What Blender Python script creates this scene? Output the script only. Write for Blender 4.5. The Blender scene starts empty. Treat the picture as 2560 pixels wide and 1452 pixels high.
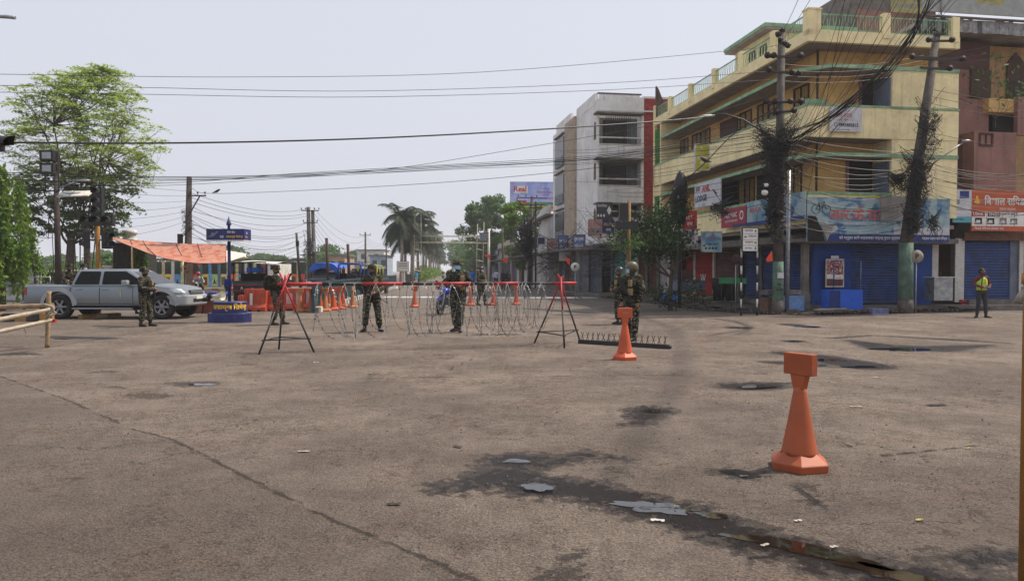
import bpy, math, random, re
import numpy as np
from mathutils import Vector, Matrix, noise as mnoise
from math import sin, cos, pi, radians as R, sqrt, atan2
SC = bpy.context.scene
COL = SC.collection
random.seed(11)
# ------------------------------------------------------------------ camera, world, sun, exposure
FPX = 1850.0; CX, CY = 1280.0, 726.0; HZ = 678.0; CAMH = 1.55
PITCH = math.atan((CY - HZ) / FPX)
cd = bpy.data.cameras.new('camera'); cam = bpy.data.objects.new('camera', cd); COL.objects.link(cam)
cd.sensor_width = 36.0; cd.lens = 36.0 * FPX / 2560.0; cd.clip_start = 0.05; cd.clip_end = 6000
cam.location = (0, 0, CAMH); cam.rotation_euler = (pi / 2 - PITCH, 0, 0)
SC.camera = cam
SUN_EL, SUN_AZ = R(56), R(20)          # azimuth counted from +x towards +y
sd = bpy.data.lights.new('sun', 'SUN'); sun = bpy.data.objects.new('sun', sd); COL.objects.link(sun)
sd.energy = 5.0; sd.angle = R(0.6); sd.color = (1.0, 0.90, 0.77)
sv = Vector((cos(SUN_EL) * cos(SUN_AZ), cos(SUN_EL) * sin(SUN_AZ), sin(SUN_EL)))
sun.rotation_euler = sv.to_track_quat('Z', 'Y').to_euler()
w = bpy.data.worlds.new('World'); SC.world = w; w.use_nodes = True
nt = w.node_tree; nt.nodes.clear()
o_ = nt.nodes.new('ShaderNodeOutputWorld'); bg = nt.nodes.new('ShaderNodeBackground')
sk = nt.nodes.new('ShaderNodeTexSky'); sk.sky_type = 'NISHITA'; sk.sun_disc = False
sk.sun_elevation = SUN_EL; sk.sun_rotation = pi / 2 - SUN_AZ
sk.air_density = 1.6; sk.dust_density = 7.0; sk.ozone_density = 1.2
mx = nt.nodes.new('ShaderNodeMix'); mx.data_type = 'RGBA'; mx.inputs[0].default_value = 0.82
mx.inputs[7].default_value = (5.85, 6.05, 6.85, 1)
nt.links.new(sk.outputs[0], mx.inputs[6]); nt.links.new(mx.outputs[2], bg.inputs[0]); nt.links.new(bg.outputs[0], o_.inputs[0])
bg.inputs[1].default_value = 0.132
vs = SC.view_settings
SC.display_settings.display_device = 'sRGB'
vs.view_transform = 'Standard'; vs.look = 'None'; vs.gamma = 1.0; vs.use_curve_mapping = False; vs.exposure = 0.0
SC.cycles.max_bounces = 6; SC.cycles.diffuse_bounces = 3; SC.cycles.glossy_bounces = 3
SC.cycles.transparent_max_bounces = 12; SC.cycles.volume_bounces = 1
SC.render.engine = 'CYCLES'
SC.cycles.use_denoising = True

# ------------------------------------------------------------------ photograph pixel -> place
def ray(px, py):
    x = (px - CX) / FPX; z = -(py - CY) / FPX
    c, s = cos(PITCH), sin(PITCH)
    return Vector((x, c + z * s, -s + z * c))
def W(px, py, Y):
    d = ray(px, py); return Vector((0, 0, CAMH)) + d * (Y / d.y)
def G(px, py, z=0.0):
    d = ray(px, py); return Vector((0, 0, CAMH)) + d * ((z - CAMH) / d.z)
def XY(px, Y): return (px - CX) / FPX * Y

# ------------------------------------------------------------------ materials
def S(r, g, b, k=1.0):
    f = lambda c: (c / 12.92 if c <= .04045 else ((c + .055) / 1.055) ** 2.4)
    return (f(r / 255) * k, f(g / 255) * k, f(b / 255) * k, 1)
MATS = {}
class NT:
    def __init__(s, m):
        s.m = m; m.use_nodes = True; s.t = m.node_tree; s.b = s.t.nodes['Principled BSDF']
        s.out = s.t.nodes['Material Output']
    def n(s, kind, **kw):
        x = s.t.nodes.new('ShaderNode' + kind)
        for k, v in kw.items():
            if k.startswith('i_'):
                k = k[2:]; k = int(k) if k.isdigit() else k.replace('_', ' ')
                x.inputs[k].default_value = v
            else: setattr(x, k, v)
        return x
    def l(s, a, b): s.t.links.new(a, b)
    def math(s, op, a, b=None, clamp=False):
        x = s.n('Math', operation=op); x.use_clamp = clamp
        for i, q in enumerate((a, b)):
            if q is None: continue
            if isinstance(q, (int, float)): x.inputs[i].default_value = q
            else: s.l(q, x.inputs[i])
        return x.outputs[0]
    def ramp(s, src, a, b, c0=0.0, c1=1.0):
        x = s.n('MapRange'); x.interpolation_type = 'SMOOTHSTEP'; x.inputs[1].default_value = a; x.inputs[2].default_value = b
        x.inputs[3].default_value = c0; x.inputs[4].default_value = c1
        s.l(src, x.inputs[0]); return x.outputs[0]
    def mix(s, f, a, b, mode='MIX'):
        x = s.n('Mix', data_type='RGBA', blend_type=mode)
        if isinstance(f, (int, float)): x.inputs[0].default_value = f
        else: s.l(f, x.inputs[0])
        for i, q in ((6, a), (7, b)):
            if isinstance(q, tuple): x.inputs[i].default_value = q
            else: s.l(q, x.inputs[i])
        return x.outputs[2]
    def noise(s, scale, detail=4, rough=.6, vec=None, dist=0.0):
        x = s.n('TexNoise'); x.inputs['Scale'].default_value = scale; x.inputs['Detail'].default_value = detail
        x.inputs['Roughness'].default_value = rough; x.inputs['Distortion'].default_value = dist
        s.l(vec if vec is not None else s.pos(), x.inputs['Vector']); return x.outputs['Fac']
    def pos(s):
        if not hasattr(s, '_p'): s._p = s.n('NewGeometry').outputs['Position']
        return s._p
    def bump(s, h, strength=.3, dist=.01):
        x = s.n('Bump'); x.inputs['Strength'].default_value = strength; x.inputs['Distance'].default_value = dist
        s.l(h, x.inputs['Height']); s.l(x.outputs[0], s.b.inputs['Normal']); return x
def mat(name, col, rough=.75, metal=0.0, var=.18, scale=3.0, bump=.0, bscale=60., dirt=0.0, dcol=None, streak=0.0, spec=.5, trans=0, alpha=None):
    if name in MATS: return MATS[name]
    m = bpy.data.materials.new(name); MATS[name] = m; k = NT(m)
    k.b.inputs['Roughness'].default_value = rough; k.b.inputs['Metallic'].default_value = metal
    k.b.inputs['Specular IOR Level'].default_value = spec
    n1 = k.noise(scale, 6, .65)
    dk = tuple(c * (1 - var * 1.6) for c in col[:3]) + (1,); lt = tuple(min(1, c * (1 + var)) for c in col[:3]) + (1,)
    c = k.mix(k.ramp(n1, .3, .7), dk, lt)
    if dirt > 0:
        n2 = k.noise(scale * 2.7, 8, .75, dist=.6)
        dc = dcol or (.09, .07, .055, 1)
        c = k.mix(k.math('MULTIPLY', k.ramp(n2, .5, .72), dirt), c, dc)
    if streak > 0:                      # rain streaks running down a wall
        mp = k.n('Mapping'); mp.inputs['Scale'].default_value = (7, 7, .35); k.l(k.pos(), mp.inputs['Vector'])
        n3 = k.noise(1.0, 5, .7, vec=mp.outputs[0])
        c = k.mix(k.math('MULTIPLY', k.ramp(n3, .5, .75), streak), c, (.06, .055, .05, 1))
    k.l(c, k.b.inputs['Base Color'])
    if bump > 0: k.bump(k.noise(bscale, 4, .7), bump, .01)
    if trans: k.b.inputs['Transmission Weight'].default_value = trans
    if alpha is not None: k.b.inputs['Alpha'].default_value = alpha
    return m

# ------------------------------------------------------------------ mesh builder
def Rz(a): return Matrix.Rotation(a, 4, 'Z')
class MB:
    def __init__(s): s.v = []; s.f = []; s.mi = []; s.ms = []; s.sm = []; s.X = None
    def mi_(s, m):
        if m not in s.ms: s.ms.append(m)
        return s.ms.index(m)
    def add(s, vs, fs, m, smooth=False):
        b = len(s.v); i = s.mi_(m)
        if s.X is not None: vs = [s.X @ Vector(q) for q in vs]
        s.v += [tuple(q) for q in vs]
        for f in fs: s.f.append(tuple(b + j for j in f)); s.mi.append(i); s.sm.append(smooth)
        return s
    def box(s, x0, x1, y0, y1, z0, z1, m):
        v = [(x, y, z) for z in (z0, z1) for x, y in ((x0, y0), (x1, y0), (x1, y1), (x0, y1))]
        return s.add(v, [(3, 2, 1, 0), (4, 5, 6, 7), (0, 1, 5, 4), (1, 2, 6, 5), (2, 3, 7, 6), (3, 0, 4, 7)], m)
    def cbox(s, c, sz, m, rot=None):
        hx, hy, hz = sz[0] / 2, sz[1] / 2, sz[2] / 2; c = Vector(c)
        v = [Vector((x, y, z)) for z in (-hz, hz) for x, y in ((-hx, -hy), (hx, -hy), (hx, hy), (-hx, hy))]
        if rot is not None:
            if isinstance(rot, (int, float)): rot = Matrix.Rotation(rot, 3, 'Z')
            v = [rot @ q for q in v]
        return s.add([q + c for q in v], [(3, 2, 1, 0), (4, 5, 6, 7), (0, 1, 5, 4), (1, 2, 6, 5), (2, 3, 7, 6), (3, 0, 4, 7)], m)
    def bar(s, a, b, w_, h, m, up=(0, 0, 1)):
        a, b = Vector(a), Vector(b); d = (b - a).normalized(); u = Vector(up)
        if abs(d.dot(u)) > .95: u = Vector((0, 1, 0))
        sx = d.cross(u).normalized(); sy = sx.cross(d).normalized()
        v = []
        for p in (a, b):
            for i, j in ((-1, -1), (1, -1), (1, 1), (-1, 1)): v.append(p + sx * i * w_ / 2 + sy * j * h / 2)
        return s.add(v, [(0, 1, 2, 3), (7, 6, 5, 4), (0, 4, 5, 1), (1, 5, 6, 2), (2, 6, 7, 3), (3, 7, 4, 0)], m)
    def tube(s, pts, r, m, n=6, cap=True, sq=1.0, upv=None, closed=False):
        P = [Vector(p) for p in pts]; N = len(P); rs = r if isinstance(r, (list, tuple)) else [r] * N
        t0 = (P[1] - P[0]).normalized(); u = Vector(upv) if upv else (Vector((0, 0, 1)) if abs(t0.z) < .9 else Vector((1, 0, 0)))
        a = t0.cross(u).normalized(); vs = []
        for i in range(N):
            t = (P[min(i + 1, N - 1)] - P[max(i - 1, 0)])
            t = t.normalized() if t.length > 1e-9 else t0
            a = (a - t * a.dot(t)); a = a.normalized() if a.length > 1e-6 else t.orthogonal().normalized()
            b = t.cross(a)
            rr = rs[i]; ra, rb = (rr if isinstance(rr, (tuple, list)) else (rr, rr * sq))
            for k in range(n):
                q = 2 * pi * k / n; vs.append(P[i] + a * (ra * cos(q)) + b * (rb * sin(q)))
        fs = []
        for i in range(N - 1):
            for k in range(n):
                k2 = (k + 1) % n; fs.append((i * n + k, i * n + k2, (i + 1) * n + k2, (i + 1) * n + k))
        s.add(vs, fs, m, n > 4)
        if cap:
            b = len(s.v) - len(vs)
            i = s.mi_(m)
            s.f.append(tuple(b + k for k in reversed(range(n)))); s.mi.append(i); s.sm.append(False)
            s.f.append(tuple(b + (N - 1) * n + k for k in range(n))); s.mi.append(i); s.sm.append(False)
        return s
    def cyl(s, a, b, r, m, n=12, r2=None): return s.tube([a, b], [r, r if r2 is None else r2], m, n)
    def lathe(s, prof, m, n=16, c=(0, 0, 0), sx=1, sy=1, smooth=True, rot=0.0, top=True):
        vs = []
        for r, z in prof:
            for k in range(n):
                q = 2 * pi * k / n + rot; vs.append((c[0] + r * cos(q) * sx, c[1] + r * sin(q) * sy, c[2] + z))
        fs = [(i * n + k, i * n + (k + 1) % n, (i + 1) * n + (k + 1) % n, (i + 1) * n + k) for i in range(len(prof) - 1) for k in range(n)]
        if top: fs += [tuple(reversed(range(n))), tuple((len(prof) - 1) * n + k for k in range(n))]
        return s.add(vs, fs, m, smooth)
    def ball(s, c, r, m, nu=12, nv=8, z0=-1.0):
        rx, ry, rz = r if isinstance(r, (tuple, list)) else (r, r, r)
        vs = []; a0 = math.asin(z0)
        for j in range(nv + 1):
            t = a0 + (pi / 2 - a0) * j / nv
            for k in range(nu):
                q = 2 * pi * k / nu; vs.append((c[0] + rx * cos(t) * cos(q), c[1] + ry * cos(t) * sin(q), c[2] + rz * sin(t)))
        fs = [(j * nu + k, j * nu + (k + 1) % nu, (j + 1) * nu + (k + 1) % nu, (j + 1) * nu + k) for j in range(nv) for k in range(nu)]
        return s.add(vs, fs, m, True)
    def prism(s, poly, y0, y1, m, ax='xz', smooth=False):
        """polygon (a,b) pairs in the ax plane pushed along the third axis"""
        n = len(poly)
        def mk(a, b, t):
            return {'xz': (a, t, b), 'yz': (t, a, b), 'xy': (a, b, t)}[ax]
        vs = [mk(a, b, y0) for a, b in poly] + [mk(a, b, y1) for a, b in poly]
        fs = [tuple(range(n)), tuple(reversed(range(n, 2 * n)))] + [(i, n + i, n + (i + 1) % n, (i + 1) % n) for i in range(n)]
        return s.add(vs, fs, m, smooth)
    def quad(s, a, b, c, d, m): return s.add([a, b, c, d], [(0, 1, 2, 3)], m)
    def grid(s, fn, nu, nv, m, smooth=True):
        vs = [fn(i / nu, j / nv) for j in range(nv + 1) for i in range(nu + 1)]
        fs = [(j * (nu + 1) + i, j * (nu + 1) + i + 1, (j + 1) * (nu + 1) + i + 1, (j + 1) * (nu + 1) + i) for j in range(nv) for i in range(nu)]
        return s.add(vs, fs, m, smooth)
    def mesh(s, name):
        me = bpy.data.meshes.new(name); me.from_pydata(s.v, [], s.f)
        for m in s.ms: me.materials.append(m)
        me.polygons.foreach_set('material_index', s.mi); me.polygons.foreach_set('use_smooth', s.sm)
        me.update(); return me
    def out(s, name, parent=None, label=None, kind=None, loc=None, rot=None, bev=0, cat=None, group=None):
        o = bpy.data.objects.new(name, s.mesh(name)); COL.objects.link(o)
        if parent is not None: o.parent = parent
        if loc is not None: o.location = loc
        if rot is not None: o.rotation_euler = rot
        tag(o, label, cat, group, kind)
        if bev:
            b = o.modifiers.new('edge', 'BEVEL'); b.width = bev; b.segments = 2; b.limit_method = 'ANGLE'; b.angle_limit = R(35)
        return o
def tag(o, label=None, cat=None, group=None, kind=None):
    if label: o['label'] = label
    if cat: o['category'] = cat
    if group: o['group'] = group
    if kind: o['kind'] = kind
    return o
def thing(name, label, cat, loc=(0, 0, 0), rz=0.0, group=None):
    o = bpy.data.objects.new(name, None); COL.objects.link(o); o.location = loc; o.rotation_euler = (0, 0, rz)
    o.empty_display_size = .2
    return tag(o, label, cat, group)
def kids(o): return [c for c in COL.objects if c.parent == o]
def shared(name, me, parent, loc, rot=None, scl=None):
    o = bpy.data.objects.new(name, me); COL.objects.link(o); o.parent = parent; o.location = loc
    if rot is not None: o.rotation_euler = rot
    if scl is not None: o.scale = scl
    return o
def dup(root, loc, rz, label, group=None, scl=None):
    r = root.copy(); COL.objects.link(r); r.location = loc; r.rotation_euler = (0, 0, rz)
    if scl: r.scale = scl
    r['label'] = label
    if group: r['group'] = group
    for c in KIDS[root.name]:
        d = c.copy(); COL.objects.link(d); d.parent = r
        for g in KIDS.get(c.name, ()):
            e = g.copy(); COL.objects.link(e); e.parent = d
    return r
KIDS = {}
def note_kids(root):
    ch = [o for o in COL.objects if o.parent == root]; KIDS[root.name] = ch
    for c in ch:
        g = [o for o in COL.objects if o.parent == c]
        if g: KIDS[c.name] = g
def crom(P, per=8):
    P = [Vector(p) for p in P]; out = []
    if len(P) < 3: return [P[0].lerp(P[-1], i / per) for i in range(per + 1)]
    Q = [P[0] * 2 - P[1]] + P + [P[-1] * 2 - P[-2]]
    for i in range(1, len(Q) - 2):
        a, b, c, d = Q[i - 1:i + 3]
        for k in range(per):
            t = k / per
            out.append(.5 * ((2 * b) + (c - a) * t + (2 * a - 5 * b + 4 * c - d) * t * t + (3 * b - a - 3 * c + d) * t ** 3))
    out.append(P[-1]); return out
def text(body, parent, loc, h, m, rot=(pi / 2, 0, 0), wmax=None, align='LEFT', bold=0.0, name='lettering', ext=.0015, sx=None, shear=0):
    """one line of flat print as a mesh: h = height of the line, fitted to wmax"""
    body = re.sub('((?:[\u0915-\u0939]\u094d)*[\u0915-\u0939])\u093f', '\u093f\\1', body)      # no shaping here: the short i sign is written before its letter
    c = bpy.data.curves.new(name, 'FONT'); c.body = body; c.size = 1.0; c.align_x = align; c.extrude = 0; c.offset = bold; c.resolution_u = 2; c.shear = shear
    t = bpy.data.objects.new(name + '_tmp', c); COL.objects.link(t)
    dg = bpy.context.evaluated_depsgraph_get(); me = bpy.data.meshes.new_from_object(t.evaluated_get(dg))
    xs = [v.co.x for v in me.vertices]; ys = [v.co.y for v in me.vertices]
    bpy.data.objects.remove(t); bpy.data.curves.remove(c)
    if not xs: return None
    wd, hh = max(xs) - min(xs), max(ys) - min(ys)
    k = h / hh; kx = k
    if wmax and (wd * k > wmax or sx): kx = wmax / wd
    x0 = {'LEFT': min(xs), 'CENTER': (min(xs) + max(xs)) / 2, 'RIGHT': max(xs)}[align]; y0 = min(ys)
    for v in me.vertices: v.co = ((v.co.x - x0) * kx, (v.co.y - y0) * k, 0)
    me.materials.clear(); me.materials.append(m); me.name = name
    o = bpy.data.objects.new(name, me); COL.objects.link(o); o.parent = parent; o.location = loc; o.rotation_euler = rot
    return o
# ------------------------------------------------------------------ SETTING: ground, kerbs, puddles, haze
def axis(lo, hi, step, far):
    a = list(np.arange(lo, hi + 1e-6, step)); ext = []
    q = step
    x = hi
    while x < far: q *= 1.5; x += q; ext.append(min(x, far))
    l = []; q = step; x = lo
    while x > -far: q *= 1.5; x -= q; l.append(max(x, -far))
    return np.array(l[::-1] + a + ext)
gx = axis(-24, 24, .12, 2400)
ys = [1.4]
while ys[-1] < 60: ys.append(ys[-1] + .03 + ys[-1] * .009)
gy = np.array([-2400, -300, -40, -5, 0.2] + ys + [75, 100, 150, 250, 450, 900, 1600, 2400])
XX, YY = np.meshgrid(gx, gy); shp = XX.shape; XX = XX.ravel(); YY = YY.ravel()
def gp(c): p = G(c[0], c[1]); return (p.x, p.y)
def chain_sdf(chains):
    d = np.full(XX.shape, 4.0)
    for ch in chains:
        pts = [(*gp(c), c[2]) for c in ch]
        if len(pts) == 1: pts = pts * 2
        for (ax, ay, ar), (bx, by, br) in zip(pts, pts[1:]):
            vx, vy = bx - ax, by - ay; L = vx * vx + vy * vy + 1e-9
            t = np.clip(((XX - ax) * vx + (YY - ay) * vy) / L, 0, 1)
            q = np.hypot(XX - ax - vx * t, YY - ay - vy * t) - (ar + (br - ar) * t)
            d = np.minimum(d, q)
    return d
WET_AND_SHADOW = [[(1160, 1215, .16), (1260, 1185, .26), (1340, 1212, .30), (1470, 1225, .24), (1600, 1262, .27), (1760, 1305, .26), (1900, 1352, .24), (2080, 1402, .22), (2300, 1450, .24), (2600, 1520, .3)],
       [(1290, 1152, .30)], [(1110, 1216, .14)], [(1340, 1165, .12), (1460, 1135, .14), (1560, 1150, .05)], [(1590, 1062, .10), (1625, 1026, .30)], [(1640, 1040, .10), (1560, 1062, .05)],
       [(1840, 966, .30), (1900, 964, .36), (1980, 958, .10)], [(1960, 882, .3), (2040, 892, .42), (2160, 914, .5), (2240, 918, .05)], [(1930, 905, .22), (2030, 912, .3)],
       [(2120, 850, .1), (2220, 868, .55), (2330, 872, .55), (2480, 862, .1)], [(2080, 845, .15), (2180, 838, .1), (2400, 850, .25), (2520, 858, .1)],
       [(1975, 811, .35), (2030, 818, .25)], [(1845, 819, .4)], [(1985, 853, .3)], [(1820, 1182, .14), (1900, 1190, .06)],  # last chain paints the near bollard's cast shadow as a dark patch
       [(445, 958, .12), (500, 960, .22)], [(130, 842, .25), (270, 846, .25)], [(40, 884, .28), (90, 886, .1)], [(250, 815, .25), (300, 815, .1)],
       [(1190, 836, .12), (1285, 836, .2)], [(1330, 772, .4), (1480, 783, .35)], [(1400, 1452, .06), (1440, 1380, .02)], [(2050, 1262, .02), (2015, 1215, .04)], [(2380, 1400, .1), (2520, 1395, .16)]]
TRACK_AND_SHADOW = [[(700, 1030, -.06), (1050, 935, -.06), (1420, 860, -.06), (1560, 790, -.06)], [(880, 1180, -.07), (1300, 1020, -.06), (1640, 900, -.06), (1690, 800, -.06)], [(1600, 790, .12), (1685, 822, .16), (1705, 880, .16), (1700, 945, .15), (1650, 1020, .1), (1590, 1110, .1), (1520, 1200, .06)], [(1700, 1280, .02), (1900, 1290, .0), (2200, 1260, .0)]]  # tyre tracks; the last chain is a cast shadow line painted on the road
POT = [[(335, 984, .12), (390, 990, .16)], [(240, 928, .12), (280, 928, .1)], [(275, 965, .06), (310, 970, .05)], [(1290, 1212, .1), (1360, 1216, .12)], [(1870, 966, .2)], [(1625, 1024, .14)]]
CRACK = [[(1120, 925, .003), (1190, 893, .003), (1440, 897, .003)], [(1120, 925, .003), (1400, 930, .003)], [(860, 948, .012), (1010, 944, .02), (1160, 942, .014), (1300, 942, .006), (1500, 938, .01), (1650, 937, .004), (1840, 935, .014), (1915, 934, .018)], [(1990, 1210, .006), (2040, 1260, .014)],
         [(300, 820, .0), (560, 930, .0)], [(1860, 880, .0), (2000, 900, .01)], [(2100, 1105, .0), (2200, 1140, .01), (2480, 1110, .0)]]
SEAM = [[(-100, 905, 0), (0, 940, 0), (170, 1000, 0), (330, 1072, 0), (430, 1098, 0), (560, 1165, 0), (700, 1235, 0), (850, 1308, 0), (960, 1350, 0), (1080, 1402, 0), (1210, 1462, 0), (1500, 1560, 0)]]
# which side of the seam (left = older asphalt)
sx_ = [gp(c) for c in SEAM[0]]; sxx = np.array([p[0] for p in sx_][::-1]); syy = np.array([p[1] for p in sx_][::-1])
side = np.interp(YY, syy, sxx) - XX
zz = np.zeros_like(XX)
pot = chain_sdf(POT); zz -= .015 * np.clip(1 - pot / .1, 0, 1) * (pot < .1)
V = np.stack([XX, YY, zz], 1)
nx, ny = shp[1], shp[0]
I = np.arange(nx * ny).reshape(shp)
Q = np.stack([I[:-1, :-1].ravel(), I[:-1, 1:].ravel(), I[1:, 1:].ravel(), I[1:, :-1].ravel()], 1)
me = bpy.data.meshes.new('ground'); me.vertices.add(len(V)); me.vertices.foreach_set('co', V.ravel().astype(np.float32))
me.loops.add(Q.size); me.loops.foreach_set('vertex_index', Q.ravel().astype(np.int32))
me.polygons.add(len(Q)); me.polygons.foreach_set('loop_start', np.arange(0, Q.size, 4, dtype=np.int32)); me.polygons.foreach_set('loop_total', np.full(len(Q), 4, np.int32))
me.polygons.foreach_set('use_smooth', np.ones(len(Q), bool)); me.update(calc_edges=True)
for nm, arr in (('wet', chain_sdf(WET_AND_SHADOW)), ('track', chain_sdf(TRACK_AND_SHADOW)), ('pot', pot), ('crack', chain_sdf(CRACK)), ('seam', chain_sdf(SEAM)), ('side', side)):
    at = me.attributes.new(nm, 'FLOAT', 'POINT'); at.data.foreach_set('value', arr.astype(np.float32))
g = bpy.data.objects.new('ground', me); COL.objects.link(g)
g['kind'] = 'structure'; g['label'] = 'dusty brown worn asphalt of the wide road junction'
gm = bpy.data.materials.new('asphalt'); k = NT(gm)
A = lambda n: k.n('Attribute', attribute_name=n).outputs['Fac']
big = k.noise(.35, 5, .6); mid = k.noise(2.2, 8, .72); med = k.noise(9, 6, .7); fine = k.noise(48, 6, .85); fin2 = k.noise(190, 3, .8)
col = k.mix(k.ramp(big, .35, .65), S(136, 122, 111), S(168, 152, 138))
col = k.mix(k.math('MULTIPLY', k.ramp(mid, .44, .62), .45), col, S(102, 89, 79))
col = k.mix(k.math('MULTIPLY', k.ramp(med, .52, .72), .35), col, S(143, 130, 116))
# old asphalt on the near left of the seam is greyer; the far carriageway too
sn = k.math('ADD', A('side'), k.math('MULTIPLY', k.math('SUBTRACT', med, .5), .25))
col = k.mix(k.math('MULTIPLY', k.ramp(sn, -.04, .04), .4), col, S(118, 107, 97))
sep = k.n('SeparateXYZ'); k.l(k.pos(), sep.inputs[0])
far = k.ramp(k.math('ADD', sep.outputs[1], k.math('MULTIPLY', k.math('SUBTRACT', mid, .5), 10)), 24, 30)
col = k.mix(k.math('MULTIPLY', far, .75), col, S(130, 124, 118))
# grit
vor = k.n('TexVoronoi', feature='F1'); vor.inputs['Scale'].default_value = 75; k.l(k.pos(), vor.inputs['Vector'])
grit = k.ramp(fine, .44, .58)
coarse = k.ramp(k.noise(.8, 4, .6), .38, .62, .55, 1.0)
col = k.mix(k.math('MULTIPLY', k.math('SUBTRACT', 1.0, grit), k.math('MULTIPLY', coarse, .6)), col, S(70, 61, 54))
pale = k.ramp(vor.outputs['Distance'], .0, .16, 1.0, 0.0)
pv = k.ramp(k.noise(23, 2, .5), .60, .66)
col = k.mix(k.math('MULTIPLY', k.math('MULTIPLY', pale, pv), .35), col, S(205, 198, 186))
# reddish dust along the seam and at random
col = k.mix(k.math('MULTIPLY', k.ramp(k.noise(.9, 6, .7, dist=.4), .5, .68), .35), col, S(136, 110, 92))
ed = k.math('MULTIPLY', k.math('SUBTRACT', k.noise(5, 9, .78), .5), .8)
ed2 = k.math('MULTIPLY', k.math('SUBTRACT', k.noise(13, 3, .6), .5), .5)
wd = k.math('SUBTRACT', k.math('ADD', k.math('ADD', A('wet'), k.math('MULTIPLY', ed, .8)), ed2), .02)
damp = k.ramp(wd, -.01, .04, 1, 0); wet = k.ramp(wd, -.12, -.06, 1, 0)
tr = k.math('ADD', A('track'), k.math('MULTIPLY', ed, .8))
col = k.mix(k.math('MULTIPLY', k.ramp(tr, -.10, .16, 1, 0), .42), col, S(74, 70, 70))  # darkens tyre tracks and the painted shadow line alike
col = k.mix(k.math('MULTIPLY', damp, k.ramp(fine, .35, .6, .95, .7)), col, S(54, 45, 39))  # damp ground, plus the bollard shadow painted through the same mask
col = k.mix(k.math('MULTIPLY', wet, k.ramp(fine, .35, .6, .98, .8)), col, S(20, 17, 16))
pd = k.math('ADD', A('pot'), ed2)
pt = k.ramp(pd, -.04, .05, 1, 0); col = k.mix(k.math('MULTIPLY', pt, k.ramp(fine, .3, .6, .95, .45)), col, S(52, 44, 38))
cr = k.math('ADD', A('crack'), k.math('MULTIPLY', k.math('SUBTRACT', k.noise(14, 6, .8), .5), .14))
ck = k.ramp(cr, .0, .03, 1, 0); col = k.mix(k.math('MULTIPLY', ck, .85), col, S(40, 34, 30))
se = k.math('ABSOLUTE', k.math('ADD', A('side'), k.math('MULTIPLY', k.math('SUBTRACT', k.noise(6, 8, .8), .5), .30)))
sk_ = k.math('MULTIPLY', k.ramp(se, .003, .03, 1, 0), k.ramp(k.noise(2.5, 4, .6), .36, .52))
col = k.mix(k.math('MULTIPLY', sk_, .7), col, S(56, 47, 41))
# thin random hairline cracks
v2 = k.n('TexVoronoi', feature='DISTANCE_TO_EDGE'); v2.inputs['Scale'].default_value = .55
vv = k.n('VectorMath', operation='ADD'); nv = k.n('TexNoise'); nv.inputs['Scale'].default_value = 3.0; nv.inputs['Detail'].default_value = 6
k.l(k.pos(), nv.inputs['Vector']); k.l(k.pos(), vv.inputs[0]); k.l(nv.outputs['Color'], vv.inputs[1]); k.l(vv.outputs[0], v2.inputs['Vector'])
hc = k.math('MULTIPLY', k.ramp(v2.outputs['Distance'], .002, .014, 1, 0), k.ramp(k.noise(.5, 3, .5), .5, .62))
col = k.mix(k.math('MULTIPLY', hc, .8), col, S(60, 50, 44))
k.l(col, k.b.inputs['Base Color'])
k.l(k.math('SUBTRACT', .92, k.math('ADD', k.math('MULTIPLY', damp, .22), k.math('MULTIPLY', wet, .42))), k.b.inputs['Roughness'])
k.b.inputs['Specular IOR Level'].default_value = .35
rdg = k.math('MULTIPLY', k.ramp(k.math('ABSOLUTE', k.math('SUBTRACT', k.noise(21, 3, .55, dist=.5), .5)), .004, .03, 1, 0), k.ramp(k.noise(.9, 5, .65), .42, .60, .12, 1))
rdg = k.math('MULTIPLY', rdg, k.ramp(k.noise(9, 2, .5), .42, .55))
k.b.inputs['Base Color'].links[0]
col2 = k.mix(k.math('MULTIPLY', rdg, .72), col, S(50, 42, 37)); stn = k.n('TexVoronoi', feature='F1'); stn.inputs['Scale'].default_value = 62; k.l(k.pos(), stn.inputs['Vector']); col2 = k.mix(k.math('MULTIPLY', k.ramp(stn.outputs['Distance'], .35, .75), .38), col2, S(62, 53, 47)); k.l(col2, k.b.inputs['Base Color'])
h = k.math('ADD', k.math('MULTIPLY', fine, 1.0), k.math('MULTIPLY', fin2, .35))
h = k.math('ADD', h, k.math('MULTIPLY', med, 1.5)); h = k.math('SUBTRACT', h, k.math('ADD', k.math('MULTIPLY', stn.outputs['Distance'], .5), k.math('MULTIPLY', rdg, .8)))
h = k.math('SUBTRACT', h, k.math('ADD', k.math('MULTIPLY', k.math('ADD', ck, sk_), 1.6), k.math('MULTIPLY', pt, 1.2)))
k.bump(h, 1.0, .03)
me.materials.append(gm)

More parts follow.
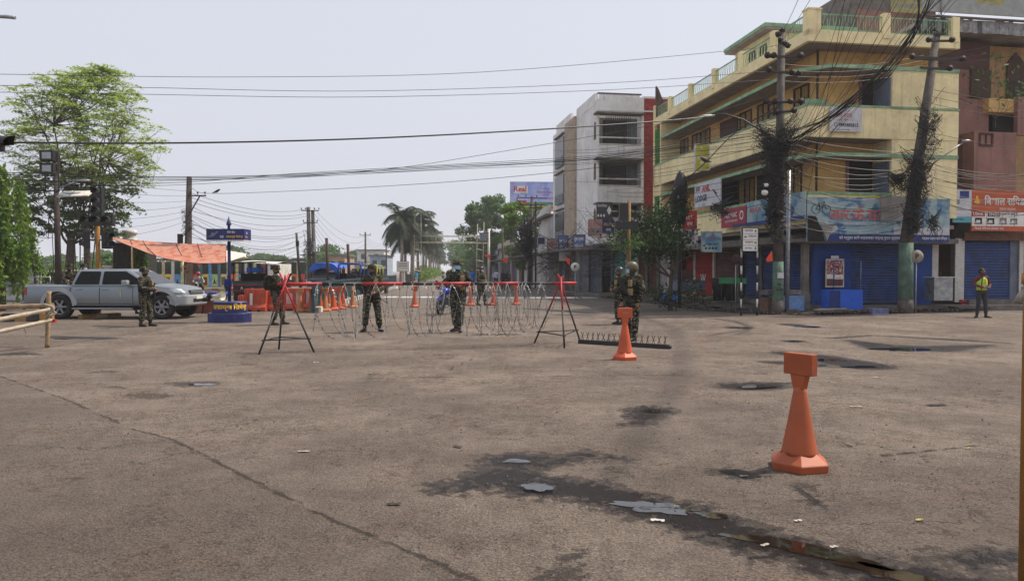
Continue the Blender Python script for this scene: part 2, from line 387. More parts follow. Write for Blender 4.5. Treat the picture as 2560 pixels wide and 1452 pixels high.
# puddles: flat irregular sheets of dirty water
def water(name, c, rough):
    m = bpy.data.materials.new(name); q = NT(m)
    q.b.inputs['Base Color'].default_value = c; q.b.inputs['Roughness'].default_value = rough
    q.b.inputs['Specular IOR Level'].default_value = .9; q.b.inputs['IOR'].default_value = 1.55
    q.bump(q.noise(3.5, 3, .5), .06, .01); return m
wm1 = water('puddle_water', S(26, 24, 22), .02); wm2 = water('muddy_water', S(30, 22, 17), .03)
PUD = [(1345, 1217, .16, .13, 0, wm1, 'small puddle in the pothole in the middle of the near wet patch'),
       (1290, 1153, .13, .09, 0, wm1, 'shallow round puddle above the near pothole, on grey wet asphalt'),
       (1640, 1268, .36, .15, -.32, wm1, 'bright long puddle reflecting the sky beside a white scrap'),
       (1780, 1288, .16, .07, -.45, wm1, 'narrow puddle just right of the bright long puddle'),
       (2000, 1372, .52, .12, -.62, wm2, 'long brown muddy puddle in the drainage streak, nearest the camera'),
       (2230, 1432, .30, .10, -.6, wm2, 'brown puddle running off the bottom edge of the road view'),
       (507, 961, .26, .13, 0, wm1, 'small pale puddle left of the seam, nearest the left tripod'),
       (1235, 836, .62, .16, 0, wm1, 'thin flat puddle behind the razor wire, beside the masked soldier'),
       (2255, 873, .95, .42, 0, wm1, 'large dark puddle on the right reflecting the leaning pole'),
       (2075, 900, .34, .26, .1, wm1, 'dark puddle behind the near cone head'),
       (2150, 917, .45, .15, .1, wm1, 'thin dark puddle right of the near cone head'),
       (2015, 817, .55, .38, 0, wm1, 'dark puddle in front of the blue box, by the shops'),
       (1890, 967, .34, .16, 0, wm1, 'broken black puddle left of the near cone'),
       (1630, 1026, .13, .12, 0, wm1, 'tiny puddle in the pothole on the tyre track'),
       (1845, 819, .28, .13, 0, wm1, 'thin dark puddle right of the spike strip, in the sun'),
       (1985, 853, .24, .12, 0, wm1, 'smallest dark puddle between the shops and the large dark puddle'),
       (160, 847, .4, .12, 0, wm1, 'dark puddle at the foot of the bamboo post')]
rr = random.Random(5)
for px, py, rx, ry, an, m, lab in PUD:
    p = G(px, py); n = 72; ph = rr.random() * 50; vs = [(0, 0, 0)]; b = MB()
    for i in range(n):
        a = 2 * pi * i / n
        f = .78 + .5 * mnoise.noise(Vector((cos(a) * 1.3 + ph, sin(a) * 1.3, 0))) + .22 * mnoise.noise(Vector((cos(a) * 3.5 + ph, sin(a) * 3.5, 3))) + .06 * mnoise.noise(Vector((cos(a) * 12 + ph, sin(a) * 12, 7)))
        vs.append((.88 * rx * f * cos(a), .88 * ry * f * sin(a), 0))
    b.add(vs, [(0, i + 1, (i + 1) % n + 1) for i in range(n)], m)
    b.out('puddle', label=lab, cat='puddle', loc=(p.x, p.y, .004), rot=(0, 0, an), group='puddles on the worn asphalt')
# haze: one closed box of pale air round everything
hz = bpy.data.materials.new('haze_air'); hz.use_nodes = True; t = hz.node_tree; t.nodes.clear()
oo = t.nodes.new('ShaderNodeOutputMaterial'); pv_ = t.nodes.new('ShaderNodeVolumePrincipled')
pv_.inputs['Color'].default_value = (.93, .95, 1, 1); pv_.inputs['Density'].default_value = .00055; pv_.inputs['Anisotropy'].default_value = .2
t.links.new(pv_.outputs[0], oo.inputs['Volume'])
MB().box(-2500, 2500, -2500, 2500, -1, 30, hz).out('haze', kind='stuff', label='pale dusty haze hanging over the street')
# ------------------------------------------------------------------ shared building materials
m_cream = mat('cream_paint', S(244, 228, 176), .85, var=.09, scale=1.3, dirt=.25, streak=.32, bump=.15, bscale=25)
m_ochre = mat('ochre_paint', S(216, 178, 112), .85, var=.12, scale=1.1, dirt=.25, streak=.25, bump=.1, bscale=25)
m_green = mat('pale_green_paint', S(138, 176, 140), .8, var=.2, scale=2.5, dirt=.35, streak=.3)
m_jali = mat('bright_green_lattice', S(78, 140, 62), .8, var=.25, scale=5, dirt=.3)
m_soff = mat('bare_soffit_concrete', S(150, 140, 134), .95, var=.15, scale=1.5, dirt=.3)
m_conc = mat('weathered_concrete', S(112, 106, 99), .95, var=.22, scale=2.5, dirt=.45, streak=.4, bump=.3, bscale=40)
m_dark = mat('dark_interior', S(34, 32, 34), .95, var=.1)
m_wood = mat('dark_brown_wood', S(74, 52, 42), .8, var=.2, scale=6)
m_glass = mat('dusty_glass', S(44, 49, 54), .3, var=.2, scale=3, dirt=.3, dcol=S(120, 115, 108), spec=.6)
m_iron = mat('dark_iron', S(48, 46, 46), .6, var=.2, scale=9, dirt=.3, dcol=S(90, 60, 42))
m_greydoor = mat('grey_blue_door', S(104, 118, 138), .7, var=.15, scale=2, dirt=.25)
m_bshut = mat('blue_shutter_paint', S(18, 56, 112), .6, var=.28, scale=1.6, dirt=.5, streak=.3)
m_bwall = mat('blue_wall_paint', S(14, 62, 136), .8, var=.16, scale=1.2, dirt=.3, streak=.2)
m_white = mat('dirty_white_paint', S(206, 200, 192), .85, var=.12, scale=1.5, dirt=.35, streak=.45)
m_black = mat('matt_black', S(22, 22, 24), .7, var=.1)
m_rub = mat('black_rubber', S(24, 24, 26), .75, var=.15, scale=9)
m_pink = mat('faded_pink_paint', S(146, 106, 96), .88, var=.14, scale=1.1, dirt=.35, streak=.45)
m_maroon = mat('maroon_paint', S(88, 58, 55), .88, var=.18, scale=1.4, dirt=.3, streak=.3)
m_purple = mat('mauve_dado', S(150, 108, 120), .88, var=.15)
m_wtile = mat('white_glazed_brick', S(212, 208, 202), .45, var=.08, scale=5, dirt=.2)
m_mortar = mat('grey_mortar', S(96, 92, 88), .95, var=.1)
m_metal = mat('galvanised_metal', S(158, 160, 162), .45, metal=.6, var=.2, scale=6, dirt=.3)

YBX, YBY, ANG = 11.12, 28.0, R(9.06)
E1 = (-sin(ANG), cos(ANG)); E2 = (cos(ANG), sin(ANG))
def onR(px, off=0.0, cx=YBX, cy=YBY):      # u and depth where a pixel column meets the plane local y = off
    kx = (px - CX) / FPX; ox, oy = cx + E1[0] * off, cy + E1[1] * off
    u = (kx * oy - ox) / (E2[0] - kx * E2[1]); return u, oy + E2[1] * u
def onL(px, off=0.0, cx=YBX, cy=YBY):      # v and depth where a pixel column meets the plane local x = off
    kx = (px - CX) / FPX; ox, oy = cx + E2[0] * off, cy + E2[1] * off
    v = (kx * oy - ox) / (E1[0] - kx * E1[1]); return v, oy + E1[1] * v
def zR(px, py, off=0.0, **k): return W(px, py, onR(px, off, **k)[1]).z
def zL(px, py, off=0.0, **k): return W(px, py, onL(px, off, **k)[1]).z
ROTS = {'R': 0.0, 'L': -pi / 2}
_cache = {}
def window(parent, x, y, z, w_, h, side, bars=True, kind='bar', name='window'):
    key = ('win', round(w_, 2), round(h, 2), bars, kind)
    if key not in _cache:
        f = MB(); fr = m_wood if kind != 'cream' else m_cream
        for a in (-w_ / 2, w_ / 2 - .06): f.box(a, a + .06, -.06, .03, 0, h, fr)
        f.box(-w_ / 2 + .06, w_ / 2 - .06, -.06, .03, 0, .06, fr); f.box(-w_ / 2 + .06, w_ / 2 - .06, -.06, .03, h - .06, h, fr)
        if kind == 'door': pass
        else: f.box(-.025, .025, -.05, .02, .06, h - .06, fr)
        p = MB().box(-w_ / 2 + .05, w_ / 2 - .05, .031, .05, .05, h - .05, m_glass if kind != 'dark' else m_dark)
        bb = MB(); n = max(3, int(w_ / .12))
        for i in range(n): q = -w_ / 2 + .06 + (w_ - .12) * (i + .5) / n; bb.box(q - .008, q + .008, -.085, -.069, .04, h - .04, m_iron)
        for q in (.3, .7): bb.box(-w_ / 2 + .04, w_ / 2 - .04, -.068, -.061, h * q - .01, h * q + .01, m_iron)
        _cache[key] = (f.mesh('window'), p.mesh('pane'), bb.mesh('window_bars'))
    a, b, c = _cache[key]
    o = shared(name, a, parent, (x, y, z), (0, 0, ROTS[side])); shared('pane', b, o, (0, 0, 0))
    if bars: shared('window_bars', c, o, (0, 0, 0))
    return o
def shutter(parent, a, b, z0, z1, m, pitch=.11, name='shutter', label=None, maxs=300):
    """roller shutter between local points a and b: a back sheet with every slat of its own"""
    a, b = Vector((a[0], a[1], 0)), Vector((b[0], b[1], 0)); d = b - a; L = d.length; rz = atan2(d.y, d.x)
    key = ('slat', round(L, 2), m.name, round(pitch, 3))
    if key not in _cache:
        p = MB(); pr = [(0, 0), (-.018, pitch * .25), (-.022, pitch * .5), (-.018, pitch * .78), (0, pitch * .97), (.01, pitch * .97), (.01, 0)]
        p.prism([(q, r) for q, r in pr], .03, L - .03, m, 'yz'); _cache[key] = p.mesh('slat')
    bk = MB().box(0, .03, -.03, .06, 0, z1 - z0, m).box(L - .03, L, -.03, .06, 0, z1 - z0, m).box(.03, L - .03, .02, .05, 0, z1 - z0, m)
    bk.box(.03, L - .03, -.03, .019, 0, .10, m)
    o = bk.out(name, parent, label, loc=(a.x, a.y, z0), rot=(0, 0, rz)); n = int((z1 - z0 - .12) / pitch)
    for i in range(n): shared('slat', _cache[key], o, (0, 0, .11 + i * pitch))
    return o

# ------------------------------------------------------------------ YELLOW corner building
YB = thing('corner_building', 'three storey yellow corner building with pale green balcony edges and rooftop railings', 'building', (YBX, YBY, 0), ANG)
LV, RU = 16.8, 6.36
m_rust0 = mat('rusty_sheet', S(84, 60, 54), .85, var=.3, scale=5, dirt=.4)
def ring(b, x0, z0, z1, m, t=.14, xl=0.0, vend=LV, uend=RU, ch=0.0):
    """parapet or lip that runs along the street face, round the corner and along the front face"""
    if ch:
        b.prism([(xl, ch), (xl + t, ch + .06), (ch + .06, x0 + t), (ch, x0)], z0, z1, m, 'xy')
        b.box(xl, xl + t, ch, vend, z0, z1, m); b.box(ch, uend, x0, x0 + t, z0, z1, m)
    else:
        b.box(xl, xl + t, x0, vend, z0, z1, m); b.box(xl + t, uend, x0, x0 + t, z0, z1, m)
bw = MB().box(1.15, RU, 1.15, LV, 3.35, 10.2, m_ochre)            # core upper floors
bw.box(1.9, RU, 3.2, LV, 0, 3.2, m_white)
ub = onR(2226)[0]
bw.box(ub, RU, 0.02, 1.149, 3.62, 9.25, m_cream)                         # flush bay on the front face
bw.out('wall', YB)
b = MB()
b.box(0, RU, 0, LV, 10.2, 10.42, m_soff); b.box(.15, RU, .15, LV, 3.2, 3.349, m_soff)
b.box(.16, 1.149, .16, LV, 6.62, 6.70, m_soff); b.box(1.15, ub, .16, 1.149, 6.62, 6.70, m_soff)
b.out('floor_slab', YB)
p = MB(); ring(p, -.02, 10.18, 10.62, m_cream, .16, xl=-.02); p.out('roof_curb', YB)
p = MB(); ring(p, 0, 6.62, 7.78, m_cream, .14, uend=ub); p.box(ub, RU, -.01, .018, 6.62, 7.74, m_cream); p.out('balcony_parapet', YB)
p = MB(); ring(p, 0, 3.35, 4.45, m_cream, .14, uend=ub); p.out('balcony_parapet', YB)
p = MB(); ring(p, -.03, 7.781, 7.86, m_green, .2, xl=-.03, uend=RU + .02); p.box(-.02, .75, -.04, .17, 7.862, 8.02, m_green); p.out('parapet_coping', YB)
p = MB(); ring(p, -.03, 4.451, 4.56, m_green, .2, xl=-.03, uend=ub); p.out('parapet_coping', YB)
vend_l = LV - 1.3
for z in (9.28, 5.95):                                                 # sun lips above the windows
    p = MB(); p.prism([(.02, 1.0), (.02, vend_l), (1.148, vend_l), (1.148, 1.148), (ub - .003, 1.148), (ub - .003, .02), (1.0, .02)], z - .02, z + .07, m_soff, 'xy')
    p.prism([(-.03, 1.0), (-.03, vend_l), (.018, vend_l), (.018, 1.02), (1.02, .018), (RU, .018), (RU, -.03), (1.0, -.03)], z - .04, z + .1, m_green, 'xy')
    p.out('sun_lip', YB)
# roof railing: posts and panels
pm = MB().box(-.13, .13, -.13, .13, 0, .95, m_cream); pmesh = pm.mesh('railing_post')
posts_v = [onL(q)[0] for q in (1636, 1672, 1722, 1781, 1847, 1927)]
posts_v[0] = min(posts_v[0], LV - .15)
def railing(parent, L, h, loc, rz, m, pitch=.12, name='railing_panel'):
    q = MB(); n = int(L / pitch)
    for i in range(n):
        x = (i + .5) * L / n; s_ = .03 if i % 2 else -.03
        q.bar((x, 0, 0), (x + s_, 0, h * .35), .022, .012, m); q.bar((x + s_, 0, h * .35), (x, 0, h * .7), .022, .012, m); q.bar((x, 0, h * .7), (x, 0, h), .022, .012, m)
    q.box(0, L, -.02, .02, h, h + .045, m); q.box(0, L, -.012, .012, .0, .03, m)
    return q.out(name, parent, loc=loc, rot=(0, 0, rz))
for v in posts_v: shared('railing_post', pmesh, YB, (.06, v, 10.42))
cp = MB().box(-.02, .5, -.02, .36, 10.42, 11.36, m_cream).box(-.05, .53, -.05, .39, 11.361, 11.42, m_cream).out('corner_post', YB)
pv = posts_v + [.36]
for a, c in zip(pv, pv[1:]): railing(YB, a - c - .2, .55, (.06, a - .12, 10.66), -pi / 2, m_green)
pu = [.5, onR(2207)[0], onR(2381)[0] - .05]
for u in pu[1:]: shared('railing_post', pmesh, YB, (u, .06, 10.42), scl=(1.1, 1, 1))
for a, c in zip(pu, pu[1:]): railing(YB, c - a - .22, .55, (a + .11, .06, 10.66), 0, m_green)
MB().box(.7, 1.9, .30, .34, 10.5, 10.85, m_green).out('green_board', YB)
# windows and doors: left face (recessed wall at local x = 1.15) and front face
for px0, px1, py0, py1, bars, kd in ((1703, 1717, 348, 388, True, 'bar'), (1732, 1749, 332, 372, True, 'bar'), (1753, 1771, 322, 362, True, 'bar'), (1851, 1873, 280, 322, True, 'bar'), (1895, 1915, 262, 306, True, 'bar'),
                                     (1780, 1797, 470, 520, True, 'bar'), (1864, 1882, 452, 505, True, 'bar'), (1970, 1998, 428, 480, True, 'bar'), (1986, 2014, 215, 262, True, 'bar')):
    v0, d0 = onL(px0, 1.15); v1, d1 = onL(px1, 1.15); zc = zL((px0 + px1) / 2, py1, 1.15)
    hgt = 1.58; zb = {True: 7.35, False: 4.15}[zc > 6.5]
    window(YB, 1.149, (v0 + v1) / 2, zb, abs(v0 - v1) + .3, hgt + .2, 'L', bars, kd)
for px0, px1, top, bot, m, nm in ((1800, 1843, 9.1, 6.72, m_maroon, 'door_curtain'), (1806, 1846, 5.9, 3.4, m_dark, 'open_doorway'), (1893, 1925, 5.9, 3.4, m_dark, 'open_doorway')):
    v0 = onL(px0, 1.15)[0]; v1 = onL(px1, 1.15)[0]
    MB().box(1.08, 1.148, min(v0, v1), max(v0, v1), bot, top, m).out(nm, YB)
for z0, z1 in ((6.71, 9.2), (3.36, 5.9)):                               # front face doors: dark opening and one grey leaf
    u0 = onR(2145 if z0 > 5 else 2115, 1.15)[0]; u1 = onR(2172, 1.15)[0]; u2 = onR(2222, 1.15)[0]
    MB().box(u0, ub - .06, 1.10, 1.148, z0, z1, m_dark).out('open_doorway', YB)
    MB().box(ub - .06, ub - .003, .12, 1.05, z0, z1 - .1, m_greydoor).out('door_leaf', YB, 'grey blue door leaf')
    MB().box(u0 - .07, u0, 1.04, 1.147, z0, z1, m_purple).out('door_frame', YB)
for u0, u1 in ((2190, 2214), (2240, 2268)):
    MB().box(onR(u0, 1.15)[0], onR(u1, 1.15)[0], 1.11, 1.148, 6.28, 6.5, m_conc).out('vent_block', YB)
MB().box(1.10, 1.148, 13.4, LV - 1.4, 6.71, 7.5, m_purple).box(1.10, 1.148, 1.2, 13.3, 3.36, 3.7, m_purple).out('painted_dado', YB)
MB().cyl((1.02, 1.04, 3.4), (1.02, 1.04, 10.2), .045, m_wood, 8).out('drain_pipe', YB)
# stair end with green lattice screens
e = MB().box(.0, 1.149, LV - 1.28, LV - 1.13, 3.36, 10.18, m_cream).box(0, .16, LV - .2, LV + .02, 3.36, 10.18, m_cream)
e.box(.03, .1, LV - 1.12, LV - .21, 6.0, 6.55, m_cream); e.out('end_pier', YB)
for z0, z1 in ((7.87, 9.95), (4.57, 6.55)):
    q = MB().box(.11, .13, LV - 1.12, LV - .21, z0, z1, m_dark)
    n = int((z1 - z0) / .16)
    for i in range(n + 1): q.box(.04, .10, LV - 1.12, LV - .21, z0 + i * .16, z0 + i * .16 + .05, m_jali)
    for j in range(6): y = LV - 1.12 + j * .172; q.box(.035, .098, y, y + .05, z0, z1, m_jali)
    q.out('lattice_screen', YB)
# rooftop hut
hu, hv = 1.75, 6.6
h = MB().box(hu + .45, hu + 4.2, hv + .45, hv + 4.0, 10.42, 12.85, m_cream); h.out('rooftop_room', YB)
MB().box(hu, hu + 4.6, hv, hv + 4.3, 12.851, 12.95, m_soff).box(hu - .04, hu + 4.64, hv - .04, hv + 4.34, 12.951, 13.12, m_green).out('rooftop_room_roof', YB)
for i in range(3): window(YB, hu + .448, hv + 1.0 + i * 1.1, 11.3, .6, 1.1, 'L', False)
window(YB, hu + 1.2, hv + .448, 11.3, .6, 1.1, 'R', False)
MB().prism([(0, 10.45), (.9, 10.45), (.15, 12.3), (0, 12.5)], LV - .5, LV - .3, m_rust0, 'xz').out('rusty_roof_sheet', YB, 'dark rusty pointed sheet')
window(YB, 1.149, 4.6, 7.35, 1.0, 1.6, 'L')
# ---- ground floor on the front face and corner
MB().box(onR(2035, .8)[0], onR(2127, .8)[0], .8, 1.0, .12, 2.75, m_bwall).out('blue_wall', YB); g0 = MB(); g0.box(onR(2262, .8)[0], onR(2330, .8)[0], .8, 1.0, .12, 2.75, m_bwall); g0.out('blue_wall', YB)
MB().box(onR(2330, .8)[0], RU - .05, .9, 1.0, .5, 2.75, m_white).out('pale_wall', YB)
shutter(YB, (onR(2127, .86)[0], .86), (onR(2262, .86)[0], .86), .30, 2.75, m_bshut, .105)
c0 = Vector((*E1, 0)) * 0
def loc_of(P): d = Vector((P.x - YBX, P.y - YBY)); return (d.x * E2[0] + d.y * E2[1], d.x * E1[0] + d.y * E1[1])
shutter(YB, loc_of(W(1953, 700, 30.6)), loc_of(W(2020, 700, 29.6)), .18, 2.7, m_bshut, .105)
MB().box(-.05, RU, -.1, .9, 2.62, 2.80, m_conc).box(-.25, -.051, 0, LV, 2.66, 2.78, m_conc).box(-.05, 1.9, .901, LV, 2.80, 2.95, m_conc).out('shop_beam', YB)
MB().box(.02, .25, .2, .42, 0, 2.615, m_conc).box(-.02, .29, .16, .46, 0.0, .75, m_conc).out('corner_pillar', YB)
MB().box(.5, RU + 4, -.15, 1.1, 0, .22, m_conc).out('plinth', YB)
# shops along the street face, seen aslant: (px from, px to, material)
m_red = mat('red_shutter_paint', S(168, 42, 40), .6, var=.2, scale=2, dirt=.35, streak=.3)
m_teal = mat('teal_shutter_paint', S(84, 184, 160), .6, var=.18, scale=2, dirt=.3, streak=.2)
m_rust = mat('rusty_brown_shutter', S(98, 66, 58), .7, var=.25, scale=2, dirt=.4)
m_wsh = mat('white_shutter_paint', S(176, 172, 168), .6, var=.15, scale=2, dirt=.4, streak=.3)
m_gsh = mat('grey_shutter_paint', S(92, 100, 116), .6, var=.2, scale=2, dirt=.3)
shops = [(1690, 1705, m_wsh), (1709, 1737, m_red), (1741, 1785, m_red), (1788, 1846, m_rust), (1864, 1903, m_bshut), (1908, 1944, m_bshut)]
XS = 1.2
for a, c, m in shops:
    v0 = onL(a, XS)[0]; v1 = onL(c, XS)[0]; shutter(YB, (XS, v0), (XS, v1), .3, 2.6, m, .12)
    MB().box(XS - .1, XS + .12, v1 - .22, v1 - .02, 0, 2.66, m_white if m in (m_wsh, m_red) else m_conc).out('shop_pier', YB)
MB().box(.4, 1.9, .9, LV, 0, .28, m_conc).out('shop_step', YB)
# ------------------------------------------------------------------ RED building to the right
m_gshd = mat('dull_grey_sheet', S(150, 154, 150), .6, var=.1, dirt=.3)
m_dochre = mat('dull_ochre_paint', S(176, 142, 98), .88, var=.15, scale=1.2, dirt=.35, streak=.35)
RB = thing('pink_building', 'pink and maroon building with a wooden fringed roof right of the yellow building', 'building', (YBX, YBY, 0), ANG)
U = lambda px, off=0.0: onR(px, off)[0]
q = MB(); ZR = lambda px, py, off=0.0: zR(px, py, off)
q.box(RU + .03, 14, 2.3, 9, 0, 11.1, m_maroon)
q.box(RU + .03, U(2465, 1.2), 1.2, 2.299, 6.9, 8.6, m_pink); q.box(RU + .03, U(2416, 1.2), 1.2, 2.299, 8.6, 9.75, m_pink)
q.box(U(2465, 1.2), 13, 1.6, 2.299, 3, 10.9, m_dochre)
q.box(RU + .03, U(2465, 1.2), 1.2, 2.299, 9.75, 10.9, m_maroon)
q.box(RU + .03, U(2430, .5), .9, 2.299, 4.3, 6.9, m_maroon); q.out('wall', RB)
MB().box(U(2430, .3), U(2535, .3), .3, 1.59, 4.3, ZR(2480, 330, .3), m_pink).out('projecting_room', RB)
MB().box(U(2416, 1.2), U(2465, 1.2), 1.1, 1.199, ZR(2440, 245, 1.2), 9.75, m_wood).out('dark_window', RB)
window(RB, (U(2441, .3) + U(2475, .3)) / 2, .297, ZR(2458, 366, .3), U(2475, .3) - U(2441, .3), .52, 'R', False)
a = MB(); z0, z1 = ZR(2528, 262, 1.6), ZR(2528, 160, 1.6); ua, uc = U(2506, 1.6), U(2549, 1.6)
a.prism([(ua, z0), (uc, z0), (uc, z1), ((ua + uc) / 2, z1 + .45), (ua, z1)], 1.52, 1.598, m_wood); a.out('arched_opening', RB)
railing(RB, uc - ua + .1, .8, (ua - .05, 1.3, z0 + .1), 0, m_iron, name='balcony_railing')
MB().box(U(2465, .9), 10.5, .9, 1.59, z0 - .5, z0 + .05, m_ochre).box(U(2537, .7), 10.5, .7, .899, ZR(2545, 338, .7), z0 + .1, m_pink).out('balcony', RB)
MB().box(U(2475, 1.3), U(2537, 1.3), 1.3, 1.58, ZR(2500, 328, 1.3), ZR(2500, 285, 1.3), m_dark).out('dark_recess', RB)
MB().box(RU - 1.6, 14, .3, 9, 11.1, 11.25, m_soff).out('roof', RB)
fr = MB()
rq = random.Random(3)
m_plk = mat('grey_fascia_board', S(150, 150, 152), .8, var=.3, scale=4, dirt=.4); m_plk2 = mat('dark_fascia_board', S(96, 92, 92), .8, var=.3, scale=4, dirt=.4)
fb = [MB().box(0, .19, 0, .03, -.28, .22, mm).mesh('fascia_board') for mm in (m_plk, m_plk2)]
for i in range(42): shared('fascia_board', fb[rq.random() < .35], RB, (RU - 1.6 + i * .2, .26 + rq.random() * .015, 11.2 + rq.uniform(-.02, .02)))
MB().box(RU - 1.7, 14, .1, .255, 11.43, 11.48, m_conc).out('roof_edge', RB)
BB = thing('rear_building', 'grey and pink building rising behind the yellow rooftop railings', 'building', (XY(2062, 41), 41, 0), ANG); zz_ = lambda py: W(0, py, 41).z
MB().prism([(0, 9), (6.6, 9), (6.6, zz_(-60)), (1.6, zz_(-40)), (1.5, zz_(2)), (0, zz_(34))], 0, 4, m_conc, 'xz').out('wall', BB); MB().box(1.7, 6.5, -.05, -.001, 9, zz_(20), m_pink).out('pink_panel', BB)
MB().box(3.9, 11.5, -1.2, -1.1, zz_(34), zz_(-60), m_gshd).out('metal_sheet', BB); MB().cyl((5.9, -1.3, 9), (5.9, -1.3, zz_(-30)), .04, m_iron, 6).out('pipe', BB)
# ground floor of the pink building
MB().box(U(2410, .6), U(2535, .6), .3, 1.2, 0, .42, m_conc).box(U(2535, .6), 12, .2, 1.2, 0, .42, m_conc).out('shop_step', RB)
shutter(RB, (U(2410, .7), .7), (U(2522, .7), .7), .42, 2.75, m_bshut, .115)
MB().box(U(2522, .7) + .01, U(2546, .7), .66, .9, .43, 2.9, m_gsh).box(U(2410, .7), 12, .5, 2.2, 2.9, 4.299, m_conc).out('shop_surround', RB)
m_brown = mat('painted_brown_fascia', S(96, 58, 40), .8, var=.3, scale=4, dirt=.3)
MB().box(U(2410, .4), 12, .4, .499, 2.78, 3.1, m_brown).out('brown_fascia', RB)
bm_ = MB().box(0, .215, 0, .06, 0, .068, m_wtile).mesh('brick')
def brickpier(parent, u0, u1, y, z0, z1):
    o = MB().box(u0, u1, y, y + .25, z0, z1, m_mortar).out('brick_pier', parent); n = int((z1 - z0) / .082); w_ = u1 - u0
    for i in range(n):
        off = -.11 if i % 2 else 0
        x = u0 + off
        while x < u1 - .03:
            a_ = max(x, u0); c_ = min(x + .225, u1)
            if c_ - a_ > .04: shared('brick', bm_, o, (a_, y - .02, z0 + i * .082), scl=((c_ - a_ - .012) / .215, 1, 1))
            x += .23
    return o
brickpier(RB, U(2387, .6), U(2410, .6), .6, .32, 2.9); brickpier(RB, U(2547, .6), U(2562, .6), .6, .42, 2.9)
# ------------------------------------------------------------------ signs and banners on the buildings
def ink(name, r, g, b): return mat('ink_' + name, S(r, g, b), .7, var=.08, scale=6, dirt=.12)
i_black, i_white, i_red, i_blue = ink('black', 34, 32, 36), ink('white', 225, 222, 216), ink('red', 176, 40, 44), ink('blue', 30, 56, 124)
i_yel, i_fadred, i_orange, i_teal, i_navy = ink('yellow', 226, 178, 44), ink('faded_red', 196, 96, 92), ink('orange', 218, 104, 34), ink('teal', 88, 168, 178), ink('navy', 28, 36, 92)
i_green, i_grey, i_maroon = ink('green', 60, 128, 66), ink('grey', 120, 118, 120), ink('crimson', 168, 40, 62)
p_white = mat('white_flex_banner', S(198, 198, 202), .6, var=.1, scale=3, dirt=.3)
p_grey = mat('faded_grey_banner', S(150, 146, 142), .75, var=.14, scale=3, dirt=.35)
p_orange = mat('orange_flex', S(190, 84, 36), .6, var=.1, scale=2, dirt=.15)
p_crim = mat('crimson_flex', S(160, 40, 62), .6, var=.12, scale=2, dirt=.15)
p_olive = mat('yellow_green_sign', S(176, 172, 40), .6, var=.12, scale=2, dirt=.2)
def twotone(name, c0, c1, c2, scale=.9):
    m = bpy.data.materials.new(name); k = NT(m); n = k.noise(scale, 4, .6, dist=.5)
    c = k.mix(k.ramp(n, .38, .5), c0, c1); c = k.mix(k.ramp(k.noise(scale * 1.7, 5, .6, dist=.8), .5, .62), c, c2)
    c = k.mix(k.math('MULTIPLY', k.ramp(k.noise(5, 7, .75), .5, .75), .35), c, S(110, 104, 98)); k.l(c, k.b.inputs['Base Color']); k.b.inputs['Roughness'].default_value = .6; return m
p_sky = twotone('blue_sky_print', S(104, 148, 160), S(158, 180, 184), S(70, 120, 156))
p_wave = twotone('blue_wave_print', S(40, 96, 156), S(140, 172, 186), S(184, 190, 190), 1.4)
p_bill = twotone('lilac_blue_print', S(132, 150, 214), S(170, 178, 226), S(120, 156, 222), .25)
def sign(name, label, origin, rz, w_, h, m, texts=(), rects=(), t=.05, fm=None, cat='sign', group=None, back=None, panel='panel'):
    o = thing(name, label, cat, origin, rz, group)
    b = MB().box(0, w_, 0, t, 0, h, m); b.out(panel, o)
    if fm:
        f = MB().box(-.04, 0, -.02, t + .01, -.04, h + .04, fm).box(w_, w_ + .04, -.02, t + .01, -.04, h + .04, fm).box(0, w_, -.02, t + .01, h, h + .04, fm).box(0, w_, -.02, t + .01, -.04, 0, fm); f.out('frame', o)
    if rects:
        for i, r_ in enumerate(rects):
            MB().box(r_[0] * w_, r_[1] * w_, -.004 - i * .0012, -.0002, r_[2] * h, r_[3] * h, r_[4]).out('print_field', o)
    for body, x, z, hh, mm, *rest in texts:
        text(body, o, (x * w_, -.004 - .0012 * len(rects) - .002, z * h), hh * h, mm, wmax=(rest[0] * w_ if rest else None), align=rest[1] if len(rest) > 1 else 'LEFT', bold=rest[2] if len(rest) > 2 else .01)
    return o
def signR(name, label, px0, px1, py0, py1, m, texts=(), rects=(), off=-.13, **kw):
    u0, d = onR(px0, off); u1, _ = onR(px1, off); z0 = W(px0, py1, d).z; z1 = W(px0, py0, d).z
    return sign(name, label, (YBX + E2[0] * u0 + E1[0] * off, YBY + E2[1] * u0 + E1[1] * off, z0), ANG, u1 - u0, z1 - z0, m, texts, rects, **kw)
def signL(name, label, px0, px1, py0, py1, m, texts=(), rects=(), off=-.13, zy=None, **kw):
    """py0/py1 are read at the far end px0"""
    v0, d = onL(px0, off); v1, _ = onL(px1, off); z0 = W(px0, py1, d).z; z1 = W(px0, py0, d).z
    return sign(name, label, (YBX + E1[0] * v0 + E2[0] * off, YBY + E1[1] * v0 + E2[1] * off, z0), ANG - pi / 2, v0 - v1, z1 - z0, m, texts, rects, **kw)
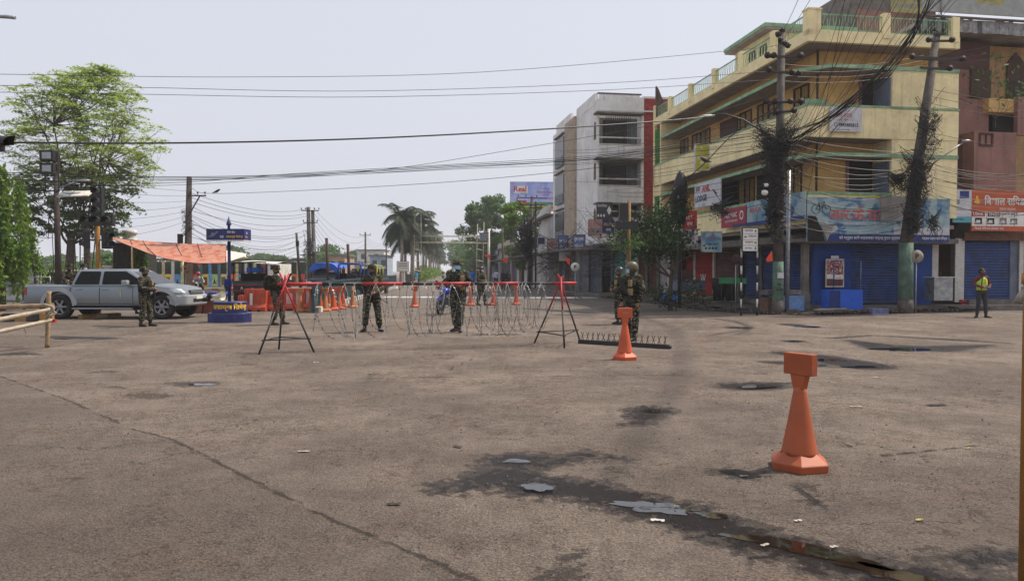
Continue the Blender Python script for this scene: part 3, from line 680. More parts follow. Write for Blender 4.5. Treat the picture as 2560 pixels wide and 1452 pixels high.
def wheelpair(o, x, z, r, m, y=-.012):
    """outline bicycle print"""
    b = MB()
    for cx_ in (x, x + r * 2.5):
        for i in range(18):
            a, c = 2 * pi * i / 18, 2 * pi * (i + 1) / 18
            b.bar((cx_ + r * cos(a), y, z + r * sin(a)), (cx_ + r * cos(c), y, z + r * sin(c)), .012, .022, m, up=(0, 1, 0))
    A_, B_, C_, D_, E_ = (x, y, z), (x + r * 1.0, y, z), (x + r * .75, y, z + r * 1.45), (x + r * 2.05, y, z + r * 1.4), (x + r * 2.5, y, z)
    for p_, q_ in ((A_, B_), (A_, C_), (B_, C_), (C_, D_), (B_, D_), (D_, E_), (D_, (x + r * 1.95, y, z + r * 1.8)), (C_, (x + r * .68, y, z + r * 1.7))): b.bar(p_, q_, .012, .03, m, up=(0, 1, 0))
    b.out('bicycle_print', o)
# big bicycle shop banner on the front face
sg = signR('shop_banner', 'torn sky blue bicycle shop banner with faded red letters across the yellow front', 2016, 2372, 492, 603, p_sky,
     [('आर.के.सा', .15, .47, .34, i_fadred, .38, 'LEFT', .02), ('को गर्नुका साथै माइकलका पार्टस् मुपथ मुल्यमा पाइन्छ', .22, .03, .105, i_white, .50), ('साइकल मर्मत पनि गरिन्छ ।', .80, .03, .10, i_white, .19)],
     [(.13, .998, .002, .16, i_blue), (.10, .60, .17, .46, p_wave), (.60, .998, .17, .34, p_white)], off=-.16, cat='banner', panel='banner_sheet')
wheelpair(sg, .35, 1.20, .17, i_black); wheelpair(sg, 5.0, .42, .19, i_black)
MB().prism([(0.02, .0), (.75, .0), (.35, .95), (.02, .95)], -.03, -.014, m_dark).out('torn_hole', sg)
MB().prism([(.78, .03), (1.05, .62), (.5, .62)], -.09, -.04, p_grey).out('torn_flap', sg)
signR('cloth_patch', 'grey brown patch cloth over the middle of the torn bicycle banner', 2200, 2268, 490, 552, p_grey, [('क्षेत्री टे', .12, .25, .22, i_grey, .7)], off=-.24, cat='cloth', panel='cloth_sheet')
u0 = onR(2200, -.2)[0]
signR('yellow_board', 'plain yellow board showing behind the top of the torn bicycle banner', 2088, 2199, 488, 507, mat('yellow_board_paint', S(212, 178, 66), .8, dirt=.2), off=-.10, cat='board')
sg = signL('shop_banner', 'sky blue bicycle banner on the street side behind the cable wrapped pole', 1866, 2010, 506, 566, p_sky, [('आर.के.सा', .05, .52, .26, i_fadred, .3, 'LEFT', .02), ('साइकल स्टोर', .45, .52, .26, i_fadred, .5, 'LEFT', .02)], [(.0, .998, .002, .15, i_blue)], off=-.30, cat='banner', panel='banner_sheet')
wheelpair(sg, 1.9, .4, .16, i_black)
wheelpair(sg, 3.2, .4, .16, i_black)
signL('shop_sign', 'crimson paint shop sign with white capitals beside the blue banner', 1802, 1863, 525, 571, p_crim, [('NEROLAC', .16, .5, .26, i_white, .5, 'LEFT', .02), ('HEALTHY HOME PAINTS', .18, .26, .12, i_white, .5), ('O', .76, .3, .5, i_white, .16, 'LEFT', .02)], [(.5, 1, 0, .12, i_blue)], off=-.3)
signL('lodge_banner', 'white cloth lodge banner with red and navy capitals hung below the balcony', 1735, 1800, 463, 524, p_white, [('ANIL', .3, .62, .26, i_red, .62, 'LEFT', .04), ('LODGE', .05, .26, .26, i_navy, .7, 'LEFT', .04), ('एनिल लज', .3, .06, .10, i_grey, .6)], [(.05, .22, .7, .88, i_grey)], off=-.25, cat='banner', panel='banner_sheet')
signR('lodge_sign', 'small white lodge board with a phone number on the front balcony', 2071, 2150, 268, 328, p_white, [('नील लज', .12, .58, .24, i_fadred, .8, 'LEFT', .01), ('घण्टाघर   वीरगंज', .2, .44, .10, i_grey, .6), ('9845885815', .26, .2, .15, i_black, .62, 'LEFT', .02), ('यहाँ ए सी डिलक्स कोठा टि भि सहित', .06, .04, .07, i_grey, .88)], [(.13, .22, .2, .36, i_grey), (.15, .20, .22, .34, p_white)], off=-.16)
# projecting yellow sign, stands square to the street face
P_ = W(1740, 424, 31.5)
sign('hanging_sign', 'tall yellow green sign with white letters sticking out from the street side balcony', (P_.x, P_.y, P_.z), R(2), XY(1772, 31.5) - XY(1740, 31.5), W(0, 362, 31.5).z - P_.z, p_olive, [('A', .32, .80, .13, i_white, .35, 'LEFT', .03), ('वालिका', .1, .40, .15, i_white, .8, 'LEFT', .02), ('लज', .3, .2, .13, i_white, .5, 'LEFT', .02)], fm=m_white, t=.18)
# pink building signs
signR('sewing_shop_sign', 'large orange sewing machine shop sign with white letters on the pink building', 2427, 2562, 474, 577, p_orange,
      [('बिशाल सपिङ', .22, .63, .24, i_white, .76, 'LEFT', .02), ('वीरगंज घण्टाघर', .5, .49, .09, i_white, .46), ('USHA', .02, .37, .08, i_white, .2, 'LEFT', .02), ('SINGER', .31, .37, .08, i_white, .2, 'LEFT', .02), ('JACK JACK', .57, .375, .08, i_blue, .42, 'LEFT', .02), ('सिलाई मेसिनको होलसेल तथा', .05, .02, .08, i_white, .9)],
      [(.0, 1, .12, .46, i_white), (.0, .24, .35, .455, i_red), (.29, .52, .35, .455, i_black), (.27, .276, .12, .46, i_black), (.55, .556, .12, .46, i_black), (.78, .786, .12, .46, i_black)], off=.12, t=.08)
sgm = signR('phone_shop_sign', 'narrow white and blue sign left of the orange sewing shop sign', 2380, 2426, 474, 556, p_white, [('ॐ श्री गणेशाय', .2, .36, .07, i_grey, .75), ('फोन सेन्टर', .1, .05, .09, i_blue, .8)], [(0, 1, 0, .18, i_teal), (.35, .85, .74, .96, i_blue), (.05, .35, .56, .7, i_grey)], off=.12)
def sewing(o, x, z, s_, m):
    b = MB(); y = -.014
    b.box(x, x + s_, y, y + .004, z, z + s_ * .12, m).box(x + s_ * .75, x + s_ * .95, y, y + .004, z + s_ * .12, z + s_ * .62, m).box(x + s_ * .1, x + s_ * .95, y, y + .004, z + s_ * .45, z + s_ * .66, m).box(x + s_ * .1, x + s_ * .25, y, y + .004, z + s_ * .22, z + s_ * .45, m)
    b.out('sewing_machine_print', o)
so = bpy.data.objects['sewing_shop_sign']
for i, (x, m) in enumerate(((.1, i_black), (.65, i_black), (1.2, i_grey), (1.68, i_grey))): sewing(so, x, .27, .36, m)
MB().lathe([(0, 0), (.12, .02), (.13, .10), (.07, .18), (.06, .26), (.03, .32)], i_yel, 10, (.2, -.02, 1.05), 1, .12).out('golden_emblem', so)
P_ = W(2228, 30, 38); sign('rooftop_sign', 'faded olive sign reading WARRANTY on the roof behind the railings', tuple(P_), ANG, 1.75, .75, mat('faded_olive_board', S(150, 146, 96), .7, dirt=.3), [('WARRANTY', .12, .3, .3, i_grey, .78, 'LEFT', .02)])
P_ = W(2445, 8, 33); sign('rooftop_sign', 'faded yellow shield shaped sign cut by the top edge at the right', tuple(P_), ANG, 1.3, .8, mat('faded_yellow_board', S(160, 154, 90), .7, dirt=.3), [('GOLD', .2, .1, .15, i_grey, .5)])
# TRANSFER sign, white blue board, red sign
P_ = W(1722, 614, 31.0)
sign('money_sign', 'white sign ending in black capitals NSFER, half hidden by the small tree', (P_.x - .8, P_.y, P_.z), R(3), 1.2, W(0, 574, 31).z - P_.z, p_white, [('TRANSFER', .05, .66, .24, i_black, .9, 'LEFT', .03), ('MONEY', .4, .3, .22, i_fadred, .5, 'LEFT', .02)])
P_ = W(1755, 628, 30.0)
sign('shop_board', 'tilted white and blue shop board under the crimson paint sign', (P_.x, P_.y, P_.z), R(4), .78, W(0, 581, 30).z - P_.z, p_sky, [('एफएक्स', .35, .6, .2, i_fadred, .3), ('मोबाइल सेन्टर', .15, .3, .16, i_navy, .7), ('● ● ● ●', .15, .1, .12, i_black, .7)], fm=m_metal)
P_ = W(1706, 575, 33.0)
sign('red_shop_sign', 'bright red shop sign behind the crown of the small tree', (P_.x, P_.y, P_.z), R(4), .66, .85, mat('red_flex', S(196, 44, 40), .6, dirt=.15), [('खुकुरी', .1, .55, .25, i_white, .8), ('रम', .3, .2, .2, i_white, .5)])
# lettering painted on the shutters
for px, py, body, hh, m, wm in ((1625, 712, 'BICYCLE', .42, i_black, 2.0), (1752, 708, 'W', .5, i_white, .7), (1716, 708, 'जय शिवम', .3, i_white, .9)):
    v, d = onL(px, XS - .06); z = W(px, py, d).z
    text(body, YB, (XS - .085, v, z), hh, m, rot=(pi / 2, 0, -pi / 2), wmax=wm, bold=.02, name='painted_lettering')
# direction sign with four white panels on two banded poles
P_ = W(1856, 622, 25.8); Q_ = W(1894, 622, 25.8)
ds = thing('direction_sign', 'white four panel direction sign with black arrows on two black and white poles', 'road sign', (P_.x, P_.y, 0), R(8))
wd_ = .56; z0 = 2.25; ph = .20
m_sgn = mat('white_sign_sheet', S(214, 212, 206), .5, var=.06, dirt=.12)
m_whi = mat('white_band_paint', S(196, 192, 186), .7, dirt=.3)
for i, (body, ar) in enumerate((('परवानीपुर', '↓'), ('आदर्शनगर', '→'), ('घण्टाघर', '←'), ('बसपार्क', '↑'))):
    z = z0 + i * ph; pn = MB().box(0, wd_, -.02, 0, z + .006, z + ph - .006, m_sgn).out('sign_panel', ds)
    text(body, pn, (.08 if ar != '←' else .22, -.0215, z + .06), .085, i_black, wmax=.3, bold=.015)
    b = MB(); ax, az = (.47, z + .10) if ar != '←' else (.10, z + .10)
    dx, dz = {'↓': (0, -1), '↑': (0, 1), '→': (1, 0), '←': (-1, 0)}[ar]
    nx_, nz_ = -dz, dx; pts = [(-1, -.3), (0, -.3), (0, -.8), (1, 0), (0, .8), (0, .3), (-1, .3)]
    b.prism([(ax + .055 * (p * dx + q * nx_ * .8), az + .055 * (p * dz + q * nz_ * .8)) for p, q in pts], -.026, -.0205, i_black); b.out('arrow', pn)
MB().box(-.03, 0, -.03, .02, z0 - .02, z0 + .8 + .02, m_black).box(wd_, wd_ + .03, -.03, .02, z0 - .02, z0 + .82, m_black).box(0, wd_, -.03, .02, z0 + .80, z0 + .82, m_black).out('sign_frame', ds)
for x in (-.01, wd_ + .02):
    p = MB()
    for j in range(8): p.cyl((x, .05, j * .29), (x, .05, j * .29 + .29), .032, m_black if j % 2 == 0 else m_whi, 8)
    p.cyl((x, .05, 2.32), (x, .05, 3.1), .03, m_metal, 8); p.out('pole', ds)
# billboard far down the street
P_ = W(1276, 527, 100); bw_ = XY(1420, 100) - XY(1276, 100); bh = W(0, 455, 100).z - P_.z
bb = sign('billboard', 'tall lilac blue drinks billboard on a rooftop far down the street', tuple(P_), R(3), bw_, bh, p_bill,
     [('Real', .06, .66, .2, i_red, .24, 'LEFT', .03), ('FRUIT', .18, .57, .06, i_green, .1), ('साथीहरूसँग', .56, .74, .07, i_maroon, .2), ('Favorite Real...', .46, .62, .07, i_red, .32, 'LEFT', .02), ('एक मात्र', .56, .52, .06, i_maroon, .2), ('# Friends Pet Bottle ma', .40, .40, .08, i_red, .42, 'LEFT', .02), ('Tetra Pet Bottle मा', .36, .08, .09, i_navy, .45)],
     [(0, 1, .18, .30, i_green), (0, 1, 0, .17, mat('orange_print', S(224, 150, 80), .6)), (.06, .30, .62, .86, i_white), (.09, .28, .24, .36, i_red)], t=.3, fm=m_metal, cat='billboard')
for x in (.5, bw_ / 2, bw_ - .5): MB().cyl((x, .4, -P_.z + 6), (x, .4, .1), .12, m_iron, 6).out('billboard_post', bb)
# ------------------------------------------------------------------ WHITE building beyond the yellow one
WX, WY = 5.3, 46.0
WBt = thing('apartment_building', 'four storey dirty white building with barred balconies and a red brick strip', 'building', (WX, WY, 0), ANG)
m_dwhite = mat('stained_white_wall', S(226, 224, 221), .9, var=.10, scale=.7, dirt=.35, dcol=S(120, 118, 114), streak=.32, bump=.1)
m_beige = mat('beige_stone_strip', S(176, 160, 142), .9, var=.15, scale=3, dirt=.35)
m_grille = mat('grey_balcony_grille', S(112, 120, 124), .7, var=.2, scale=3, dirt=.3)
m_rbrick = mat('red_painted_brick', S(158, 58, 56), .85, var=.25, scale=5, dirt=.25)
wr = lambda px, off=0.0: onR(px, off, WX, WY)[0]
wl = lambda px, off=0.0: onL(px, off, WX, WY)[0]
wz = lambda py, d=46.3: 1.55 + (HZ - py) / FPX * d
UW = wr(1637); LW = wl(1384)
b = MB()
b.box(.9, UW + 3, 1.0, LW, 0, wz(262), m_dwhite)
b.box(0, .9, 1.0, wl(1441), 3.2, wz(262), m_dwhite)
u1, u2 = wr(1602), wr(1608)
b.box(0, .10, 0, .999, 3.2, wz(252), m_dwhite)                       # return walls of the balcony bay
b.box(u1, u2, 0, .999, 3.2, wz(246), m_dwhite); b.box(u2, UW + 1, .25, .999, 3.2, wz(240), m_dwhite)
for a, c in ((246, 290), (366, 402), (468, 512)): b.box(.101, u1 - .001, 0, .12, wz(c), wz(a), m_dwhite)
b.box(.101, u1 - .001, .0, .12, 3.2, wz(548), m_dwhite)
b.out('wall', WBt)
for yt, yb in ((292, 365), (404, 467), (514, 547)):
    d = MB().box(.101, u1 - .002, .85, .999, wz(yb), wz(yt), m_grille).box(.101, u1 - .002, .121, .85, wz(yb) - .08, wz(yb), m_conc); d.out('balcony_recess', WBt)
    zt, zb = wz(yt), wz(yb); bars = MB(); a0, a1 = .101 + (u1 - .1) * .17, .101 + (u1 - .1) * .74
    MB().box(a0, a1, .80, .849, zb + .25, zt - .15, m_dark).out('dark_window', WBt)
    n = 13
    for i in range(n + 1): x = a0 + (a1 - a0) * i / n; bars.box(x - .018, x + .018, .05, .08, zb + .05, zt - .05, m_iron)
    bars.out('window_bars', WBt)
    MB().box(.10, u1, -.02, .14, zb + .42, zb + .5, m_white).box(.10, u1, -.015, .1, zb, zb + .07, m_white).out('balcony_rail', WBt)
    MB().box(-.2, u1 + .1, -.45, .3, zt + .02, zt + .12, m_conc).out('sun_lip', WBt)
q = MB(); n = 22                                                     # ribbed plaster under each balcony and the roof railing
for i in range(n):
    x = .15 + (u1 - .2) * i / n
    for a, c in ((372, 400), (474, 508)): q.box(x, x + .05, -.03, -.001, wz(c), wz(a), m_dwhite)
q.out('plaster_ribs', WBt, kind='stuff')
q = MB()
for i in range(26): x = .12 + (u1 - .2) * i / 26; q.box(x, x + .06, .02, .08, wz(258), wz(240), m_white)
q.box(.0, u1, -.02, .14, wz(240), wz(237), m_conc); q.box(.0, UW + .8, -.03, .10, wz(281), wz(278), m_dwhite); q.out('roof_railing', WBt)
q = MB(); q.box(u2 + .03, UW + .9, .16, .249, 3.2, wz(246), m_mortar); n = int((wz(246) - 3.2) / .15)
q.out('brick_backing', WBt)
q = MB()
for i in range(n):
    for j in range(-1, 8):
        x0 = u2 + .03 + j * .26 + (.13 if i % 2 else 0); a_, c_ = max(x0, u2 + .03), min(x0 + .24, UW + .9)
        if c_ - a_ > .05: q.box(a_, c_, .12, .17, 3.22 + i * .15, 3.22 + i * .15 + .13, m_rbrick)
q.out('brick_strip', WBt, 'red painted brick strip', kind='stuff')
for yt, yb in ((304, 349), (404, 449), (520, 553)):                  # narrow arched windows on the street side
    zt, zb = wz(yt), wz(yb); a = MB(); y0 = .38
    for ax_ in (0,): a.prism([(y0, zb), (y0 + .42, zb), (y0 + .42, zt - .2), (y0 + .21, zt), (y0, zt - .2)], -.03, .01, m_rust, 'yz')
    a.out('arched_window', WBt)
v0, v1 = wl(1441), wl(1419)
MB().box(-.15, .85, v0 + .01, v1 + .4, 3.2, wz(283, 50), m_beige).out('stone_column', WBt)
q = MB()
for i in range(46): q.box(-.17, -.151, v0 + .02, v1 + .39, 3.3 + i * .19, 3.3 + i * .19 + .13, m_beige)
q.out('stone_courses', WBt, kind='stuff')
MB().box(-.05, .899, v1 + .41, LW, 3.2, wz(300, 52), m_dwhite).out('street_wing', WBt)
for i in range(3):
    z = wz(355, 50) - i * 2.75
    MB().box(-.25, -.051, v1 + .6, LW - 1.2, z + 1.35, z + 1.45, m_conc).out('sun_lip', WBt)
    MB().box(-.12, -.052, v1 + .9, LW - 1.0, z - .2, z + 1.2, m_glass).out('window', WBt)
    MB().box(-.25, -.125, v1 + .7, LW - 1.5, z - .95, z - .25, m_grille).out('balcony_panel', WBt)
MB().box(-.02, .2, .6, wl(1441), wz(262), wz(240, 47), m_dwhite).out('roof_parapet', WBt); MB().box(.2, .4, v1, LW, wz(262), wz(255, 50), m_dwhite).out('roof_parapet', WBt)
# lower floors of this block: shutters, brown, teal, blue
lbs = []
def seg_shops(name, label, A, B, cols, h=3.0, depth=3.0):
    """A = far/left end, B = near/right end of a shop front"""
    A, B = Vector(A), Vector(B); d = B - A; L = d.length; o = thing(name, label, 'building', (A.x, A.y, 0), atan2(d.y, d.x), 'closed shops below the white building'); dn = d / L
    def pos(px):
        kx = (px - CX) / FPX; return (kx * A.y - A.x) / (dn.x - kx * dn.y)
    MB().box(0, L, .25, depth, 0, h, m_conc).out('wall', o)
    for a, c, m in cols:
        x0, x1 = max(.05, pos(a)), min(L - .02, pos(c))
        if x1 - x0 < .3: continue
        shutter(o, (x0, .2), (x1, .2), .3, 2.65, m, .125)
        MB().box(x1 + .01, x1 + .16, .0, .24, 0, h - .05, m_white if m in (m_wsh, m_teal) else m_conc).out('shop_pier', o)
    MB().box(-.1, L + .1, -.7, .249, h - .15, h - .03, m_conc).out('awning_slab', o)
    MB().box(0, L, -.9, .15, 0, .26, m_conc).out('shop_step', o)
    return o
seg_shops('shop_block', 'closed shops with teal, brown and white shutters below the white building front', (4.2, 45.4), (9.6, 42.2), [(1447, 1466, m_gsh), (1470, 1498, m_gsh), (1502, 1526, m_dark), (1532, 1562, m_teal), (1566, 1588, m_teal), (1592, 1612, m_rust), (1617, 1640, m_rust), (1645, 1668, m_wsh)])
seg_shops('shop_block', 'closed shops with grey and brown shutters below the street side of the white building', (2.6, 57.5), (4.1, 45.6), [(1384, 1396, m_rust), (1399, 1412, m_gsh), (1415, 1428, m_rust), (1431, 1445, m_gsh)], depth=1.0)
# hand painted boards on the upper edge of the shops
def wsign(name, label, px0, px1, py0, py1, Y, m, texts=(), rz=0, **kw):
    P = W(px0, py1, Y); return sign(name, label, tuple(P), rz, XY(px1, Y) - XY(px0, Y), W(0, py0, Y).z - P.z, m, texts, **kw)
p_blk = mat('black_flex', S(58, 58, 64), .6, dirt=.3); p_bluesign = mat('blue_white_sign', S(84, 104, 150), .6, var=.2, scale=4, dirt=.2)
p_pinksign = mat('faded_pink_sign', S(176, 142, 134), .7, dirt=.3)
wsign('shop_board', 'black board with white diamonds at the foot of the white balconies', 1491, 1531, 505, 552, 44.5, p_blk, [('Hotel Nikhar', .08, .74, .16, i_white, .6), ('◆ ◆ ◆', .05, .18, .2, i_white, .5), ('◆', .66, .3, .5, i_white, .3)], rz=R(6))
wsign('shop_board', 'faded pink and grey board left of the dark blue board', 1470, 1506, 548, 590, 43.5, p_pinksign, [('श्री गणेश स्टोर', .1, .6, .22, i_fadred, .8), ('कपडा पसल', .1, .2, .25, i_grey, .8)], rz=R(8))
wsign('shop_board', 'dark blue board with yellow letters under the black diamond board', 1506, 1537, 549, 583, 43.4, i_navy, [('होटल निल', .1, .5, .3, i_yel, .8), ('लज', .3, .15, .2, i_white, .4)], rz=R(6))
wsign('shop_board', 'yellowish board above the teal shutters behind the traffic light', 1538, 1594, 575, 602, 42.5, mat('pale_olive_flex', S(158, 158, 96), .7, dirt=.3), [('निल स्टोर', .3, .3, .35, i_black, .5)], rz=R(6))
wsign('shop_board', 'blue and white framed board nearest the beige stone column', 1433, 1462, 588, 624, 46, p_bluesign, [('बुक हाउस', .1, .55, .28, i_white, .8), ('स्टेशनरी', .12, .15, .25, i_white, .75)], rz=R(-14), fm=m_iron)
wsign('shop_board', 'blue framed board below the far wing of the white building', 1396, 1420, 590, 626, 50, p_bluesign, [('बुक स्टोर', .1, .5, .3, i_white, .8), ('वीरगंज', .12, .15, .22, i_white, .75)], rz=R(4), fm=m_iron)
wsign('shop_board', 'pinkish board left of the blue framed board, above the street tangle', 1370, 1392, 598, 630, 53, p_pinksign, [('फोटो', .1, .5, .3, i_fadred, .8)], rz=R(3), fm=m_iron)
wsign('upright_board', 'tall narrow white board with black letters standing by the far shops', 1361, 1371, 650, 704, 52, p_white, [('ल', .2, .78, .14, i_black), ('क्की', .1, .58, .14, i_black, .8), ('से', .2, .38, .14, i_black), ('न्ट', .15, .18, .14, i_black)], rz=R(2))
wsign('shop_board', 'tilted blue solar panel like board over the far shops', 1345, 1362, 594, 610, 58, i_navy, rz=R(-10), fm=m_white)
wsign('shop_board', 'white and blue board hanging over the furthest shops', 1316, 1332, 634, 656, 70, p_bluesign, [('क', .3, .3, .4, i_white)], rz=R(2))
for i, (a, c, y0, y1, Y, m) in enumerate(((1398, 1430, 628, 652, 49, p_white), (1440, 1478, 612, 640, 46, p_grey), (1374, 1394, 636, 654, 55, p_pinksign))):
    wsign('cloth_banner', ('torn white banner under the blue framed boards', 'long grey torn banner over the grey shutters', 'small pink torn banner beside the tall narrow board')[i], a, c, y0, y1, Y, m, rz=R(5), cat='banner', panel='banner_sheet')
# ------------------------------------------------------------------ further row of shops and houses down the right side
rs = random.Random(21)
fm_ = [mat('far_wall_' + n, S(*c), .9, var=.12, scale=.8, dirt=.35, streak=.4) for n, c in (('cream', (186, 178, 160)), ('white', (204, 202, 198)), ('grey', (146, 144, 142)), ('bluish', (150, 166, 180)), ('tan', (170, 146, 120)))]
labs = ['white low house with balcony ledges beyond the white apartment block', 'narrow white house behind the bright green tree', 'grey low shop house at the far end behind the dark street tree', 'cream low house between the street trees', 'bluish low shop house beside the bamboo gate', 'tan house furthest down the right side of the road']
hs = [(58.5, 66, 5.9, 1), (66.5, 76, 4.3, 1), (77, 88, 4.0, 2), (89, 104, 4.4, 0), (105, 125, 3.8, 3), (127, 150, 5, 4)]
def row_x(y): return 3.1 - .109 * (y - 57)
for (y0, y1, h, mi), lb_ in zip(hs, labs):
    o = thing('street_house', lb_, 'house', (row_x(y0), y0, 0), R(6.2), 'houses down the right side of the road')
    L = y1 - y0
    MB().box(.2, 9, 0, L, 0, h, fm_[mi]).out('wall', o); MB().box(-.3, 9.2, -.1, L + .1, h, h + .18, m_conc).box(0, .15, 0, L, h + .181, h + .9, fm_[mi]).out('roof', o)
    MB().box(-1.0, .19, 0, L, 2.9, 3.03, m_conc).out('awning_slab', o)
    n = int(L / 2.6)
    for i in range(n):
        m = rs.choice([m_gsh, m_rust, m_dark, m_wsh, m_bshut])
        MB().box(.14, .199, i * 2.6 + .3, i * 2.6 + 2.5, .2, 2.7, m).out('shutter', o)
        if h > 6:
            for z in np.arange(3.9, h - 1, 2.9): MB().box(.12, .199, i * 2.6 + .7, i * 2.6 + 1.8, z, z + 1.3, m_glass).out('window', o)
    if h > 6:
        for z in np.arange(3.6, h - 1, 2.9): MB().box(-.6, .199, 0, L, z - .2, z - .08, m_dwhite).out('ledge', o)
        MB().box(1.5, 4.5, -.04, -.001, 3.5, h - .6, m_glass if mi == 1 else m_conc).out('end_window', o)
# dirt verge and broken edge in front of the shops (real relief)
m_dirt = mat('dark_dirt', S(64, 54, 47), .98, var=.3, scale=4, dirt=.4, dcol=S(48, 40, 36), bump=.7, bscale=18)
m_slabs = mat('broken_slab', S(98, 90, 84), .95, var=.25, scale=3, dirt=.4, bump=.3)
edge = [(2480, 770), (2330, 780), (2150, 785), (1960, 787), (1800, 779), (1700, 768), (1600, 755), (1480, 741), (1400, 731), (1330, 720), (1270, 710)]
back = [onR(2480, .9), 0]
ep = [G(*c) for c in edge]
def wallp(P):   # push a verge point to the shop fronts
    return Vector((P.x + 3.0, P.y + 1.5, 0))
vb = MB(); nseg = 160
ecr = crom([(p.x, p.y, 0) for p in ep], 16)
def vfn(a, c):
    i = min(len(ecr) - 1, int(a * (len(ecr) - 1))); P = ecr[i]; Q = Vector((P.x + 3.6 * c, P.y + 1.3 * c, 0))
    n_ = mnoise.noise(Vector((Q.x * 1.1, Q.y * 1.1, 0))) * .5 + mnoise.noise(Vector((Q.x * 4, Q.y * 4, 5))) * .3
    Q.z = .02 + .10 * min(1, c * 6) + .10 * n_ * min(1, c * 5); Q.x += (.25 * n_ if c < .1 else 0); Q.y += (.35 * n_ if c < .1 else 0)
    return Q
vb.grid(vfn, 160, 26, m_dirt); vb.out('dirt_verge', kind='structure', label='broken dark dirt edge before the closed shops')
for i in range(46):
    P = ecr[rs.randrange(len(ecr))]; c = rs.random() ** 1.3; s_ = rs.uniform(.25, .8)
    b = MB(); b.cbox((0, 0, 0), (s_, s_ * rs.uniform(.5, 1), .07), m_slabs, Matrix.Rotation(rs.uniform(-.12, .12), 3, 'X') @ Matrix.Rotation(rs.uniform(0, 3), 3, 'Z'))
    b.out('paving_slab', label='loose broken slab on the dark dirt verge', cat='slab', group='loose slabs on the dirt verge', loc=(P.x + .3 + 2.6 * c, P.y + .2 + .9 * c, .13 + .05 * rs.random()))
st = MB()
for i in range(900):
    P = ecr[rs.randrange(len(ecr))]; c = rs.random() ** 2; s_ = rs.uniform(.02, .09)
    st.cbox((P.x - .15 + 3 * c, P.y - .25 + c, .06 + rs.random() * .05), (s_, s_ * .8, s_ * .6), m_slabs if rs.random() < .5 else m_dirt, Matrix.Rotation(rs.uniform(0, 3), 3, (rs.random(), rs.random(), 1)))
st.out('rubble', kind='stuff', label='small stones and rubble along the dirt verge')
# white crossing band on the far carriageway
m_paint = mat('worn_white_road_paint', S(186, 184, 180), .8, var=.2, scale=6, dirt=.6, dcol=S(128, 124, 120))
a0, a1 = G(872, 742), G(1500, 744); i = 0
for i in range(14):
    t0, t1 = i / 14, (i + .82) / 14
    A_, B_ = a0.lerp(a1, t0), a0.lerp(a1, t1)
    MB().add([(A_.x, A_.y - 1.1, .005), (B_.x, B_.y - 1.1, .005), (B_.x, B_.y + .9, .005), (A_.x, A_.y + .9, .005)], [(0, 1, 2, 3)], m_paint).out('road_marking', kind='structure', label='worn white crossing stripe on the far road')
# ------------------------------------------------------------------ LEFT side: divider, park fence, kerbs, cloth, canopy
m_teald = mat('dark_teal_railing', S(40, 64, 70), .6, var=.2, scale=3, dirt=.2)
def div_x(y): return -8.1 - .085 * (y - 36)
for i, (y0, y1) in enumerate(((27.5, 34), (34, 40), (40, 46), (46, 52), (52, 60), (60, 70), (88, 104), (104, 125), (125, 160), (160, 220))):
    o = thing('road_divider_railing', ('dark teal corrugated metal railing along the road, %s' % ('nearest the cones', 'second from the cones', 'third from the cones', 'fourth, behind the soldier', 'fifth, ending before the bamboo gate', 'beyond the bamboo gate', 'at the foot of the palms', 'past the palms', 'far down by the palms', 'furthest and smallest')[i]), 'railing', (div_x(y0), y0, 0), group='road divider railings')
    dx = div_x(y1) - div_x(y0); L = sqrt(dx * dx + (y1 - y0) ** 2); o.rotation_euler[2] = atan2(dx, -(y1 - y0)) * 1 + pi if 0 else atan2((y1 - y0), dx)
    n = int(L / .14) if y0 < 80 else 10
    b = MB()
    pts = []
    for k_ in range(n + 1): pts.append((.02 + (L - .04) * k_ / n, .03 if k_ % 2 else -.03))
    for p_, q_ in zip(pts, pts[1:]): b.add([(p_[0], p_[1], .28), (q_[0], q_[1], .28), (q_[0], q_[1], 1.1), (p_[0], p_[1], 1.1)], [(0, 1, 2, 3)], m_teald)
    b.box(0, L, -.05, .05, 1.08, 1.16, m_teald); b.out('corrugated_sheet', o)
    m = int(max(2, L / 2))
    for k_ in range(m + 1): MB().box(L * k_ / m - .04, L * k_ / m + .04, -.06, .06, 0, 1.2, m_teald).out('post', o)
    kb = MB()
    for k_ in range(int(L / .5)): kb.box(k_ * .5, k_ * .5 + .46, -.18, .18, 0, .2, m_white if k_ % 2 else m_conc)
    kb.out('base_blocks', o)
m_okerb = mat('orange_kerb', S(180, 120, 84), .9, dirt=.4)
MB().add([(div_x(88) + .5, 86, 0), (div_x(88) + .5, 86, .2), (div_x(300) + .5, 300, .2), (div_x(300) + .5, 300, 0), (div_x(88) - 1.5, 86, .2), (div_x(300) - 2, 300, .2)], [(0, 1, 2, 3)[::-1], (1, 4, 5, 2)[::-1]], m_okerb).out('kerb', kind='structure')
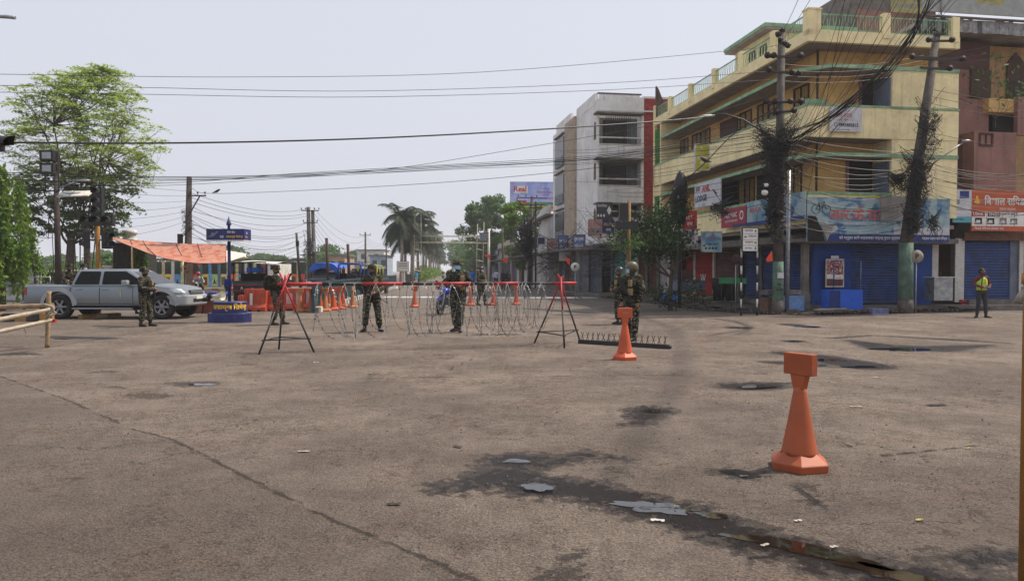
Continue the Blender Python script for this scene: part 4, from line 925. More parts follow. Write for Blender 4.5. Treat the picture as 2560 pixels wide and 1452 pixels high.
# park fence with painted panels, far left
pc = [S(*c) for c in ((240, 196, 90), (206, 220, 130), (236, 126, 70), (240, 204, 96), (180, 206, 140), (214, 86, 64), (96, 160, 214), (240, 224, 170))]
pms = [mat('fence_panel_%s' % n, c, .8, var=.2, scale=4, dirt=.35) for n, c in zip('ochre lime orange gold sage red blue sand'.split(), pc)]
m_tealp = mat('teal_post', S(74, 118, 112), .8, dirt=.3); m_woodp = mat('cream_post', S(200, 180, 140), .8, dirt=.3); m_brownp = mat('rust_post', S(150, 62, 52), .8, dirt=.3)
A_, B_ = W(385, 722, 62), W(766, 722, 66); A_.z = B_.z = 0; dv = B_ - A_; L = dv.length
pf = thing('park_fence', 'park fence of painted panels between coloured posts behind the red canopy', 'fence', (A_.x, A_.y, 0), atan2(dv.y, dv.x))
n = 17; pw = L / n
zt = 2.45
posts_m = [m_woodp, m_tealp, m_white, m_greydoor, m_brownp, m_woodp, pms[6], pms[4]]
for i in range(n):
    x = i * pw; MB().box(x + .14, x + pw - .1, -.03, .03, .25, 1.3, pms[(i * 3 + i // 3) % 8]).out('panel', pf)
    MB().box(x - .1, x + .13, -.09, .09, 0, zt, posts_m[(i * 5) % 8]).out('post', pf)
    bb_ = MB()
    if i % 2:
        for j in range(6): bb_.box(x + .2 + j * (pw - .4) / 6, x + .24 + j * (pw - .4) / 6, -.045, -.031, .35, 1.05, m_wood)
    else: bb_.prism([(x + pw * .3, .4), (x + pw * .5, .95), (x + pw * .7, .4), (x + pw * .5, .55)], -.045, -.031, m_wood)
    bb_.out('painted_motif', pf)
    gx_ = MB()
    for j in range(7): gx_.box(x + .16 + j * (pw - .3) / 7, x + .185 + j * (pw - .3) / 7, -.01, .01, 1.151, 2.2, m_iron)
    gx_.out('bars', pf)
MB().box(0, L, -.12, .12, zt + .001, zt + .16, m_conc).out('top_beam', pf); MB().box(0, L, .5, .6, .2, zt - .1, mat('dark_green_hedge_cloth', S(80, 108, 92), .95)).out('green_netting', pf)
MB().box(XY(300, 58), XY(770, 60), 57, 64.5, -.05, .2, m_slabs).out('footpath', kind='structure')
# striped kerbs
m_ky = mat('kerb_yellow', S(160, 124, 70), .9, dirt=.5); m_kb = mat('kerb_black', S(62, 60, 62), .9, dirt=.4); m_kp = mat('kerb_pale', S(178, 160, 128), .9, dirt=.4)
def kerb(p0, p1, seg, ma, mb, h=.16, w_=.22, lab=''):
    d = p1 - p0; L = d.length; o = bpy.data.objects.new('kerb', None); COL.objects.link(o); o.location = (p0.x, p0.y, 0); o.rotation_euler = (0, 0, atan2(d.y, d.x)); o['kind'] = 'structure'; o['label'] = lab
    n = int(L / seg)
    for i in range(n): MB().box(i * seg + .01, (i + 1) * seg - .01, 0, w_, 0, h, ma if i % 2 else mb).out('kerb_stone', o)
kerb(G(-60, 806), G(150, 803), .34, m_ky, m_kb, .26, .3, 'black and yellow striped kerb at the left behind the bamboo poles')
kerb(G(205, 797), G(330, 790), .45, m_kp, m_ky, .13, .25, 'faded orange kerb stones seen under the pickup')
kerb(G(490, 738), G(600, 738), .5, m_kp, m_ky, .45, .3, 'striped kerb in front of the painted park fence')
# near left: low white wall with grey cloth, iron park fence
A_ = W(-120, 745, 40); Bx = XY(95, 40)
lw = thing('low_wall', 'low whitewashed wall under the grey cloth at the far left', 'wall', (A_.x, 40, 0))
MB().box(0, Bx - A_.x, 0, .3, 0, .52, m_dwhite).out('wall_body', lw)
for i in range(8): MB().box(i * 1.4 + .02, i * 1.4 + 1.36, -.03, -.001, .06, .44, m_dwhite).out('wall_panel', lw)
gc = MB(); x0, x1 = XY(-80, 39.6), XY(87, 39.6)
gc.grid(lambda a, c: Vector((x0 + (x1 - x0) * a, 39.6 + .12 * sin(a * 9) * (.3 + c) + .08 * mnoise.noise(Vector((a * 5, c * 4, 0))), .5 + c * (1.3 + .07 * sin(a * 5)))), 40, 12, mat('grey_cloth', S(150, 150, 158), .9, var=.15, scale=2.5, dirt=.4, dcol=S(184, 184, 190)))
gc.out('cloth_banner', label='large faded grey cloth tied along the low white wall at the far left', cat='banner')
fx0, fx1 = XY(96, 38), XY(300, 38)
fe = thing('iron_fence', 'black iron park fence with white spear tips behind the pickup', 'fence', (fx0, 38, 0)); L = fx1 - fx0
MB().box(0, L, -.1, .1, 0, .35, m_conc).out('base', fe)
for z in (.6, 1.35): MB().box(0, L, -.02, .02, z, z + .05, m_black).out('rail', fe)
bar_ = MB().box(-.015, .015, -.015, .015, .35, 1.5, m_black).mesh('bar'); tip = MB().lathe([(.03, 0), (.035, .03), (.001, .14)], m_white, 5).mesh('spear_tip')
for i in range(int(L / .15)): shared('bar', bar_, fe, (i * .15 + .07, 0, 0)); shared('spear_tip', tip, fe, (i * .15 + .07, 0, 1.5))
for x in (XY(266, 38) - fx0, XY(285, 38) - fx0 + .2): MB().box(x, x + .42, -.25, .25, 0, 1.75, m_white).box(x - .05, x + .47, -.3, .3, 1.751, 1.85, m_white).out('gate_pillar', fe)
ga = MB(); gx0 = XY(288, 38) - fx0 + .45
for i in range(8): x = gx0 + i * .09; ga.box(x, x + .02, -.02, .0, .3, 1.2 + .5 * sin(pi * (i + .5) / 8), m_black)
ga.box(gx0, gx0 + .7, -.03, .01, .7, .74, m_black); ga.out('gate', fe)
# dark shed
sh = thing('dark_shed', 'black timber shed with vertical boards under the canopy edge', 'shed', (XY(283, 37), 37, 0), R(4)); sw = XY(345, 37) - XY(283, 37)
m_bwood = mat('blackened_board', S(42, 38, 38), .9, var=.3, scale=5)
MB().box(.0, sw, .05, 2.2, 0, 2.95, m_bwood).out('shed_body', sh)
for i in range(9): MB().box(i * sw / 9 + .01, (i + 1) * sw / 9 - .01, -.01, .049, 0, 2.5 + .45 * (i < 4), m_bwood).out('plank', sh)
MB().box(-.15, sw + .2, -.2, 2.4, 2.951, 3.02, m_metal).out('roof', sh)
# white urn finial and pale roof behind
u = MB(); P_ = W(318, 640, 45)
u.box(P_.x - .35, P_.x + .35, 45, 45.7, 0, P_.z, m_dwhite); u.out('white_pillar', label='white pillar topped by the pale urn left of the canopy', cat='pillar')
MB().lathe([(.2, 0), (.36, .25), (.4, .55), (.46, .6), (.46, .8), (.40, .82), (.36, 1.2), (.45, 1.25), (.42, 1.45), (.1, 1.5)], m_white, 14, (P_.x, 45.3, W(0, 635, 45).z)).out('urn', label='stacked white urn shape above the canopy end, by the big tree', cat='urn')
# RED canopy cloth
m_tarp = bpy.data.materials.new('red_print_tarpaulin'); k = NT(m_tarp)
mp = k.n('Mapping'); mp.inputs['Scale'].default_value = (2.4, 1, 5); k.l(k.pos(), mp.inputs['Vector'])
n1 = k.n('TexNoise'); n1.inputs['Scale'].default_value = 1.6; n1.inputs['Detail'].default_value = 3; k.l(mp.outputs[0], n1.inputs['Vector'])
c = k.mix(k.ramp(n1.outputs['Fac'], .52, .56), S(208, 152, 130), S(196, 112, 90)); c = k.mix(k.math('MULTIPLY', k.ramp(k.noise(.9, 5), .45, .7), .3), c, S(190, 110, 90))
k.l(c, k.b.inputs['Base Color']); k.b.inputs['Roughness'].default_value = .8
tb = k.n('BsdfTranslucent'); k.l(c, tb.inputs[0]); ms = k.n('MixShader'); ms.inputs[0].default_value = .35; k.l(k.b.outputs[0], ms.inputs[1]); k.l(tb.outputs[0], ms.inputs[2]); k.l(ms.outputs[0], k.out.inputs['Surface'])
top = [(280, 594, 36.5), (330, 600, 36.3), (400, 606, 36), (480, 610, 35.5), (565, 612, 35)]
bot = [(282, 598, 35), (332, 618, 33), (400, 643, 31.5), (470, 656, 31), (520, 659, 31), (565, 657, 31.5)]
tc = crom([W(*p) for p in top], 12); bc = crom([W(*p) for p in bot], 12)
cn = thing('canopy', 'sagging red printed tarpaulin canopy strung over the checkpoint on the left', 'canopy', tuple(tc[-1]))
o0 = tc[-1].copy()
def cf(a, c):
    P = tc[min(len(tc) - 1, int(a * (len(tc) - 1) + .5))].lerp(bc[min(len(bc) - 1, int(a * (len(bc) - 1) + .5))], c); P.z -= .28 * sin(pi * c) * a; P.z += .03 * mnoise.noise(P * 1.5); return P - o0
MB().grid(cf, 48, 14, m_tarp).out('cloth', cn)
pl = mat('pale_pink_cloth', S(222, 196, 184), .8, dirt=.1); T0, T1, T2, T3 = W(566, 626, 34.5), W(616, 634, 36), W(612, 640, 33), W(566, 656, 31.6)
MB().grid(lambda a, c: (T0.lerp(T1, a).lerp(T3.lerp(T2, a), c) - Vector((0, 0, .12 * sin(pi * c)))) - o0, 10, 8, pl).out('pale_flap', cn)
MB().tube([q - o0 for q in bc], .018, m_wood, 5).tube([q - o0 for q in tc], .018, m_wood, 5).out('hem_rope', cn)
for a in (.22, .36, .62, .8):
    MB().tube([cf(a, c) + Vector((.02, -.03, 0)) for c in (0, .15, .3, .45 if a != .36 else 1.0)], .02, m_rust, 5).out('seam_cord', cn)
cp_ = thing('canopy_pole', 'thin bamboo pole holding up the front of the red canopy near the parking sign', 'pole', (XY(458, 31), 31, 0)); MB().cyl((0, 0, 0), (0, 0, 1.95), .035, m_woodp, 6).out('shaft', cp_)
P_ = W(330, 618, 33); MB().cyl((P_.x, P_.y, 0), tuple(P_), .035, m_woodp, 6).out('canopy_pole', label='thin bamboo pole under the left low corner of the red canopy', cat='pole')
# low red cloth barrier and blue table
m_rcl = mat('orange_red_cloth', S(160, 78, 60), .85, var=.15, scale=3, dirt=.25)
A_, B_ = G(432, 781), G(556, 779)
MB().grid(lambda a, c: Vector((A_.x + (B_.x - A_.x) * a, A_.y + .3 * sin(a * 5) + .1 * c, c * (.12 + .33 * min(1, a * 1.8)) )), 24, 6, m_rcl).out('cloth_barrier', label='low orange red cloth stretched at ankle height in front of the pickup nose', cat='barrier')
tb_ = thing('folding_table', 'narrow table under a wrinkled dark blue cloth beside the blue sign post', 'table', (XY(464, 27.5), 27.5, 0)); tw = XY(572, 27.5) - XY(464, 27.5)
MB().grid(lambda a, c: Vector((tw * a, .7 * c - .35, .78 + .03 * sin(a * 14) - (.10 if c < .1 or a < .02 or a > .98 else 0) - (.06 * sin(a * 23) ** 2 if c < .12 else 0))), 40, 10, mat('navy_cloth', S(42, 50, 118), .8, var=.2, scale=4)).out('table_cloth', tb_)
for x in (.1, tw * .45, tw - .1):
    for y in (-.28, .28): MB().cyl((x, y, 0), (x + (.1 if x < 1 else 0), y, .74), .02, m_black, 6).out('leg', tb_)
# ---- blue advertising post on a round base
m_navyp = mat('navy_gloss_paint', S(30, 38, 98), .5, var=.2, scale=3, dirt=.4, dcol=S(84, 88, 112))
BP = G(565, 806); BP.y += .0; bp = thing('advertising_post', 'navy blue post with a square sign head on a round base lettered in yellow', 'sign post', (BP.x, BP.y + .3, 0))
kb_ = (BP.y + .3) / FPX
MB().lathe([(.65, 0), (.65, .27), (.64, .28), (.02, .285)], m_navyp, 28, (0, 0, 0), 1, .8, smooth=False).out('base_step', bp)
MB().lathe([(.52, .286), (.52, .60), (.50, .62), (.02, .63)], m_navyp, 28, (0, 0, 0), 1, .8, smooth=False).out('base_drum', bp)
MB().cyl((0, 0, .6), (0, 0, 2.55), .05, m_navyp, 12).out('shaft', bp)
hd = MB().box(-.57, .57, -.3, .3, 2.49, 2.83, m_navyp).out('sign_head', bp)
MB().cyl((0, 0, 2.831), (0, 0, 2.96), .045, m_navyp, 8).lathe([(.08, 2.96), (.075, 3.0), (.001, 3.24)], m_navyp, 10).out('finial', bp)
fr_ = MB()
for i in range(22): fr_.ball((-.55 + i * .052, -.3, 2.47), (.022, .01, .03), m_dwhite, 6, 4)
for i in range(10): fr_.ball((.57, -.27 + i * .06, 2.47), (.01, .022, .03), m_dwhite, 6, 4)
fr_.out('white_fringe', bp)
text('मेरो देश', bp, (.18, -.302, 2.69), .085, i_white, wmax=.4, align='CENTER', bold=.01)
text('मेरो', bp, (-.16, -.302, 2.55), .085, i_white, wmax=.16, bold=.01); text('जगदम्बा सिमेन्ट', bp, (.03, -.302, 2.54), .10, i_yel, wmax=.52, bold=.015)
text('देश', bp, (.572, -.12, 2.67), .09, i_white, rot=(pi / 2, 0, pi / 2), wmax=.25, bold=.01); text('सिमेन्ट', bp, (.572, -.2, 2.54), .09, i_yel, rot=(pi / 2, 0, pi / 2), wmax=.4, bold=.01)
sw_ = MB(); sw_.ball((-.38, -.302, 2.66), (.05, .004, .06), i_grey, 8, 6).prism([(-.56, 2.58), (-.4, 2.64), (-.24, 2.76), (-.2, 2.74), (-.36, 2.6)], -.306, -.3005, i_grey); sw_.out('emblem', bp)
# the yellow word bends round the drum
wt = text('जगदम्बा सिमेन्ट', bp, (0, 0, 0), .24, i_yel, wmax=1.25, bold=.03)
for v in wt.data.vertices:
    a = (v.co.x - .42) / .52; v.co = (.525 * sin(a), -.42 * cos(a) - .004 - .0, .34 + v.co.y)
wt.rotation_euler = (0, 0, 0)
# horn loudspeaker on the base
ls = thing('loudspeaker', 'cream horn loudspeaker and its black driver lying on the round blue base', 'loudspeaker', (BP.x - .22, BP.y - .05, .78), R(0))
MB().tube([(-.2, .05, .02), (-.05, .0, .02), (.08, -.03, .03), (.16, -.06, .04)], [.03, .05, .09, .15], mat('cream_plastic', S(206, 204, 186), .5, dirt=.2), 16, cap=False).out('horn', ls)
MB().cyl((-.32, .06, .02), (-.2, .05, .02), .07, m_black, 10).tube([(-.42, .05, -.1), (-.3, .1, .1), (-.1, .12, .12)], .02, m_black, 6).out('driver', ls)
MB().box(-.46, -.28, -.02, .1, -.148, -.04, m_black).out('amplifier_box', ls)
# ------------------------------------------------------------------ trees
def leafmat(name, c, c2, tr=.35):
    m = bpy.data.materials.new(name); k = NT(m); n = k.noise(.9, 3, .6); n2 = k.noise(9, 2)
    cc = k.mix(k.ramp(n, .35, .65), c, c2); cc = k.mix(k.math('MULTIPLY', n2, .4), cc, tuple(q * .6 for q in c[:3]) + (1,))
    k.l(cc, k.b.inputs['Base Color']); k.b.inputs['Roughness'].default_value = .6; k.b.inputs['Specular IOR Level'].default_value = .25
    t = k.n('BsdfTranslucent'); k.l(cc, t.inputs[0]); x = k.n('MixShader'); x.inputs[0].default_value = tr
    k.l(k.b.outputs[0], x.inputs[1]); k.l(t.outputs[0], x.inputs[2]); k.l(x.outputs[0], k.out.inputs['Surface']); return m
L_big = leafmat('leaf_soft_green', S(146, 168, 80), S(178, 194, 106), .5); L_dark = leafmat('leaf_deep_green', S(82, 104, 56), S(104, 124, 66), .4)
L_lime = leafmat('leaf_lime', S(92, 124, 44), S(124, 150, 60)); L_mid = leafmat('leaf_mid_green', S(76, 108, 56), S(96, 128, 66)); L_palm = leafmat('leaf_palm', S(34, 50, 30), S(54, 70, 40), .2)
L_shop = leafmat('leaf_shop_tree', S(38, 60, 34), S(56, 80, 42), .25)
m_bark = mat('grey_brown_bark', S(84, 72, 62), .95, var=.3, scale=9, bump=.5, bscale=30)
class Leaves:
    def __init__(s): s.c = []; s.n = []; s.sz = []
    def add(s, c, sz, flat=.3):
        s.c.append(c); s.sz.append(sz); s.n.append(flat)
    def mesh(s, name, m, seed=1, asp=.45):
        r = np.random.default_rng(seed); C = np.array(s.c); N = len(C); sz = np.array(s.sz); fl = np.array(s.n)
        d = r.normal(size=(N, 3)); d[:, 2] *= fl; d /= np.linalg.norm(d, axis=1)[:, None]
        e = r.normal(size=(N, 3)); e[:, 2] *= fl; e -= d * (e * d).sum(1)[:, None]; e /= np.linalg.norm(e, axis=1)[:, None]
        a = d * sz[:, None]; b = e * sz[:, None] * asp
        V = np.stack([C - a, C + b, C + a, C - b], 1).reshape(-1, 3)
        me = bpy.data.meshes.new(name); me.vertices.add(4 * N); me.vertices.foreach_set('co', V.ravel().astype(np.float32))
        me.loops.add(4 * N); me.loops.foreach_set('vertex_index', np.arange(4 * N, dtype=np.int32)); me.polygons.add(N)
        me.polygons.foreach_set('loop_start', np.arange(0, 4 * N, 4, dtype=np.int32)); me.polygons.foreach_set('loop_total', np.full(N, 4, np.int32)); me.update(calc_edges=True)
        me.materials.append(m); return me
def branch_tree(name, label, loc, h, spread, tr, lm, seed, levels=4, trunk_frac=.35, leaf=.12, per=26, cl=.5, up=.35, flat=.35, lean=(0, 0), kids_=(3, 4), group=None, cat='tree', jag=.25, bm=None, fill=0):
    r = random.Random(seed); o = thing(name, label, cat, loc, 0, group); wood = MB(); lv = Leaves(); bm = bm or m_bark
    def grow(p, d, L, rad, lev):
        pts = [p]; n = 4; q = p.copy(); dd = d.copy()
        for i in range(n):
            dd = (dd + Vector((r.gauss(0, jag), r.gauss(0, jag), r.gauss(0, jag * .5) + up * .12))).normalized(); q = q + dd * L / n; pts.append(q.copy())
        wood.tube(pts, [rad * (1 - .55 * i / n) for i in range(n + 1)], bm, 7 if lev < 2 else 4, cap=False)
        if lev >= levels:
            for i in range(per):
                t = r.random(); c = pts[0].lerp(pts[-1], .3 + .8 * t) + Vector((r.gauss(0, cl), r.gauss(0, cl), r.gauss(0, cl * flat))); lv.add(c, leaf * r.uniform(.6, 1.3), flat + .3)
            return
        k_ = r.randint(*kids_)
        for i in range(k_):
            t = r.uniform(.45, 1) if i else 1.0; s_ = pts[max(1, min(n, int(t * n)))]
            a = r.uniform(0, 2 * pi) + i * 2.4; el = r.uniform(.15, .95) if lev else r.uniform(.3, 1.0)
            nd = Vector((cos(a) * spread, sin(a) * spread, el * (1 + up))).normalized(); nd = (nd * .75 + dd * .45).normalized()
            grow(s_.copy(), nd, L * r.uniform(.6, .82), rad * .5, lev + 1)
    th = h * trunk_frac; top = Vector((lean[0], lean[1], th)); mid = Vector((lean[0] * .4, lean[1] * .4, th * .5))
    wood.tube([(0, 0, -.1), (0, 0, th * .15), mid, top], [tr * 1.4, tr * 1.05, tr * .9, tr * .72], bm, 9, cap=False)
    L0 = (h - th) / (sum(.71 ** i for i in range(levels)) * .82)
    for i in range(r.randint(4, 5)):
        a = i * 1.4 + r.random(); nd = Vector((cos(a) * spread, sin(a) * spread, r.uniform(.5, 1.1))).normalized(); grow(top.copy(), nd, L0, tr * .55, 1)
    for i in range(fill):
        a, q, z = r.uniform(0, 2 * pi), sqrt(r.random()), r.random()
        lv.add(Vector((top.x + cos(a) * q * h * .3, top.y + sin(a) * q * h * .3, th * .8 + z * h * .5)), leaf * 1.3, .8)
    wood.out('trunk', o); me_ = lv.mesh('crown', lm, seed); c = bpy.data.objects.new('crown', me_); COL.objects.link(c); c.parent = o
    return o
# the big airy tree left
P_ = W(215, 700, 40)
def spray_tree(name, label, loc, prof, lm, seed, nspray, per, sr, leaf, tr, th, hub=26, cx_=0.0, flat=.12, asp=.4):
    """limbs fan out to flat leaf sprays that fill a crown of the given (height, half width) profile"""
    r = random.Random(seed); o = thing(name, label, 'tree', loc); lv = Leaves(); wd = MB(); zs = [p[0] for p in prof]; hw = [p[1] for p in prof]; cxs = [p[2] if len(p) > 2 else cx_ for p in prof]
    fork = Vector((cx_ * .3, 0, th)); wd.tube([(0, 0, -.1), (0, 0, th * .2), (cx_ * .1, 0, th * .6), fork], [tr * 1.4, tr * 1.05, tr * .9, tr * .8], m_bark, 9, cap=False)
    def pick(lo=.35):
        z = r.uniform(zs[0], zs[-1]); w_ = float(np.interp(z, zs, hw)); c = float(np.interp(z, zs, cxs)); a = r.uniform(0, 6.283); q = (lo + (1 - lo) * r.random()) ** .6 if r.random() < .75 else r.random() * .6
        return Vector((c + cos(a) * w_ * q, sin(a) * w_ * q, z))
    prim = []
    for i in range(6):
        a = i * 1.05 + r.random() * .5; p = Vector((cxs[len(cxs) // 2] + cos(a) * hw[len(hw) // 2] * .42, sin(a) * hw[len(hw) // 2] * .42, zs[0] + (zs[-1] - zs[0]) * r.uniform(.15, .5))); prim.append(p)
        m_ = fork.lerp(p, .5) + Vector((r.gauss(0, .2), r.gauss(0, .2), -.25)); wd.tube(crom([fork, m_, p], 5), [tr * (.55 - .3 * k_ / 10) for k_ in range(11)], m_bark, 6, cap=False)
    sec = []
    for i in range(hub):
        p = pick(.2); p.z -= .4; q = min(prim, key=lambda v: (v - p).length + (2 if v.z > p.z + .5 else 0)); sec.append(p); m_ = q.lerp(p, .5) + Vector((r.gauss(0, .15), r.gauss(0, .15), -.15))
        wd.tube(crom([q, m_, p], 4), [tr * (.24 - .14 * k_ / 8) for k_ in range(9)], m_bark, 5, cap=False)
    for i in range(nspray):
        p = pick(); q = min(sec, key=lambda v: (v - p).length + (1.5 if v.z > p.z else 0)); m_ = q.lerp(p, .55) + Vector((r.gauss(0, .12), r.gauss(0, .12), -.12)); wd.tube(crom([q, m_, p], 3), [tr * (.075 - .045 * k_ / 6) for k_ in range(7)], m_bark, 4, cap=False)
        tx, ty = r.gauss(0, .22), r.gauss(0, .22); R_ = sr * r.uniform(.6, 1.25)
        for k_ in range(per):
            a = 6.283 * int(r.random() * 7) / 7 + r.gauss(0, .16); q_ = R_ * r.random() ** .7; x, y = cos(a) * q_, sin(a) * q_; lv.add(p + Vector((x, y, tx * x + ty * y - .25 * q_ * q_ / sr + r.gauss(0, .035) + .05)), leaf * r.uniform(.6, 1.2), flat)
    wd.out('trunk', o); c = bpy.data.objects.new('crown', lv.mesh('crown', lm, seed, asp)); COL.objects.link(c); c.parent = o; return o
spray_tree('large_tree', 'large airy light green tree spreading above the grey pickup on the left', (XY(216, 40), 40, 0), [(6.2, 3.2, -.1), (7.4, 3.9, .1), (8.8, 4.1, 0), (10.2, 3.7, -.4), (11.3, 2.7, .0), (12.3, 1.0, 1.0)], L_big, 7, 400, 115, .66, .092, .13, 3.6, 90)
spray_tree('shade_tree', 'darker thick leaved tree with hanging roots under the large airy tree', (XY(174, 42), 42, 0), [(3.6, 2.4, .6), (4.8, 3.2, .5), (6.0, 3.4, .4), (7.4, 2.4, .4)], L_dark, 12, 170, 90, .55, .10, .15, 3.0, 40, flat=.5, asp=.5)
rt = MB(); rr = random.Random(2)
for i in range(10):
    x = XY(rr.uniform(165, 235), 41) ; y = 41 + rr.uniform(-1.2, 1); rt.tube([(x, y, 0), (x + rr.uniform(-.1, .1), y, 1.6), (x + rr.uniform(-.2, .2), y, 3.6)], rr.uniform(.012, .035), m_bark, 5)
rt.tube([(XY(175, 41), 41, 0), (XY(182, 41), 41, 3.8)], .17, m_bark, 8); rt.tube([(XY(222, 40), 40, 0), (XY(219, 40), 40, 3.8)], .14, m_bark, 8)
rt.out('hanging_roots', bpy.data.objects['shade_tree'], loc=tuple(-Vector(bpy.data.objects['shade_tree'].location)))
def column_tree(name, label, loc, h, r0, lm, seed, n, leaf=.11, droop=.5, tr=.1, lean=0, zlo=.25, gaps=.3):
    r = random.Random(seed); o = thing(name, label, 'tree', loc); lv = Leaves()
    MB().tube([(0, 0, -.1), (lean * .3, 0, h * .4), (lean, 0, h * .97)], [tr, tr * .7, .02], m_bark, 7).out('trunk', o)
    cl_ = [(r.uniform(zlo, 1), r.uniform(0, 2 * pi), r.random()) for _ in range(int(n / 40))]
    for t, a, q in cl_:
        R_ = r0 * (1 - t) ** .5 * 1.15 * (.35 + .65 * q)
        for _ in range(40):
            s_ = r.random(); lv.add(Vector((lean * t + cos(a) * R_ * (.4 + .6 * s_) + r.gauss(0, .1), sin(a) * R_ * (.4 + .6 * s_) + r.gauss(0, .1), h * t - droop * s_ * s_ + r.gauss(0, .08))), leaf * r.uniform(.6, 1.3), 1.4)
    c = bpy.data.objects.new('crown', lv.mesh('crown', lm, seed)); COL.objects.link(c); c.parent = o; return o
column_tree('drooping_tree', 'bright lime green drooping tree cut by the left edge of the photograph', (XY(6, 29), 29, 0), 5.7, 1.05, L_lime, 3, 4200, .12, 1.3, .12)
column_tree('young_tree', 'thin leaning young tree with sparse lime leaves beside the floodlight mast', (XY(96, 31), 31, 0), 5.2, .55, L_lime, 4, 1500, .09, .5, .07, -.75, .3)
column_tree('young_tree', 'second sparse young tree just left of the thin leaning one', (XY(60, 30), 30, 0), 4.8, .5, L_lime, 5, 1300, .09, .5, .06, -.2, .35)
column_tree('small_tree', 'narrow dark green bush like tree in front of the black shed', (XY(352, 36), 36, 0), 2.9, .55, L_mid, 6, 2600, .08, .3, .06)
# small dark tree in front of the shops
P_ = G(1676, 776)
branch_tree('street_tree', 'small dark leafy tree growing in front of the red shutters', (P_.x, P_.y, 0), 4.4, 1.1, .09, L_shop, 33, levels=4, trunk_frac=.30, leaf=.085, per=64, cl=.30, up=.1, flat=.8, kids_=(2, 3))
branch_tree('street_shrub', 'low leafy bush at the foot of the small street tree', (P_.x + .2, P_.y - .1, 0), 1.3, 1.3, .03, L_shop, 34, levels=2, trunk_frac=.1, leaf=.07, per=40, cl=.22, up=.1, flat=.8, cat='bush')
branch_tree('climbing_plant', 'small light green plant round the yellow traffic light pole on the right', (XY(1566, 26.6), 26.6, 2.1), .8, 1.0, .02, L_mid, 35, levels=2, trunk_frac=.1, leaf=.05, per=18, cl=.15, up=.1, flat=.8, cat='plant')
branch_tree('wall_plant', 'leafy fig plant sprouting from the pink building wall', (XY(2470, 29.6), 29.3, 7.3), 2.6, .5, .02, L_mid, 36, levels=2, trunk_frac=.1, leaf=.10, per=10, cl=.3, up=.3, flat=.8, cat='plant')
# street trees on the right side of the road
def blob_tree(name, label, loc, h, rx, lm, seed, n, leaf, tr=.25, zlo=.25, group=None):
    r = random.Random(seed); o = thing(name, label, 'tree', loc, 0, group); lv = Leaves(); wd = MB(); wd.tube([(0, 0, -.1), (.1, 0, h * .3), (0, 0, h * .62)], [tr, tr * .8, tr * .4], m_bark, 7)
    cs = []
    for i in range(34):
        a, z = r.uniform(0, 2 * pi), r.uniform(zlo, .95); R_ = rx * sin(pi * min(1, (z - zlo * .7) / (1.12 - zlo * .7))) ** .7 * sqrt(r.random())
        c = Vector((cos(a) * R_, sin(a) * R_, h * z)); cs.append((c, r.uniform(.16, .30) * rx)); wd.tube([(0, 0, h * min(z * .7, .55)), c * .6 + Vector((0, 0, h * z * .35)), c], [.07, .05, .02], m_bark, 4, cap=False)
    for i in range(n):
        c, q = cs[r.randrange(len(cs))]; d = Vector((r.gauss(0, 1), r.gauss(0, 1), r.gauss(0, .7))); d = d.normalized() * q * (r.random() ** .35); lv.add(c + d, leaf * r.uniform(.6, 1.3), .8)
    wd.out('trunk', o); c = bpy.data.objects.new('crown', lv.mesh('crown', lm, seed)); COL.objects.link(c); c.parent = o; return o
blob_tree('street_tree', 'tallest dark green street tree down the right side of the road', (XY(1222, 112), 112, 0), 13.0, 4.2, L_mid, 41, 9000, .26, .4, .2)
blob_tree('street_tree', 'second dark green tree just right of the tallest street tree', (XY(1262, 108), 108, 0), 11.6, 3.0, L_mid, 42, 5000, .26, .3, .3)
blob_tree('street_tree', 'bright green bushy tree in front of the billboard', (XY(1308, 76), 76, 0), 8.8, 2.4, L_lime, 43, 6500, .18, .25, .22)
blob_tree('street_tree', 'low round green tree left of the tallest street tree', (XY(1190, 140), 140, 0), 5.6, 4.2, L_mid, 44, 4500, .26, .3, .1)
blob_tree('street_tree', 'hazy distant tree where the right kerb meets the horizon', (XY(1140, 260), 260, 0), 12.5, 7.0, L_mid, 45, 3000, .5, .3, .05)
rp = random.Random(77)
for i, y in enumerate((170, 205, 320, 390)):
    blob_tree('distant_tree', 'faint tree far down the right side of the road', (XY(1110, y) + 5 + y * .012, y, 0), 9, 5, L_mid, 50 + i, 1800, .5, .3, .05, 'faint trees far down the right side of the road')
# palms along the median
def palm_mesh(seed, h, fl, nf=30):
    r = random.Random(seed); t = MB(); t.tube([(0, 0, 0), (.1, 0, h * .5), (.05, .1, h)], [.24, .17, .15], mat('palm_trunk', S(150, 142, 130), .9, var=.2, scale=3), 8)
    f = MB()
    for i in range(nf):
        a = i * 2.4 + r.random() * .5; el = r.uniform(-.35, 1.25); L = fl * r.uniform(.8, 1.1); p = Vector((0, 0, h)); d = Vector((cos(a) * cos(el), sin(a) * cos(el), sin(el))); pts = [p.copy()]
        for k_ in range(8): d = (d + Vector((0, 0, -.17 - .02 * k_))).normalized(); p = p + d * L / 8; pts.append(p.copy())
        f.tube(pts, [.04, .035, .03, .03, .025, .02, .015, .01, .008], L_palm, 4, cap=False)
        for k_ in range(1, 9):
            for j in range(6):
                q = pts[k_ - 1].lerp(pts[k_], j / 6); dd = (pts[k_] - pts[k_ - 1]).normalized(); sd_ = dd.cross(Vector((0, 0, 1))); sd_ = sd_.normalized() if sd_.length > .01 else Vector((1, 0, 0))
                w_ = L * .26 * sin(pi * min(1, (k_ + .5) / 9.5)) + .1
                for s_ in (-1, 1):
                    tip_ = q + sd_ * s_ * w_ + dd * w_ * .5 + Vector((0, 0, -w_ * r.uniform(.3, .7))); f.add([q - dd * .05, q + dd * .05, tip_], [(0, 1, 2)], L_palm)
    return t.mesh('trunk'), f.mesh('crown')
